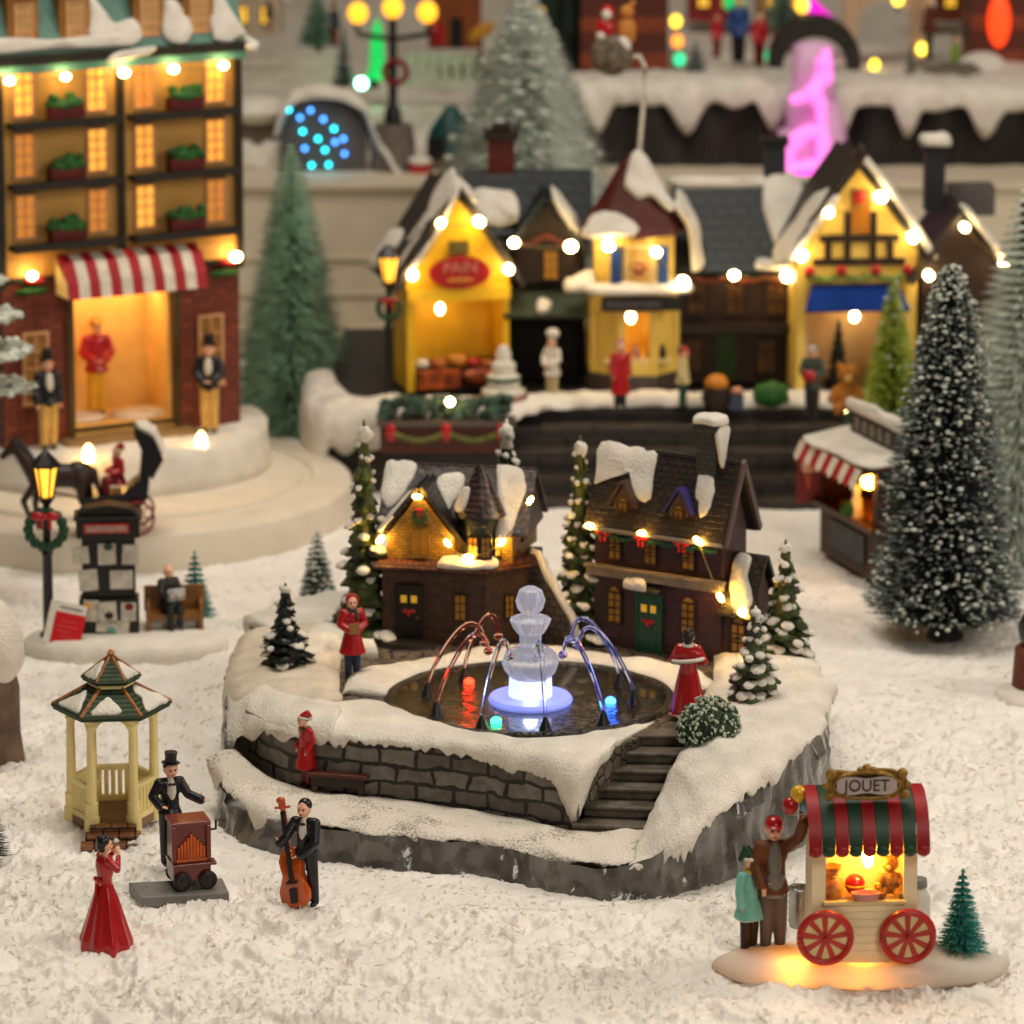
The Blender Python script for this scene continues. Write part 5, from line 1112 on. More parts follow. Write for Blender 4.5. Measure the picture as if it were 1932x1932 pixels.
b = MB(); b.ell((.14, .0, .07), (.05, .03, .03)); b.ell((.12, .0, .09), (.03, .03, .03)); obj('ribbon', b, WHITE, bl)
p = pose_of(ea=(-.15, -.02, .65), eb=(.13, -.09, .68), wb=(.1, -.16, .72), wa=(-.14, -.04, .52), hs=1.35, head=(.02, -.01, .93))
hh = MB(); hh.cap((.015, .0, .98), (-.02, .03, 1.06), .06, .045); hh.cap((-.02, .03, 1.06), (-.08, .05, .96), .04, .03)
scf = MB(); scf.torus((.02, -.005, .835), .062, .028, 'Z', 18, 8); scf.cap((.07, -.07, .83), (.11, -.11, .58), .028, .03)
fr2 = MB(); fr2.torus((.02, -.005, .965), .075, .02, 'Z', 20, 8); fr2.torus((0, 0, .36), .12, .022, 'Z', 20, 8, 0, .8)
person('child in turquoise coat, green hat and yellow scarf beside the balloon seller', P(1413, 1796, .1), .63, R(40), p,
       [('coat', g_coat(p, .024, .36, .135), mt('turquoise', '#78c0b2', .5)), ('trousers', g_legs(p, .012), DBROWN), ('boots', g_shoes(p, .06), DBROWN), ('hat', hh, GREEN), ('fur_trim', fr2, WHITE), ('scarf', scf, mt('scarf_yellow', '#d8a51c', .6))])
# ------------------------------------------------------------------ generic small figure for the blurred rows
def fig(label, loc, h, yaw, coat, legs, hat=None, hatm=RED, hem=.42, fl=.1, hs=1.25, beard=False, arms=None, hair=DBROWN, extra=(), face=True, group=None, vox=.014):
    k = dict(hs=hs)
    if arms == 'front': k.update(ea=(-.15, -.03, .66), eb=(.15, -.03, .66), wa=(-.06, -.11, .58), wb=(.06, -.11, .58), da=V((.8, -.4, .1)), db=V((-.8, -.4, .1)))
    if arms == 'up': k.update(eb=(.18, -.04, .84), wb=(.2, -.06, .98))
    p = pose_of(**k); L = [('coat', g_coat(p, .02, hem, fl), coat), ('trousers', g_legs(p, .01), legs), ('shoes', g_shoes(p, .03), BLACK)]
    L.append(('hair', g_hair(p, 'beard' if beard else 'short'), WHITE if beard else hair))
    if hat == 'top': L.append(('top_hat', hat_top(p), hatm, 0))
    if hat == 'cap': L.append(('cap', hat_cap(p), hatm))
    if hat == 'santa': L += [('hat', hat_santa(p), hatm), ('hat_trim', hat_trim(p), WHITE)]
    if hat == 'chef':
        b = MB(); q = p['head']; b.cyl(q+V((0, .01, .05)), q+V((0, .01, .1)), .055*hs, .06*hs, 14); b.ell(q+V((0, .01, .14)), (.085*hs, .085*hs, .06*hs)); L.append(('chef_hat', b, WHITE))
    L += list(extra)
    if vox > .012: L = [(a, b_, m, *r) for a, b_, m, *r in L]
    return person(label, loc, h, yaw, p, L, group, face, vox)
def plat(name, label, cat, loc, rx, ry, h, m=SNOW, lump=.02, part='mound', tp=.88):
    t = thing(name, label, cat, loc); b = MB(); b.lathe([(0, -.06), (rx, -.06), (rx*1.02, h*.3), (rx*.97, h*.8), (rx*tp, h), (0, h)], 56, sy=ry/rx)
    b.v = [tuple(V(q)+V((1, 1, .4))*lump*noise.noise(V(q)*3)) for q in b.v]; obj(part, b, m, t, ang=0 if lump else 40); return t

# ------------------------------------------------------------------ newsstand scene on the left
NB = P(238, 1222, 0)
plat('snow_pedestal', 'oval white base under the newsstand, lamp and bench', 'base', NB, .8, .42, .12)
IRON = mt('cast_iron', '#12110f', .4, .15, 20, .15)
def lamp_post(label, loc, h, wr=.14, lit='#ffb437', s=2.2, r=.045, group=None):
    t = thing('street_lamp', label, 'street lamp', loc, 0, group); k = h/1.5
    b = MB(); b.lathe([(0, -.02), (r*1.6, -.02), (r*1.5, .04), (r*.95, .06), (r*.85, .45*h), (r*1.1, .46*h), (r*.75, .48*h), (r*.6, .72*h), (r*1.1, .74*h), (r*1.6, .765*h), (0, .766*h)], 14); obj('post', b, IRON, t)
    z0, z1 = .768*h, .93*h; r0, r1 = .055*k, .098*k
    b = MB(); b.lathe([(0, z0), (r0*.9, z0), (r1*.92, z1), (0, z1)], 6); obj('lantern_glass', b, glow('lantern_glass', lit, s), t, smooth=False)
    b = MB()
    for i in range(6): a = 2*pi*i/6; b.tube([(r0*cos(a), r0*sin(a), z0), (r1*cos(a), r1*sin(a), z1)], .009*k, 5)
    obj('lantern_frame', b, IRON, t)
    b = MB(); b.lathe([(0, z1), (r1*1.25, z1), (r1*1.2, z1+.02*k), (r1*.45, z1+.1*k), (r1*.2, z1+.12*k), (.01, h), (0, h)], 6); obj('lantern_cap', b, IRON, t, smooth=False)
    if wr: wreath(t, (0, -r*1.4, .6*h), wr)
    return t
lamp_post('black street lamp with glowing amber lantern and wreath at left', P(92, 1204, .1), 1.5)
pt = thing('price_tag', 'white card with a red label leaning against the lamp base', 'price tag', P(122, 1216, .06)+V((0, -.12, 0)), R(0)); pt.rotation_euler = (R(-16), R(12), 0)
b = MB(); b.bx(-.13, .12, 0, .006, 0, .36); b.bx(-.17, -.13, .0, .05, .02, .36); obj('card', b, WHITE, pt, smooth=False)
b = MB(); b.bx(-.115, .125, -.006, -.001, -.02, .28); o = obj('red_label', b, mt('label_red', '#c40d18', .4, .04, 5, 0), pt, smooth=False)
b = MB()
for i, (x0, x1) in enumerate(((-.06, .06), (-.08, .08), (-.08, .03), (-.05, .07), (-.02, .03))): b.bx(x0, x1, -.009, -.0065, .21-.04*i, .217-.04*i)
obj('printed_lines', b, mt('label_print', '#d8505a', .5, 0, 1, 0), o, smooth=False); b = MB(); b.bx(-.09, .09, -.003, -.0005, .31, .325); obj('printed_line', b, GREY, pt, smooth=False)
ks = thing('newsstand', 'black newsstand with hung papers and a red bordered sign', 'newsstand', P(207, 1196, .1), R(4))
b = MB(); b.bx(-.235, .235, -.06, .14, 0, .30); b.bx(-.21, .21, -.02, .14, .3, .82); b.bx(-.25, .25, -.09, .16, .8, .95); b.bx(-.27, .27, -.11, .18, .95, .975); b.ext([(-.25, -.05, .975), (.25, -.05, .975), (.18, -.05, 1.03), (0, -.05, 1.06), (-.18, -.05, 1.03)], (0, .2, 0)); obj('stand', b, IRON, ks, smooth=False, bevel=.008)
b = MB(); b.bx(-.19, .17, -.105, -.09, .845, .925); sgn = obj('sign', b, RED, ks, smooth=False)
b = MB(); b.bx(-.17, .15, -.112, -.106, .86, .91); obj('sign_panel', b, mt('sign_pink', '#b08878', .5, .25, 40, .1), sgn, smooth=False)
for i, (x, z, w_, h, m_) in enumerate(((-.16, .67, .13, .14, WHITE), (-.0, .66, .14, .17, WHITE), (.14, .66, .13, .16, WHITE), (-.13, .46, .15, .17, WHITE), (.1, .45, .18, .15, WHITE), (-.16, .2, .12, .17, WHITE), (-.01, .19, .16, .18, WHITE), (.15, .2, .12, .15, WHITE), (.02, .08, .26, .1, WHITE))):
    b = MB(); y = -.03 if z > .3 else -.07; b.box((x, y, z), (w_, .012, h)); p_ = obj('newspaper', b, mt('paper', '#c9c1b2', .6, .2, 14, .2), ks, smooth=False); p_.rotation_euler = (0, R((i*37) % 11-5), 0)
for (x, z, m_) in ((-.17, .25, YEL), (.16, .24, DRED), (0, .72, GREEN), (.02, .05, TEAL), (.0, .17, DBROWN)):
    b = MB(); b.ell((x, -.082 if z < .3 else -.042, z), (.035, .006, .03), 10, 6); obj('printed_picture', b, m_, ks)
bn = thing('bench', 'tan wooden bench with high back right of the newsstand', 'bench', P(330, 1188, .1), R(6))
BW = mt('bench_wood', '#8a5a28', .5, .2, 8, .2)
b = MB(); b.box((0, .0, .13), (.46, .2, .03)); obj('seat', b, BW, bn, smooth=False); b = MB(); b.box((0, .1, .24), (.48, .03, .2)); obj('backrest', b, BW, bn, smooth=False)
for x in (-.21, .21): b = MB(); b.box((x, .0, .12), (.03, .22, .24)); obj('side_panel', b, BW, bn, smooth=False)
b = MB(); b.bx(-.22, .22, .0, .1, 0, .13); obj('apron', b, SNOW, bn, smooth=False)
p = pose_of(hip=(0, .02, .53), ha=(-.05, 0, .52), hb=(.05, 0, .52), ka=(-.06, -.19, .5), kb=(.07, -.19, .47), fa=(-.07, -.2, .25), fb=(.05, -.24, .27), ea=(-.14, -.08, .66), eb=(.14, -.08, .66), wa=(-.08, -.18, .66), wb=(.08, -.18, .66), hs=1.25)
nw = MB(); nw.box((.02, -.2, .66), (.24, .03, .16))
person('seated bald man in dark coat reading a newspaper on the tan bench', P(318, 1188, .1)+V((0, .02, -.1)), .62, R(30), p, [('coat', g_coat(p, .02, .5, .1), mt('dark_coat', '#2b2320', .5)), ('trousers', g_legs(p), mt('dark_trousers', '#1e2524', .6)), ('shoes', g_shoes(p), BLACK), ('newspaper', nw, mt('blue_paper', '#2f5a7c', .6, .3, 8, 0, col2='#c8c4bc'), 0)], vox=.012)
brush_tree('tiny teal brush tree behind the tan bench', P(365, 1182, .1)+V((0, .2, 0)), 0.56, .17, 1600, NEEDT, mt('teal_tip', '#4fa090'), .3, .2, 0, .006, seed=5, up=-.1, wire=.012)

# ------------------------------------------------------------------ round turntable, horse carriage, tall building
DC = V((-3.5, 37.1, 0))
b = MB(); b.lathe([(0, -.05), (2.08, -.05), (2.1, .02), (2.06, .26), (2.0, .3), (1.72, .31), (1.7, .285), (1.64, .285), (1.62, .33), (1.5, .35), (0, .35)], 96); dt = thing('turntable', 'large round white display disc under the tall building', 'display disc', DC); obj('disc', b, mt('disc_white', '#ded3c0', .5, .05, 3, .1), dt)
MB_ = plat('snow_pedestal', 'faceted white snow base under the tall lit building', 'base', DC+V((-.1, .35, .34)), 1.42, 1.35, .38, SNOW, .09, 'mound', .96)
HS = mt('horse_brown', '#2e1a10', .45, .25, 6, .2)
hc = P(160, 1004, .33)
ho = MB()      # horse, walking to the left: chest, barrel, rump, arched neck, head, jointed legs
for a in (((-.16, 0, .5), (.2, 0, .5), .105, .11), ((-.2, 0, .53), (-.34, 0, .74), .085, .055), ((-.34, 0, .74), (-.37, 0, .8), .055, .05), ((-.35, 0, .79), (-.47, 0, .68), .05, .032),
          ((.22, .06, .48), (.27, .07, .3), .065, .036), ((.27, .07, .3), (.33, .07, .2), .034, .028), ((.33, .07, .2), (.3, .07, .03), .026, .024), ((.2, -.06, .48), (.2, -.07, .3), .065, .036), ((.2, -.07, .3), (.25, -.07, .19), .034, .028), ((.25, -.07, .19), (.22, -.07, .03), .026, .024),
          ((-.17, .06, .45), (-.2, .06, .24), .05, .03), ((-.2, .06, .24), (-.18, .06, .03), .028, .024), ((-.18, -.06, .45), (-.3, -.07, .3), .05, .03), ((-.3, -.07, .3), (-.24, -.07, .14), .028, .024), ((.31, 0, .54), (.37, 0, .3), .035, .02)): ho.cap(*a)
ho.ell((.18, 0, .5), (.14, .11, .13)); ho.ell((-.15, 0, .5), (.12, .1, .13)); ho.ell((-.34, .03, .85), (.015, .012, .035)); ho.ell((-.34, -.03, .85), (.015, .012, .035))
o = obj('horse', ho, HS, remesh=.014); o.location = hc+V((-.22, 0, 0)); o.rotation_euler = (0, 0, R(5)); o.scale = (.98,)*3; tag(o, 'dark brown horse harnessed in front of the black carriage', 'horse')
b = MB(); b.tube([(-.2, 0, .62), (-.3, -.02, .78), (-.36, 0, .85)], [.03, .035, .02], 6); obj('mane', b, BLACK, o); b = MB(); b.torus((-.17, 0, .52), .125, .018, 'X', 18, 6); obj('harness', b, BLACK, o)
cg = thing('carriage', 'black open carriage with tall curved snow edged hood', 'carriage', hc+V((.28, .05, 0)), R(5)); cg.scale = (.7, .8, .75)
b = MB(); b.ext([(-.42, -.16, .42), (-.3, -.16, .24), (.2, -.16, .22), (.36, -.16, .4), (.42, -.16, .9), (.3, -.16, 1.02), (.26, -.16, .62), (.05, -.16, .46), (-.2, -.16, .44)], (0, .36, 0)); obj('body', b, BLACK, cg, smooth=False, bevel=.012)
b = MB(); b.ext([(.42, -.18, .62), (.56, -.18, .86), (.44, -.18, 1.12), (.24, -.18, 1.22), (.2, -.18, 1.16), (.3, -.18, .95), (.34, -.18, .75)], (0, .4, 0)); hd_ = obj('hood', b, BLACK, cg, smooth=False, bevel=.01); b = MB(); snow_patch(b, [(.26, -.16, 1.23), (.44, -.17, 1.14), (.54, -.16, .92), (.54, .2, .92), (.44, .2, 1.14), (.26, .2, 1.23)], V((.6, 0, .7))*.05); obj('hood_snow', b, SNOW, hd_, ang=0)
for x, r in ((-.26, .14), (.24, .19)):
    for y in (-.2, .24): b = MB(); b.torus((x, y, r), r, .018, 'Y', 24, 6); [b.tube([(x, y, r), (x+r*cos(k*pi/4), y, r+r*sin(k*pi/4))], .008, 5) for k in range(8)]; obj('wheel', b, DRED, cg)
b = MB(); b.tube([(-.35, 0, .36), (-.9, -.02, .5)], .014, 6); obj('shaft', b, BROWN, cg)
p = pose_of(ha=(-.05, 0, .52), hb=(.05, 0, .52), ka=(-.06, -.2, .5), kb=(.06, -.2, .5), fa=(-.06, -.22, .28), fb=(.06, -.22, .28), wa=(-.08, -.16, .62), wb=(.08, -.16, .62), hs=1.2)
person('seated passenger in red coat in the black carriage', hc+V((.28, .1, .16)), .56, R(-60), p, [('coat', g_coat(p, .02, .42, .12), RED), ('trousers', g_legs(p), DRED), ('hat', hat_santa(p), RED), ('hat_trim', hat_trim(p), WHITE)], vox=.014)

# tall building with shop window
bl_ = V((-4.46, 36.4, .7)); BWd = 2.27; BH = 3.45
bd = thing('shop_building', 'tall ochre building with rows of lit windows above a toy shop window', 'building', bl_, R(28))
OCH = mt('ochre_wall', '#c8964a', .55, .08, 3, .08); BK2 = brick('red_brick', '#8a3a1c', '#70290f', '#4a1c0c', .14, .055, 'x', .6, .5)
WLIT = glow('window_amber', '#ffb040', .75); WF = mt('window_frame', '#d8a070', .5)
b = MB(); b.bx(0, BWd, 0, 1.6, 1.5, BH); obj('upper_wall', b, OCH, bd, smooth=False)
b = MB(); sx0, sx1 = .66, 1.62; b.bx(0, sx0, 0, 1.6, 0, 1.5); b.bx(sx1, BWd, 0, 1.6, 0, 1.5); b.bx(sx0, sx1, 0, .05, 1.36, 1.5); b.bx(sx0, sx1, .6, .64, 0, 1.5); obj('brick_ground_floor', b, BK2, bd, smooth=False)
b = MB(); b.bx(sx0, sx1, 0, .6, 0, .14); b.bx(sx0, sx1, .02, .6, 1.33, 1.355); b.bx(sx0-.001, sx0+.03, .05, .6, .14, 1.33); b.bx(sx1-.03, sx1, .05, .6, .14, 1.33); b.bx(sx0+.03, sx1-.03, .56, .6, .14, 1.33); obj('shop_interior', b, mt('shop_amber', '#f0c878', .5, .15, 2.5, .05), bd, smooth=False)
b = MB(); b.bx(sx0-.06, sx0, -.03, .02, 0, 1.4); b.bx(sx1, sx1+.06, -.03, .02, 0, 1.4); b.bx(sx0, sx1, -.03, .0, .1, .14); obj('shop_frame', b, mt('bronze', '#4a3812', .45), bd, smooth=False)
b = MB(); b.bx(sx0+.08, sx1-.08, .25, .4, 1.3, 1.325); obj('shop_lamp', b, glow('shop_lamp', '#ffd08a', 12), bd, smooth=False)
b = MB(); b.ell((sx0+.2, .3, .16), (.22, .2, .05)); b.ell((sx1-.25, .25, .15), (.28, .2, .05)); obj('window_snow', b, SNOW, bd)
DKT = mt('dark_trim', '#231d14', .5)
b = MB()
for x in (.0, BWd/2, BWd): b.bx(x-.03, x+.03, -.05, .02, 1.5 if x == BWd/2 else 1.45, BH)
b.bx(-.03, BWd+.03, -.04, .0, 1.5, 1.54); obj('posts', b, DKT, bd, smooth=False)
SILL = mt('planter_red', '#5c0c0c', .5); HED = mt('hedge_green', '#1e5a18', .6, .4, 14, .6, bs=30)
rwin = random.Random(12); WLITS = [WLIT, glow('window_amber_dim', '#e8943a', .42), glow('window_amber_bright', '#ffb444', .85)]
for k, z in enumerate((1.86, 2.4, 2.94)):
    for h_ in (0, 1):
        x0 = .1+h_*(BWd/2); x1 = x0+BWd/2-.16
        b = MB(); b.bx(x0-.04, x1+.02, -.2, -.02, z-.07, z-.02); b.bx(x0-.04, x1+.02, -.2, -.185, z-.02, z); obj('balcony', b, DKT, bd, smooth=False)
        for x in (x0+.13, x1-.16): window(bd, (x, -.008, z+.22), .16, .36, rwin.choice(WLITS), WF, n=(2, 4), t=.014)
        xc = (x0+x1)/2; b = MB(); b.box((xc, -.1, z+.05), (.32, .1, .1)); pln = obj('planter', b, SILL, bd, smooth=False)
        b = MB()
        for i in range(16): b.ell((xc+rwin.uniform(-.15, .15), -.1+rwin.uniform(-.03, .03), z+.1+rwin.uniform(0, .09)), (.05, .04, .04), 7, 5)
        b.ell((xc, -.1, z+.11), (.16, .06, .06), 10, 6); obj('hedge', b, HED, pln)
b = MB(); b.bx(-.1, BWd+.1, -.14, 1.7, BH-.02, BH+.06); obj('cornice', b, DKT, bd, smooth=False); b = MB(); b.bx(-.05, BWd+.05, -.08, .0, BH-.1, BH-.02); obj('frieze', b, TEAL, bd, smooth=False)
b = MB(); b.ext([(-.05, -.08, BH+.06), (-.05, 1.65, BH+.06), (-.05, 1.2, BH+.95), (-.05, .35, BH+.95)], (BWd+.1, 0, 0)); obj('mansard_roof', b, mt('roof_teal', '#5d8578', .5, .15, 5, .2), bd, smooth=False)
for x in (.24, .72, 1.42, 1.9):
    b = MB(); b.bx(x-.14, x+.14, -.02, .5, BH+.1, BH+.56); b.bx(x-.17, x+.17, -.06, .5, BH+.56, BH+.6); d = obj('dormer', b, mt('dormer_ochre', '#a8702a', .5), bd, smooth=False); window(d, (x, -.03, BH+.33), .15, .32, mt('pale_pane', '#d8b070', .5), WF, n=(3, 4), t=.012)
b = MB(); sl = lambda x, t: (x, -.08+.43*t, BH+.06+.89*t+.02)
for pts in (((-.04, .0), (.5, .02), (1.0, .0), (1.2, .1), (.9, .12), (.5, .1), (-.04, .14)), ((.86, .05), (1.3, .02), (1.3, .25), (1.05, .2), (.92, .5)), ((1.55, .03), (1.8, .02), (1.8, .3), (1.6, .4)), ((2.02, .02), (2.3, .02), (2.3, .1), (2.12, .55), (2.03, .6))): snow_patch(b, [sl(*q) for q in pts], V((0, -.9, .4))*.05)
snow_patch(b, [(.98, -.14, BH-.04), (1.35, -.15, BH), (1.4, -.12, BH+.06), (1.1, -.12, BH+.04)], (0, -.03, .02)); snow_patch(b, [(BWd+.02, -.16, BH), (BWd+.14, -.16, BH), (BWd+.14, .3, BH+.05), (BWd+.02, .2, BH+.08)], (0, -.01, .06))
split('roof_snow', b, SNOW, bd, ang=0)
b = MB(); n_ = 14; ax0, ax1 = .5, 1.82
for k in range(n_-1):
    a, c = ax0+(ax1-ax0)*k/(n_-1), ax0+(ax1-ax0)*(k+1)/(n_-1); prf = [(-.04, 1.72), (-.2, 1.66), (-.3, 1.5), (-.33, 1.36), (-.31, 1.36), (-.28, 1.5), (-.18, 1.64), (-.04, 1.69)]
    b.ext([(a, y, z) for y, z in prf], (c-a, 0, 0), k % 2)
obj('awning', b, [mt('awning_crimson', '#a8101c', .5), mt('awning_white', '#e0d2c0', .5)], bd, smooth=False)
b = MB(); b.ext([(ax0-.004, -.04, 1.70), (ax0-.004, -.29, 1.5), (ax0-.004, -.32, 1.37), (ax0-.004, -.04, 1.37)], (-.012, 0, 0)); obj('awning_side', b, CREAM, bd, smooth=False)
for x in (.3, 1.98): window(bd, (x, -.01, .72), .2, .6, mt('dim_amber_pane', '#9a6a28', .5, .3, 14), WF, n=(2, 4), t=.016)
b = MB(); b.bx(.5, 1.75, -.25, .0, -.02, .06); b.bx(.42, 1.83, -.42, .0, -.06, .0); obj('step', b, mt('step_gold', '#8a7048', .5), bd, smooth=False)
BDM = wm(bd); EB = glow('eave_bulb', '#ffd484', 55)
for x, z in ((.26, 1.5), (2.1, 1.5)):
    b = MB(); b.ell((x, -.05, z-.08), (.16, .04, .035)); obj('holly', b, HED, bd); b = MB(); b.ell((x+.03, -.08, z+.02), (.1, .03, .03)); obj('bow', b, RED, bd)
strip('five lit bulbs along the eaves of the tall ochre building', [W(BDM, x, -.14, BH-.14) for x in (.06, .58, 1.13, 1.6, 2.08)], r=.035, ln=1.3, sag=.02, m=EB)
strip('two lit bulbs at the ends of the striped shop awning', [W(BDM, .25, -.1, 1.57), W(BDM, 2.2, -.1, 1.57)], r=.04, ln=1.2, wire=False, m=EB)
for x, px, py in ((0, 167, 866), (1, 380, 842)):
    t = thing('ground_light', 'bulb shaped light on the snow in front of the left shop step' if x == 0 else 'bulb shaped light on the snow below the gentleman at right', 'light', P(px, py, .72)); b = MB(); b.lathe([(0, -.02), (.05, -.02), (.052, .03), (.035, .1), (.012, .13), (0, .132)], 14); obj('bulb', b, glow('ground_bulb', '#ffc46a', 22), t)
TAN = mt('tan_cloth', '#c9a45c', .6)
shirt_ = lambda: (lambda b: b.ell((0, -.05, .72), (.05, .05, .13)))(MB())
for lx, px, py in (('gentleman in black tailcoat and top hat left of the shop window', 92, 846), ('gentleman in black tailcoat and top hat right of the shop window', 396, 815)):
    fig(lx, P(px, py, .74), .82, R(25 if px < 200 else -5), BLACK, TAN, 'top', BLACK, .5, .1, 1.2, arms=None if px < 200 else 'front', extra=(('shirt', shirt_(), WHITE),), group='gentlemen by the shop window', vox=.012)
fig('toy figure in red tunic standing inside the lit shop window', W(BDM, 1.0, .3, .16), .88, R(20), RED, YEL, 'cap', GOLD, .46, .11, 1.2, arms='front', vox=.013)
brush_tree('slender mint frosted brush tree between the tall building and yellow shops', P(553, 800, 0), 2.75, .66, 8000, NEEDG, mt('mint_tip', '#a9cfae', .7, .2, 6, 0), 1.0, .6, 0, 0.011, seed=41, pw=.78, up=-.05, rows=46, wire=.05)

# ------------------------------------------------------------------ left and right edges
brush_tree('thick frosted pine whose boughs reach in at the left edge', P(-52, 1140, 0), 3.0, .52, 1900, mt('pine_green', '#2d3f26', .6, .3), FROST, .95, .5, .4, .022, z0=1.9, seed=51, fs=.03, pw=.5, rows=10, up=.1)
t = thing('snowy_rock', 'brown rock capped with thick snow at the left edge', 'rock', P(-22, 1425, 0)); b = MB(); b.lathe([(0, -.05), (.26, -.05), (.26, .2), (.22, .5), (.16, .8), (0, .9)], 30); b.v = [tuple(V(q)+V((1, 1, 0))*.06*noise.noise(V(q)*4)) for q in b.v]; obj('stone', b, mt('rock_brown', '#6b5648', .7, .35, 6, .8, bs=14), t, ang=30)
b = MB(); b.ell((.0, 0, .82), (.29, .27, .33), 30, 20); b.v = [tuple(V(q)+V((1, 1, 1))*.05*noise.noise(V(q)*4)) for q in b.v if True]; obj('snow_cap', b, SNOW, t, ang=0)
brush_tree('dark brush tree mostly outside the left edge below the snowy rock', P(-32, 1628, 0), .62, .2, 1500, NEED, GREYF, .3, .2, 0, .006, seed=61, up=.05)
brush_tree('tall dark blue green tree thickly flecked with snow at right', P(1783, 1196, 0), 3.0, .6, 15000, mt('needle_blue_black', '#091517', .6, .3, 8, 0), GREYF, .25, .14, .15, .011, seed=71, up=.12, rows=200, wire=.06, pw=.62, fs=.013, z0=.12)
brush_tree('tall pale frosted tree behind the dark tree at the right edge', P(1935, 1090, 0)+V((.0, .6, 0)), 3.2, .8, 9000, FROSTM, FROSTG, 1.0, .75, 0, .013, seed=81, up=-.05, rows=44, wire=.06)
t = thing('tub', 'reddish brown wooden tub with small green bush at the right edge', 'plant tub', P(1962, 1300, 0)); b = MB(); b.lathe([(0, 0), (.22, 0), (.2, .32), (.18, .34), (0, .34)], 20); obj('pot', b, mt('tub_wood', '#6b2e18', .6, .25, 6, .2), t); b = MB(); b.ell((0, 0, .46), (.17, .17, .2), 18, 12); b.v = [tuple(V(q)*(1+.12*noise.noise(V(q)*14))) for q in b.v]; obj('bush', b, LEAFD, t)
plat('snow_pedestal', 'round cream base under the reddish tub at the right edge', 'base', P(1975, 1318, -.03), .4, .35, .06)

# market stall
st = thing('market_stall', 'brown wooden stall with red white awning, snowy roof and open shutter', 'market stall', V((3.06, 34.5, 0)), R(-70)); st.scale = (.78, .8, .9)
SW = brick('stall_boards', '#4a2412', '#3c1c0d', '#170b05', 9, .09, 'x', .6, .4)
b = MB(); b.bx(-1.5, 0, 0, .03, 0, .5); b.bx(-1.5, 0, .7, .74, 0, 1.1); b.bx(-.03, 0, .03, .7, 0, 1.1); b.bx(-1.5, -1.47, .03, .7, 0, 1.1); b.bx(-.12, 0, -.01, .03, .5, 1.1); b.bx(-1.5, -1.42, -.01, .03, .5, 1.1); obj('body', b, SW, st, smooth=False)
b = MB(); b.bx(-1.46, -.04, .04, .68, .46, .49); b.bx(-1.46, -.04, .66, .69, .49, 1.08); obj('interior', b, mt('stall_amber', '#d8861c', .6), st, smooth=False)
b = MB(); b.bx(-1.52, .02, -.1, .1, .48, .53); obj('counter', b, BROWN, st, smooth=False); b = MB(); b.bx(-1.2, -.3, -.025, -.01, .12, .4); obj('front_panel', b, mt('slate', '#3a4046', .6, .3, 12), st, smooth=False)
b = MB(); b.ext([(-1.56, -.22, 1.06), (-1.56, .75, 1.12), (-1.56, .75, 1.18), (-1.56, -.22, 1.12)], (1.62, 0, 0)); obj('roof', b, SW, st, smooth=False)
b = MB(); snow_patch(b, [(-1.56, -.2, 1.13), (-.8, -.22, 1.13), (.04, -.2, 1.13), (.05, .2, 1.15), (.04, .74, 1.19), (-1.56, .74, 1.19)], (0, -.015, .035)); obj('roof_snow', b, SNOW, st, ang=0)
b = MB()
for k in range(11): b.ext([(-1.55+.145*k, -.22, 1.11), (-1.55+.145*(k+1), -.22, 1.11), (-1.55+.145*(k+1), -.3, .97), (-1.55+.145*(k+.5), -.31, .92), (-1.55+.145*k, -.3, .97)], (0, .012, .006), k % 2)
obj('awning', b, [mt('awning_white', '#e0d2c0'), mt('awning_crimson', '#a8101c')], st, smooth=False)
b = MB(); b.bx(-1.35, -.1, .28, .34, 1.16, 1.44); sb = obj('sign_board', b, mt('sign_black', '#1c1712', .5), st, smooth=False)
for k in range(5): b = MB(); b.bx(-1.25+.2*k, -1.12+.2*k, .272, .28, 1.24, 1.36); obj('faded_letter', b, mt('faded_letter', '#8a8070', .6, .4, 30), sb, smooth=False)
b = MB(); snow_patch(b, [(-1.38, .25, 1.43), (-.7, .24, 1.44), (-.08, .25, 1.43), (-.08, .38, 1.43), (-1.38, .38, 1.43)], (0, 0, .08)); obj('sign_snow', b, SNOW, sb, ang=0)
b = MB(); b.ell((-.25, .0, .93), (.09, .08, .07)); obj('lamp', b, glow('stall_bulb', '#ffa83a', 45), st)
sh = thing('tmp2', 'a', 'b'); bpy.data.objects.remove(sh)
b = MB(); pts = [(-.26, 0, 0), (.0, 0, 0), (.0, 0, .42)]+[(-.13+.13*cos(a), 0, .42+.13*sin(a)) for a in (pi*k/8 for k in range(1, 9))]; b.ext(pts, (0, .03, 0)); s2 = obj('shutter', b, DRED, st, smooth=False); s2.location = (-1.5, 0, .48); s2.rotation_euler = (0, 0, R(70)); b = MB(); b.ell((-.13, -.01, .36), (.085, .01, .08), 14, 8); obj('ice_cream_scoop', b, mt('scoop', '#d8b0a0', .5), s2); b = MB(); b.cyl((-.13, -.008, .28), (-.13, -.008, .13), .05, .01, 10); obj('cone', b, mt('cone', '#b5521e', .5), s2)
o = thing('market_goods', 'pale figurine with green leaves standing on the stall counter', 'figurine', W(wm(st), -.55, .0, .53)); b = MB(); b.lathe([(0, 0), (.06, 0), (.05, .15), (.03, .2), (.045, .26), (0, .3)], 14); obj('figure', b, WHITE, o); b = MB(); b.ell((-.06, 0, .07), (.08, .05, .08), 10, 7); obj('leaves', b, HED, o)
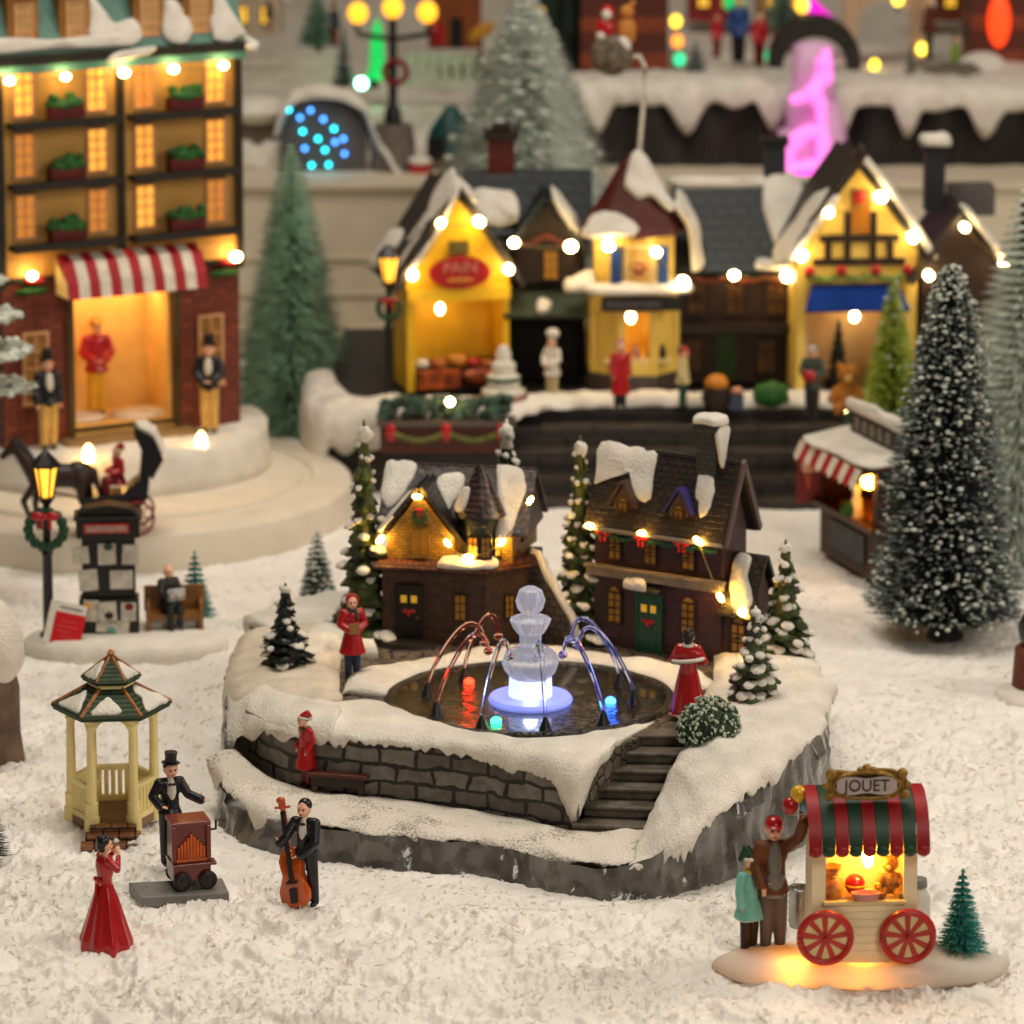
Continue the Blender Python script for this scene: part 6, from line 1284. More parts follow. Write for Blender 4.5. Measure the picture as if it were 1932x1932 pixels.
# ------------------------------------------------------------------ row of yellow shops on their platform
PZ = .72
pf = thing('shop_platform', 'long dark stone platform with snow and steps under the yellow shops', 'platform', (1.2, 39, 0))
PFW = wm(pf); DST = brick('dark_stone', '#3a312a', '#2f2822', '#171310', .5, .12, 'x', .5, .5)
b = MB(); b.ext([(-1.75, 38.0, -.05), (-.1, 37.6, -.05), (.0, 38.2, -.05), (3.9, 38.2, -.05), (4.6, 39.5, -.05), (4.6, 42, -.05), (-1.7, 42, -.05)], (0, 0, PZ)); obj('platform_block', b, ROCKD, pf, True, smooth=False, bevel=.02)
b = MB()
for k in range(4): b.bx(-.05-.03*k, 3.7+.02*k, 38.21-.26*(k+1)-.0, 38.21-.26*k, -.05, PZ-.17*(k+1)+.02)
obj('steps', b, DST, pf, True, smooth=False, bevel=.015)
b = MB(); ribbon(b, [V((-1.7, 39.5, PZ)), V((-1.5, 38.6, PZ)), V((-.9, 38.4, PZ)), V((-.2, 38.4, PZ)), V((.6, 38.6, PZ)), V((2, 38.6, PZ)), V((4.2, 38.7, PZ))], [V((-1.95, 39.4, PZ-.02)), V((-1.85, 38.1, PZ-.05)), V((-1.2, 37.85, PZ)), V((-.1, 37.75, PZ)), V((.5, 38.2, PZ)), V((2, 38.22, PZ)), V((3.9, 38.22, PZ))], lambda s, p: (.6 if s < .22 else .42 if s < .5 else .05)*(.7+.6*abs(noise.noise(V((s*17, 0, 0))))), .07, 140, .03); obj('platform_snow', b, SNOW, pf, True, ang=0)
pb_ = thing('planter_box', 'dark red planter box with garland and dark hedge before the bakery', 'planter', PY(842, 855, 37.45)); k = 1/207
b = MB(); b.bx(-.6, .6, 0, .2, 0, .27); obj('box', b, mt('planter_brown', '#4a1a10', .5, .2), pb_, smooth=False); b = MB(); b.bx(-.63, .63, -.03, .22, .25, .3); obj('box_rim', b, mt('rim_stone2', '#554a42', .5), pb_, smooth=False)
b = MB(); rnd = random.Random(3)
for i in range(90): b.ell((rnd.uniform(-.58, .58), rnd.uniform(0, .2), .32+rnd.uniform(0, .16)), (.06, .05, .05), 6, 4)
obj('hedge', b, mt('hedge_dark', '#13301f', .6, .5, 12, .4, col2='#4d6a58'), pb_)
for i in range(3): b = MB(); b.ell((-.5+.5*i, -.02, .2), (.05, .03, .09)); obj('bow', b, RED, pb_)
b = MB()
for i in range(2): b.tube([(-.5+.5*i+.5*t/8, -.015, .2-.08*sin(pi*t/8)) for t in range(9)], .03, 6)
obj('garland', b, mt('olive_garland', '#5a5a1e', .6, .4, 20), pb_)
def roof2(par, x0, x1, y0, y1, ze, zr, m, ov=.08, t=.05, along='y', name='roof'):
    b = MB()
    if along == 'y':
        xm = (x0+x1)/2; e = (zr-ze)/((x1-x0)/2)*ov
        b.slab((x0-ov, y0-ov, ze-e), (x0-ov, y1, ze-e), (xm, y1, zr), (xm, y0-ov, zr), -t); b.slab((xm, y0-ov, zr), (xm, y1, zr), (x1+ov, y1, ze-e), (x1+ov, y0-ov, ze-e), -t)
    else:
        ym = (y0+y1)/2; e = (zr-ze)/((y1-y0)/2)*ov
        b.slab((x0-ov, y0-ov, ze-e), (x1+ov, y0-ov, ze-e), (x1+ov, ym, zr), (x0-ov, ym, zr), t); b.slab((x0-ov, ym, zr), (x1+ov, ym, zr), (x1+ov, y1+ov, ze-e), (x0-ov, y1+ov, ze-e), t)
    return obj(name, b, m, par, smooth=False)
YW = mt('shop_yellow', '#f2c020', .5, .08, 4, .08); YCR = mt('shop_cream_yellow', '#ecc860', .5, .08, 4, .08)
SLATE = mt('slate_roof', '#332b27', .5, .2, 6, .3); TEALR = brick('teal_slate', '#15262a', '#101d20', '#080e10', .16, .09, 'x', .5, .5)
DKW = brick('dark_shop_brick', '#3a1c10', '#2c140b', '#140806', .1, .05, 'x', .5, .4)
SB = glow('shop_bulb', '#ffdc98', 42)
# bakery
bk = thing('bakery', 'yellow gabled bakery with an oval red PAIN sign and open lit counter', 'shop', P(768, 740, PZ), R(13))
BKM = wm(bk); w_ = .98
b = MB(); b.bx(0, .08, 0, 1.0, 0, .86); b.bx(w_-.06, w_, 0, 1.0, 0, .86); b.bx(.08, w_-.06, .5, .55, 0, .86); b.gabley(0, w_, 0, 1.0, .86, 1.14, 1.82); b.bx(0, w_, -.06, .0, .86, .98); obj('wall', b, YW, bk, smooth=False)
b = MB(); b.bx(.08, w_-.06, .0, .5, 0, .2); obj('counter', b, DBROWN, bk, smooth=False)
roof2(bk, 0, w_, 0, 1.0, 1.12, 1.88, SLATE, .1, .06)
b = MB(); snow_patch(b, [(.0, -.1, 1.13), (.3, -.1, 1.55), (.5, -.1, 1.96), (.5, .5, 1.97), (.25, .4, 1.56), (.05, .5, 1.22), (-.1, .2, 1.0)], V((-.7, -.05, .5))*.05); snow_patch(b, [(-.12, .7, 1.06), (.1, .6, 1.36), (.1, .95, 1.36), (-.14, .98, 1.02)], V((-.8, 0, .5))*.07); snow_patch(b, [(.5, -.1, 1.95), (.64, -.08, 1.78), (.62, .3, 1.8), (.5, .4, 1.95)], V((.7, 0, .6))*.06); split('roof_snow', b, SNOW, bk, ang=0)
b = MB(); pts = [(w_/2+.29*cos(2*pi*t/28), -.1, 1.13+.15*sin(2*pi*t/28)) for t in range(28)]; b.ext(pts, (0, .06, 0)); os_ = obj('oval_sign', b, mt('sign_red', '#a30c14', .5), bk, smooth=False)
text('lettering', 'PAIN', .15, mt('sign_letter', '#c8806a', .5, 0, 1, 0), os_, (w_/2, -.104, 1.18)); b = MB(); b.ell((w_/2, -.1, 1.06), (.13, .01, .03)); obj('painted_loaf', b, mt('loaf', '#b5701e', .5), os_)
b = MB(); b.box((w_/2, -.03, 1.36), (.18, .06, .12)); obj('sign_bracket', b, mt('olive', '#5c4f1e', .5), bk, smooth=False)
b = MB(); b.ell((.36, .2, .74), (.035, .035, .05)); obj('ceiling_bulb', b, SB, bk)
for i, (x, z, r, m_) in enumerate(((.16, .26, .07, WHITE), (.32, .25, .08, mt('bread', '#b5642a', .6, .3, 12)), (.5, .27, .09, mt('bread_gold', '#d08a30', .6, .3, 12)), (.65, .25, .07, RED), (.78, .24, .06, mt('bread', '#b5642a')))):
    t = thing('bread_loaf' if i else 'flour_sack', ['white flour sack at the left end of the bakery counter', 'long brown loaf next to the flour sack on the bakery counter', 'golden round loaf in the middle of the bakery counter', 'red wrapped loaf on the bakery counter', 'small brown loaf at the right end of the bakery counter'][i], 'bread' if i else 'sack', W(BKM, x, .1, z-.06)); b = MB(); b.ell((0, 0, r*.6), (r, r*.8, r*.7)); obj('loaf' if i else 'sack_body', b, m_, t)
b = MB(); b.bx(.1, .5, -.05, .0, .03, .2); b.ell((.68, -.03, .12), (.18, .05, .08)); obj('fruit_panel', b, mt('red_basket', '#8a2010', .5, .5, 10, .2, col2='#d0601a'), bk)
# dark section with small gable
ds = thing('dark_shop', 'dark stone shop with small slate gable between the two yellow shops', 'shop', P(955, 738, PZ)+V((0, .3, 0)), 0)
b = MB(); b.bx(0, .75, .3, 1.2, .0, 1.36); b.gabley(.1, .66, .15, 1.0, .95, 1.35, 1.7); obj('wall', b, mt('dark_wall', '#2a1b12', .6, .3), ds, smooth=False); roof2(ds, .1, .66, .15, 1.0, 1.35, 1.75, TEALR, .1, .05)
roof2(ds, -.4, .8, .3, 1.6, 1.35, 1.85, TEALR, .02, .06, 'x', 'back_roof'); b = MB(); b.slab((-.02, -.15, .66), (.77, -.15, .66), (.77, .3, .84), (-.02, .3, .84), .04); obj('awning', b, mt('grey_green', '#3c4436', .6), ds, smooth=False)
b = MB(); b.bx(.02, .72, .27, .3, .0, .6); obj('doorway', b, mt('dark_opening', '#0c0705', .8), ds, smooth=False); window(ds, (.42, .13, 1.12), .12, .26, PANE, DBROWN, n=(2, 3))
b = MB()
for i in range(20): b.ell((.08+.6*i/19, .1, 1.36-.04*sin(i*.5)), (.04, .03, .03), 6, 4)
obj('garland', b, mt('red_garland', '#6a3018', .6, .5, 20), ds)
b = MB(); snow_patch(b, [(-.3, .35, 1.5), (.0, .3, 1.45), (.12, .25, 1.55), (.05, .5, 1.72), (-.3, .6, 1.72)], (0, -.03, .06)); snow_patch(b, [(.44, .04, 1.76), (.6, .04, 1.5), (.68, .1, 1.42), (.66, .2, 1.55), (.46, .2, 1.8)], (0, -.03, .06)); snow_patch(b, [(.3, -.14, .72), (.4, -.14, .72), (.42, 0, .78), (.3, 0, .78)], (0, -.02, .05)); split('roof_snow', b, SNOW, ds, ang=0)
b = MB(); b.box((-.05, 1.0, 1.95), (.26, .26, .5)); c_ = obj('chimney', b, mt('chimney_red', '#5c1c14', .5), ds, smooth=False); b = MB(); b.bx(-.22, .12, .83, 1.17, 2.2, 2.26); b.bx(-.14, .04, .9, 1.1, 2.26, 2.33); obj('chimney_cap', b, DBROWN, c_, smooth=False)
# tower shop
tw = thing('tower_shop', 'yellow tower shop with maroon cone roof, blue shutters and dark name board', 'shop', P(1196, 742, PZ)+V((0, .42, 0)), R(4))
ta = [R(-112.5+45*i) for i in range(8)]; oc = lambda r, z: [(r*cos(a), r*sin(a), z) for a in ta]
TWM = wm(tw)
b = MB(); b.ext(oc(.46, 0), (0, 0, .16)); obj('plinth', b, mt('grey_brick2', '#4c423e', .5, .2), tw, smooth=False)
b = MB(); b.ext(oc(.44, .16), (0, 0, .12)); b.ext(oc(.44, .76), (0, 0, .22)); b.ext(oc(.40, .98), (0, 0, .52))
for a in ta: b.cyl((.41*cos(a), .41*sin(a), .16), (.41*cos(a), .41*sin(a), .8), .045, .045, 8)
for i in range(1, 8):
    a0, a1 = ta[i], ta[(i+1) % 8]; b.ext([(.40*cos(a0), .40*sin(a0), .28), (.40*cos(a1), .40*sin(a1), .28), (.40*cos(a1), .40*sin(a1), .76), (.40*cos(a0), .40*sin(a0), .76)], (.02*cos((a0+a1)/2), .02*sin((a0+a1)/2), 0))
obj('wall', b, YCR, tw, smooth=False)
b = MB(); b.bx(-.34, .4, -.47, -.42, .79, .92); nb = obj('name_board', b, mt('board_black', '#1c1a16', .5), tw, smooth=False); b = MB(); b.bx(-.3, .22, -.476, -.471, .825, .885); obj('faded_letters', b, mt('faded_grey', '#4e4a48', .6, .5, 25), nb, smooth=False)
b = MB(); b.ell((-.03, -.1, .66), (.04, .04, .055)); obj('ceiling_bulb', b, SB, tw)
b = MB(); snow_patch(b, [(-.42, -.46, .96), (.0, -.5, .96), (.44, -.46, .96), (.42, -.34, 1.0), (-.42, -.34, 1.0)], (0, 0, .06)); snow_patch(b, [(-.62, -.3, .95), (-.42, -.34, 1.0), (-.4, -.1, 1.05), (-.66, -.1, .97)], (0, 0, .08)); split('ledge_snow', b, SNOW, tw, ang=0)
wd = window(tw, (.02, -.39, 1.2), .22, .34, mt('pale_amber', '#c8a050', .5), CREAM, True, n=(2, 3)); wreath(wd, (.0, -.03, -.02), .045, False, RED)
for x in (-.2, .24): b = MB(); b.box((x, -.4, 1.2), (.1, .03, .38)); obj('shutter', b, BLUE, tw, smooth=False)
b = MB(); b.lathe([(0, 1.48), (.5, 1.48), (.48, 1.54), (.34, 1.75), (.22, 1.95), (.12, 2.12), (.04, 2.2), (0, 2.2)], 8); obj('cone_roof', b, mt('maroon_roof', '#4e1410', .5, .2), tw, smooth=False)
b = MB(); snow_patch(b, [(-.1, -.2, 1.96), (-.04, -.1, 2.2), (.06, -.06, 2.24), (.2, -.12, 2.0), (.36, -.25, 1.72), (.26, -.3, 1.74), (.14, -.28, 1.84), (.02, -.28, 1.82), (-.06, -.26, 1.86)], V((.1, -.7, .5))*.07); snow_patch(b, [(.36, -.3, 1.74), (.5, -.2, 1.5), (.54, -.2, 1.12), (.64, 0, 1.15), (.6, .1, 1.5), (.44, .1, 1.8)], V((.5, -.6, .3))*.07); snow_patch(b, [(-.5, -.4, 1.5), (-.1, -.5, 1.5), (.0, -.42, 1.58), (-.2, -.35, 1.68), (-.4, -.3, 1.66)], V((0, -.6, .6))*.06); split('roof_snow', b, SNOW, tw, ang=0)
b = MB(); b.bx(-.3, .32, -.4, -.2, .28, .31); obj('shelf', b, CREAM, tw, smooth=False)
for i, (x, m_) in enumerate(((.0, mt('pink_pot', '#c88a70')), (.14, mt('pot_tan', '#a8762c')), (.24, BLACK))): t = thing('jar', ['pink jar on the tower shop shelf', 'tan jar on the tower shop shelf between the others', 'black bottle at the right end of the tower shop shelf'][i], 'jar', W(TWM, x, -.3, .31)); b = MB(); b.lathe([(0, 0), (.045, 0), (.045, .08), (.025, .1), (.025, .13), (0, .13)], 12); obj('jar_body', b, m_, t)
# dark section with teal roof
dr = thing('dark_shop', 'dark red brick shop with broad teal roof and small green door', 'shop', P(1290, 745, PZ)+V((0, .35, 0)), 0); DRM = wm(dr)
b = MB(); b.bx(.0, 1.25, .2, 1.4, 0, 1.12); obj('wall', b, DKW, dr, smooth=False); roof2(dr, 0, 1.2, .2, 1.5, 1.12, 1.75, TEALR, .08, .06, 'x')
b = MB(); b.box((.42, .19, .26), (.2, .03, .46)); obj('door', b, mt('moss_door', '#1f3a0c', .5), dr, smooth=False); b = MB(); b.bx(-.02, 1.2, .05, .2, .5, .58); obj('canopy', b, DBROWN, dr, smooth=False)
for x in (.14, .5, .88): window(dr, (x, .19, .82), .15, .3, mt('dim_pane2', '#5c3a10', .5, .3), DBROWN, True)
for x in (.1, .8): window(dr, (x, .19, .26), .16, .3, mt('dim_pane2', '#5c3a10'), DBROWN)
b = MB(); snow_patch(b, [(-.05, .86, 1.83), (1.2, .86, 1.83), (1.2, .8, 1.79), (.6, .78, 1.77), (-.05, .78, 1.77)], (0, -.02, .06)); snow_patch(b, [(.78, .8, 1.8), (1.15, .8, 1.8), (1.15, .3, 1.3), (.98, .18, 1.15), (.85, .35, 1.35)], (0, -.05, .06)); snow_patch(b, [(.7, .1, 1.1), (1.1, .1, 1.1), (1.05, .2, 1.16), (.75, .2, 1.16)], (0, -.02, .05)); split('roof_snow', b, SNOW, dr, ang=0)
b = MB()
for i in range(24): b.ell((.05+1.1*i/23, .15, 1.03-.05*abs(sin(i*.4))), (.035, .03, .03), 6, 4)
obj('garland', b, mt('red_garland', '#6a3018'), dr)
b = MB(); b.box((.9, .9, 1.95), (.2, .2, .5)); c_ = obj('chimney', b, mt('chimney_dark', '#25282c', .5), dr, smooth=False); b = MB(); b.box((.9, .9, 2.2), (.26, .26, .06)); obj('chimney_cap', b, BLACK, c_, smooth=False)
# half timbered shop
ht = thing('half_timbered_shop', 'yellow half timbered shop with blue awning and lit display window', 'shop', P(1502, 748, PZ), R(4)); HTM = wm(ht); w_ = 1.12
b = MB(); b.bx(0, .08, 0, 1.1, 0, 1.0); b.bx(w_-.1, w_, 0, 1.1, 0, 1.0); b.bx(.08, w_-.1, .45, .5, .0, 1.0); b.gabley(0, w_, 0, 1.1, 1.0, 1.4, 2.14); obj('wall', b, YCR, ht, smooth=False)
b = MB(); b.bx(.08, w_-.1, .40, .45, .0, .95); b.bx(.08, .11, .02, .45, 0, .95); b.bx(w_-.13, w_-.1, .02, .45, 0, .95); obj('display_lining', b, mt('display_cream', '#cfa878', .6, .05), ht, smooth=False)
roof2(ht, 0, w_, 0, 1.1, 1.4, 2.2, SLATE, .1, .06)
b = MB()
for x in (.28, .46, .7, .86): b.bx(x-.03, x+.03, -.025, .0, 1.28, 1.74 if .4 < x < .8 else 1.5)
b.bx(.2, .94, -.03, .0, 1.46, 1.52); b.bx(.14, 1.0, -.03, .0, 1.24, 1.3); obj('timber', b, DBROWN, ht, smooth=False)
b = MB(); b.bx(.49, .67, -.02, .0, 1.54, 1.95); obj('loft_window', b, mt('loft_amber', '#a86a10', .5), ht, smooth=False); b = MB(); b.ell((.56, -.04, 1.88), (.06, .04, .06)); obj('bow', b, RED, ht)
b = MB()
for i in range(26): b.ell((.1+.92*i/25, -.05, 1.16-.05*abs(sin(i*.38))), (.045, .035, .035), 6, 4)
g_ = obj('garland', b, mt('pale_garland', '#7a8a3a', .6, .4, 20), ht)
for x in (.1, .4, .72, 1.02): b = MB(); b.ell((x, -.08, 1.2), (.05, .03, .05)); obj('bow', b, RED, g_)
b = MB(); b.ext([(.1, -.02, 1.06), (.1, -.26, .86), (.1, -.24, .84), (.1, -.02, .88)], (.86, 0, 0)); b.v = [((x-.53)*(1.14 if y < -.1 else .92)+.53, y, z) for x, y, z in b.v]; obj('awning', b, mt('awning_blue', '#0d2c74', .85, .15, 6, spec=.1), ht, smooth=False)
b = MB(); b.ell((.56, .15, .72), (.04, .04, .05)); obj('ceiling_bulb', b, SB, ht)
b = MB(); snow_patch(b, [(-.12, -.12, 1.25), (.1, -.12, 1.55), (.36, -.12, 1.9), (.3, .3, 1.9), (.0, .5, 1.5), (-.16, .4, 1.22)], V((-.8, -.1, .5))*.06); snow_patch(b, [(w_/2, -.12, 2.26), (.8, -.12, 1.98), (1.05, -.12, 1.62), (1.22, -.12, 1.34), (1.24, .1, 1.34), (1.06, .12, 1.64), (.8, .14, 2.0), (w_/2, .14, 2.26)], V((.8, 0, .6))*.06); split('roof_snow', b, SNOW, ht, ang=0)
b = MB(); b.ell((w_/2, -.1, 2.28), (.06, .05, .12)); obj('finial', b, DBROWN, ht)
resin_tree('little dark green toy tree in the display window of the half timbered shop', W(HTM, .42, .2, 0), .72, .15, 8, LEAFD, 0, 9, top=False)
# brown gabled shop
bg_ = thing('gabled_shop', 'dark brown gabled shop at the right end of the shop row', 'shop', P(1742, 760, PZ)+V((0, .3, 0)), R(4)); BGM = wm(bg_); w_ = .74
b = MB(); b.gabley(0, w_, 0, 1.0, 0, 1.2, 1.68); obj('wall', b, mt('brown_wall', '#2e1a0e', .6, .2), bg_, smooth=False); roof2(bg_, 0, w_, 0, 1.0, 1.2, 1.72, SLATE, .1, .05)
b = MB(); snow_patch(b, [(w_/2, -.11, 1.77), (.6, -.11, 1.48), (.84, -.11, 1.12), (.86, .1, 1.12), (.6, .12, 1.5), (w_/2, .12, 1.77)], V((.8, 0, .6))*.05); split('roof_snow', b, SNOW, bg_, ang=0)
b = MB(); b.box((.2, .6, 1.95), (.18, .18, .6)); c_ = obj('chimney', b, mt('chimney_dark', '#25282c'), bg_, smooth=False); b = MB(); b.box((.2, .6, 2.26), (.24, .24, .06)); obj('chimney_cap', b, BLACK, c_, smooth=False); b = MB(); snow_patch(b, [(.08, .48, 2.29), (.32, .48, 2.29), (.32, .72, 2.29), (.08, .72, 2.29)], (0, 0, .08)); obj('chimney_snow', b, SNOW, c_, ang=0)
b = MB(); b.box((.6, .9, 1.7), (.42, .3, .28)); obj('rear_block', b, mt('grey_block', '#5a5452', .5), bg_, smooth=False)
GS = 'string lights along the shop row'
strip('four bulb string light outlining the bakery gable', [W(BKM, *q) for q in ((.03, -.14, 1.14), (.3, -.14, 1.62), (.66, -.14, 1.62), (.94, -.14, 1.16))], r=.042, ln=1.15, m=SB, group=GS)
strip('two bulb string light under the small slate gable', [PY(970, 457, 38.85), PY(1077, 464, 38.85)], r=.046, ln=1.1, m=SB, group=GS)
strip('three bulb string light round the tower under its cone roof', [W(TWM, -.28, -.5, 1.42), W(TWM, .16, -.52, 1.36), W(TWM, .42, -.46, 1.06)], r=.05, ln=1.1, m=SB, group=GS)
strip('two bulb string light along the teal roof eaves', [W(DRM, .48, .06, 1.06), W(DRM, .98, .06, 1.05)], r=.046, ln=1.1, m=SB, group=GS)
strip('five bulb string light up the half timbered gable', [W(HTM, *q) for q in ((.02, -.15, 1.36), (.26, -.15, 1.76), (.74, -.15, 1.9), (1.04, -.15, 1.52), (1.2, -.14, 1.16))], r=.044, ln=1.15, m=SB, group=GS)
strip('two bulb string light on the brown gable at the right end', [W(BGM, *q) for q in ((.36, -.15, 1.62), (.74, -.15, 1.28))], r=.042, ln=1.2, m=SB, group=GS)
for i, (px, py) in enumerate(((849, 758), (1598, 783))):
    t = thing('ground_light', ['small round light on the hedge of the planter box', 'small round light at the foot of the bright green tree'][i], 'light', PY(px, py, 37.4)); b = MB(); b.ell((0, 0, 0), .035, 10, 7); obj('bulb', b, SB, t)
# in front of the shops
lamp_post('black street lamp with yellow lantern and dark wreath left of the bakery', P(735, 748, PZ), 1.42, .1, '#ffc01e', 1.1, .05)
t = thing('cake_stand', 'white tiered cake on a brown red ribbon stand before the bakery', 'cake', P(950, 765, PZ)); b = MB(); b.lathe([(0, 0), (.22, 0), (.22, .05), (0, .05)], 20); obj('stand', b, BROWN, t)
b = MB(); b.lathe([(0, .05), (.2, .05), (.2, .15), (.15, .17), (.15, .28), (.11, .3), (.11, .4), (.07, .42), (.07, .5), (.04, .56), (0, .57)], 20); obj('cake', b, WHITE, t); b = MB(); b.torus((0, 0, .08), .2, .03, 'Z'); obj('ribbon', b, DRED, t); b = MB(); b.torus((0, 0, .26), .15, .02, 'Z'); obj('leaf_band', b, GREEN, t)
fig('baker in white with tall chef hat carrying a tray before the dark doorway', P(1042, 756, PZ), .6, R(-40), WHITE, mt('cream_trousers', '#c8b888', .6), 'chef', WHITE, .4, .12, 1.3, arms='front')
fig('figure in red robe with white trim and pointed hood before the tower shop', P(1170, 770, PZ), .62, R(20), RED, BLACK, 'santa', mt('pinkish', '#b8746a', .5), .22, .13, 1.2)
fig('child in cream top and red hat right of the tower shop', P(1288, 770, PZ), .56, R(70), mt('cream_top', '#cdbb84', .6), GREEN, 'cap', RED, .42, .11, 1.4)
fig('person in grey green coat with red gift before the half timbered shop', P(1532, 788, PZ), .66, R(-20), mt('grey_green_coat', '#39463c', .6), BLACK, 'cap', mt('grey_hat', '#a89c90', .6), .4, .11, 1.3, arms='front', extra=(('gift', (lambda b: b.box((0, -.15, .62), (.16, .1, .14)))(MB()), RED, 0),))
t = thing('orange_barrel', 'brown barrel heaped with oranges before the green door', 'barrel', P(1352, 770, PZ)); b = MB(); b.lathe([(0, 0), (.11, 0), (.14, .1), (.12, .2), (0, .2)], 16); obj('barrel', b, DBROWN, t); b = MB(); b.ell((0, 0, .23), (.11, .11, .09), 12, 8); obj('oranges', b, mt('orange', '#c87a14', .5, .2, 20, .3), t)
t = thing('blue_parcel', 'small blue and pink parcels beside the orange barrel', 'parcel', P(1390, 772, PZ)); b = MB(); b.box((0, 0, .07), (.12, .1, .14)); obj('box', b, mt('slate_blue', '#3a4a5c', .5), t, smooth=False); b = MB(); b.ell((0, 0, .17), (.06, .05, .04)); obj('bow', b, mt('pink_pot', '#c88a70'), t)
t = thing('shrub', 'low dark green shrub between the barrel and the half timbered shop', 'shrub', P(1455, 765, PZ)); b = MB(); b.ell((0, 0, .1), (.17, .13, .12), 18, 12); b.v = [tuple(V(q)*(1+.15*noise.noise(V(q)*14))) for q in b.v]; obj('leaves', b, HED, t)
t = thing('teddy_bear', 'large brown teddy bear sitting under the blue awning', 'teddy bear', P(1598, 775, PZ)); b = MB(); b.ell((0, 0, .14), (.12, .1, .15)); b.ell((0, -.02, .34), (.1, .09, .09)); b.ell((-.07, 0, .42), .04, 8, 6); b.ell((.07, 0, .42), .04, 8, 6); b.cap((-.1, -.03, .2), (-.15, -.08, .12), .045, .04); b.cap((.1, -.03, .2), (.15, -.08, .12), .045, .04); b.cap((-.07, -.05, .05), (-.1, -.16, .04), .05, .05); b.cap((.07, -.05, .05), (.1, -.16, .04), .05, .05); obj('body', b, mt('teddy_tan', '#a8681e', .8, .25, 14), t, remesh=.015); b = MB(); b.ell((0, -.1, .32), .04, 8, 6); obj('muzzle', b, TAN, t)
brush_tree('bright yellow green tinsel tree with lights beside the blue awning', P(1682, 790, PZ), 1.3, .31, 2800, mt('lime_needle', '#5c7a12', .4, .4, 8, 0), mt('lime_tip', '#a8b838', .4, .3, 8, 0), .8, .4, .03, .014, seed=91, up=.1, wire=.03)
t = thing('hedge', 'dark green hedge at the right end of the shop platform', 'hedge', P(1655, 815, PZ-.05)); b = MB(); rnd = random.Random(8)
for i in range(70): b.ell((rnd.uniform(-.28, .35), rnd.uniform(-.1, .1), rnd.uniform(0, .16)), (.06, .05, .05), 6, 4)
obj('leaves', b, mt('hedge_dark', '#13301f'), t)

# ------------------------------------------------------------------ the upper display at the back
RW = mt('rock_wall_dark', '#1d1712', .6, .4, 2.5, .8, bs=4)
rk = thing('rock_ledge', 'dark brown rock ledge under thick dripping snow at the back', 'rock wall', (4, 45, STG)); RKW = wm(rk)
vs = []; fs = []; n = 120
for i in range(n):
    x = .75+8.2*i/(n-1)
    for j in range(6): z = STG-.02+.86*j/5; k = .12*abs(sin(x*5.2))**.5+.08*noise.noise(V((x*4, z*2, 0))); vs.append((x, 45.2-k, z))
for i in range(n-1):
    for j in range(5): fs.append((i*6+j, (i+1)*6+j, (i+1)*6+j+1, i*6+j+1))
b = MB(); b.add(vs, fs); b.bx(.7, 8.95, 45.25, 45.6, STG-.02, 2.6); obj('rock_face', b, RW, rk, True, ang=0)
def bigdrip(s, p): return .12+.32*max(0, sin(p.x*7.6+.9*sin(p.x*1.7)))**1.8+.14*abs(noise.noise(V((p.x*2.3, 3, 0))))
b = MB(); ribbon(b, [V((.5, 45.9, 2.64)), V((2.5, 46.1, 2.68)), V((5, 46, 2.64)), V((9, 46, 2.66))], [V((.72, 45.05, 2.62)), V((2.5, 44.98, 2.66)), V((5, 44.98, 2.6)), V((9, 45, 2.64))], bigdrip, .12, 200, .03); obj('ledge_snow', b, SNOW, rk, True, ang=0)
lk = thing('rock_ledge', 'low snow covered bank at the back left of the stage', 'snow bank', (-3, 45, STG)); b = MB(); ribbon(b, [V((-9, 45.9, 2.15)), V((-4, 45.9, 2.15)), V((-2, 46.2, 2.25)), V((.6, 45.8, 2.2))], [V((-9, 45.0, 2.0)), V((-4, 45.0, 2.0)), V((-2.2, 44.9, 2.0)), V((.6, 44.9, 2.0))], lambda s, p: .2, .14, 80, .05); obj('snow_bank', b, SNOW, lk, True, ang=0)
brush_tree('great pale green frosted tree in the middle behind the shops', PY(992, 520, 42.2), 2.9, 1.12, 14000, FROSTM, FROSTG, 1.0, .72, .04, .016, seed=101, up=-.1, rows=44, wire=.06, fs=.03, pw=.8)
# tunnel with blue lights
tn = thing('tunnel', 'grey stone tunnel mouth under snow with tiny blue and cyan lights', 'tunnel', PY(610, 345, 44.75))
b = MB(); ar = [(.46*cos(pi*k/16), 0, .52+.36*sin(pi*k/16)) for k in range(17)]; b.ext([(.46, 0, 0)]+ar+[(-.46, 0, 0)], (0, .5, 0)); obj('stone_face', b, mt('tunnel_grey', '#56504a', .6, .15, 3), tn, smooth=False)
b = MB(); ribbon(b, [V((-.44, .1, .55)), V((-.3, .1, .86)), V((0, .1, .96)), V((.36, .1, .8)), V((.52, .1, .4)), V((.6, .1, 0))], [V((-.5, -.08, .55)), V((-.34, -.1, .88)), V((0, -.1, .98)), V((.42, -.1, .84)), V((.62, -.12, .42)), V((.9, -.15, 0))], lambda s, p: .05, .1, 50, .02); obj('snow_arch', b, SNOW, tn, ang=0)
for i, (px, py) in enumerate(((545, 207), (586, 208), (571, 248), (610, 225), (630, 243), (566, 222), (600, 262), (632, 268), (613, 283), (650, 290), (588, 312), (648, 262), (620, 311), (575, 280))):
    p_ = PY(px, py, 44.68)-tn.location; b = MB(); b.ell(p_, .024, 8, 6); obj('light', b, glow(('cyan_bulb', 'blue_bulb')[i % 2], ('#22d8f0', '#3f8cf0')[i % 2], 7.0 if i in (0, 1, 2) else 2.2), tn)
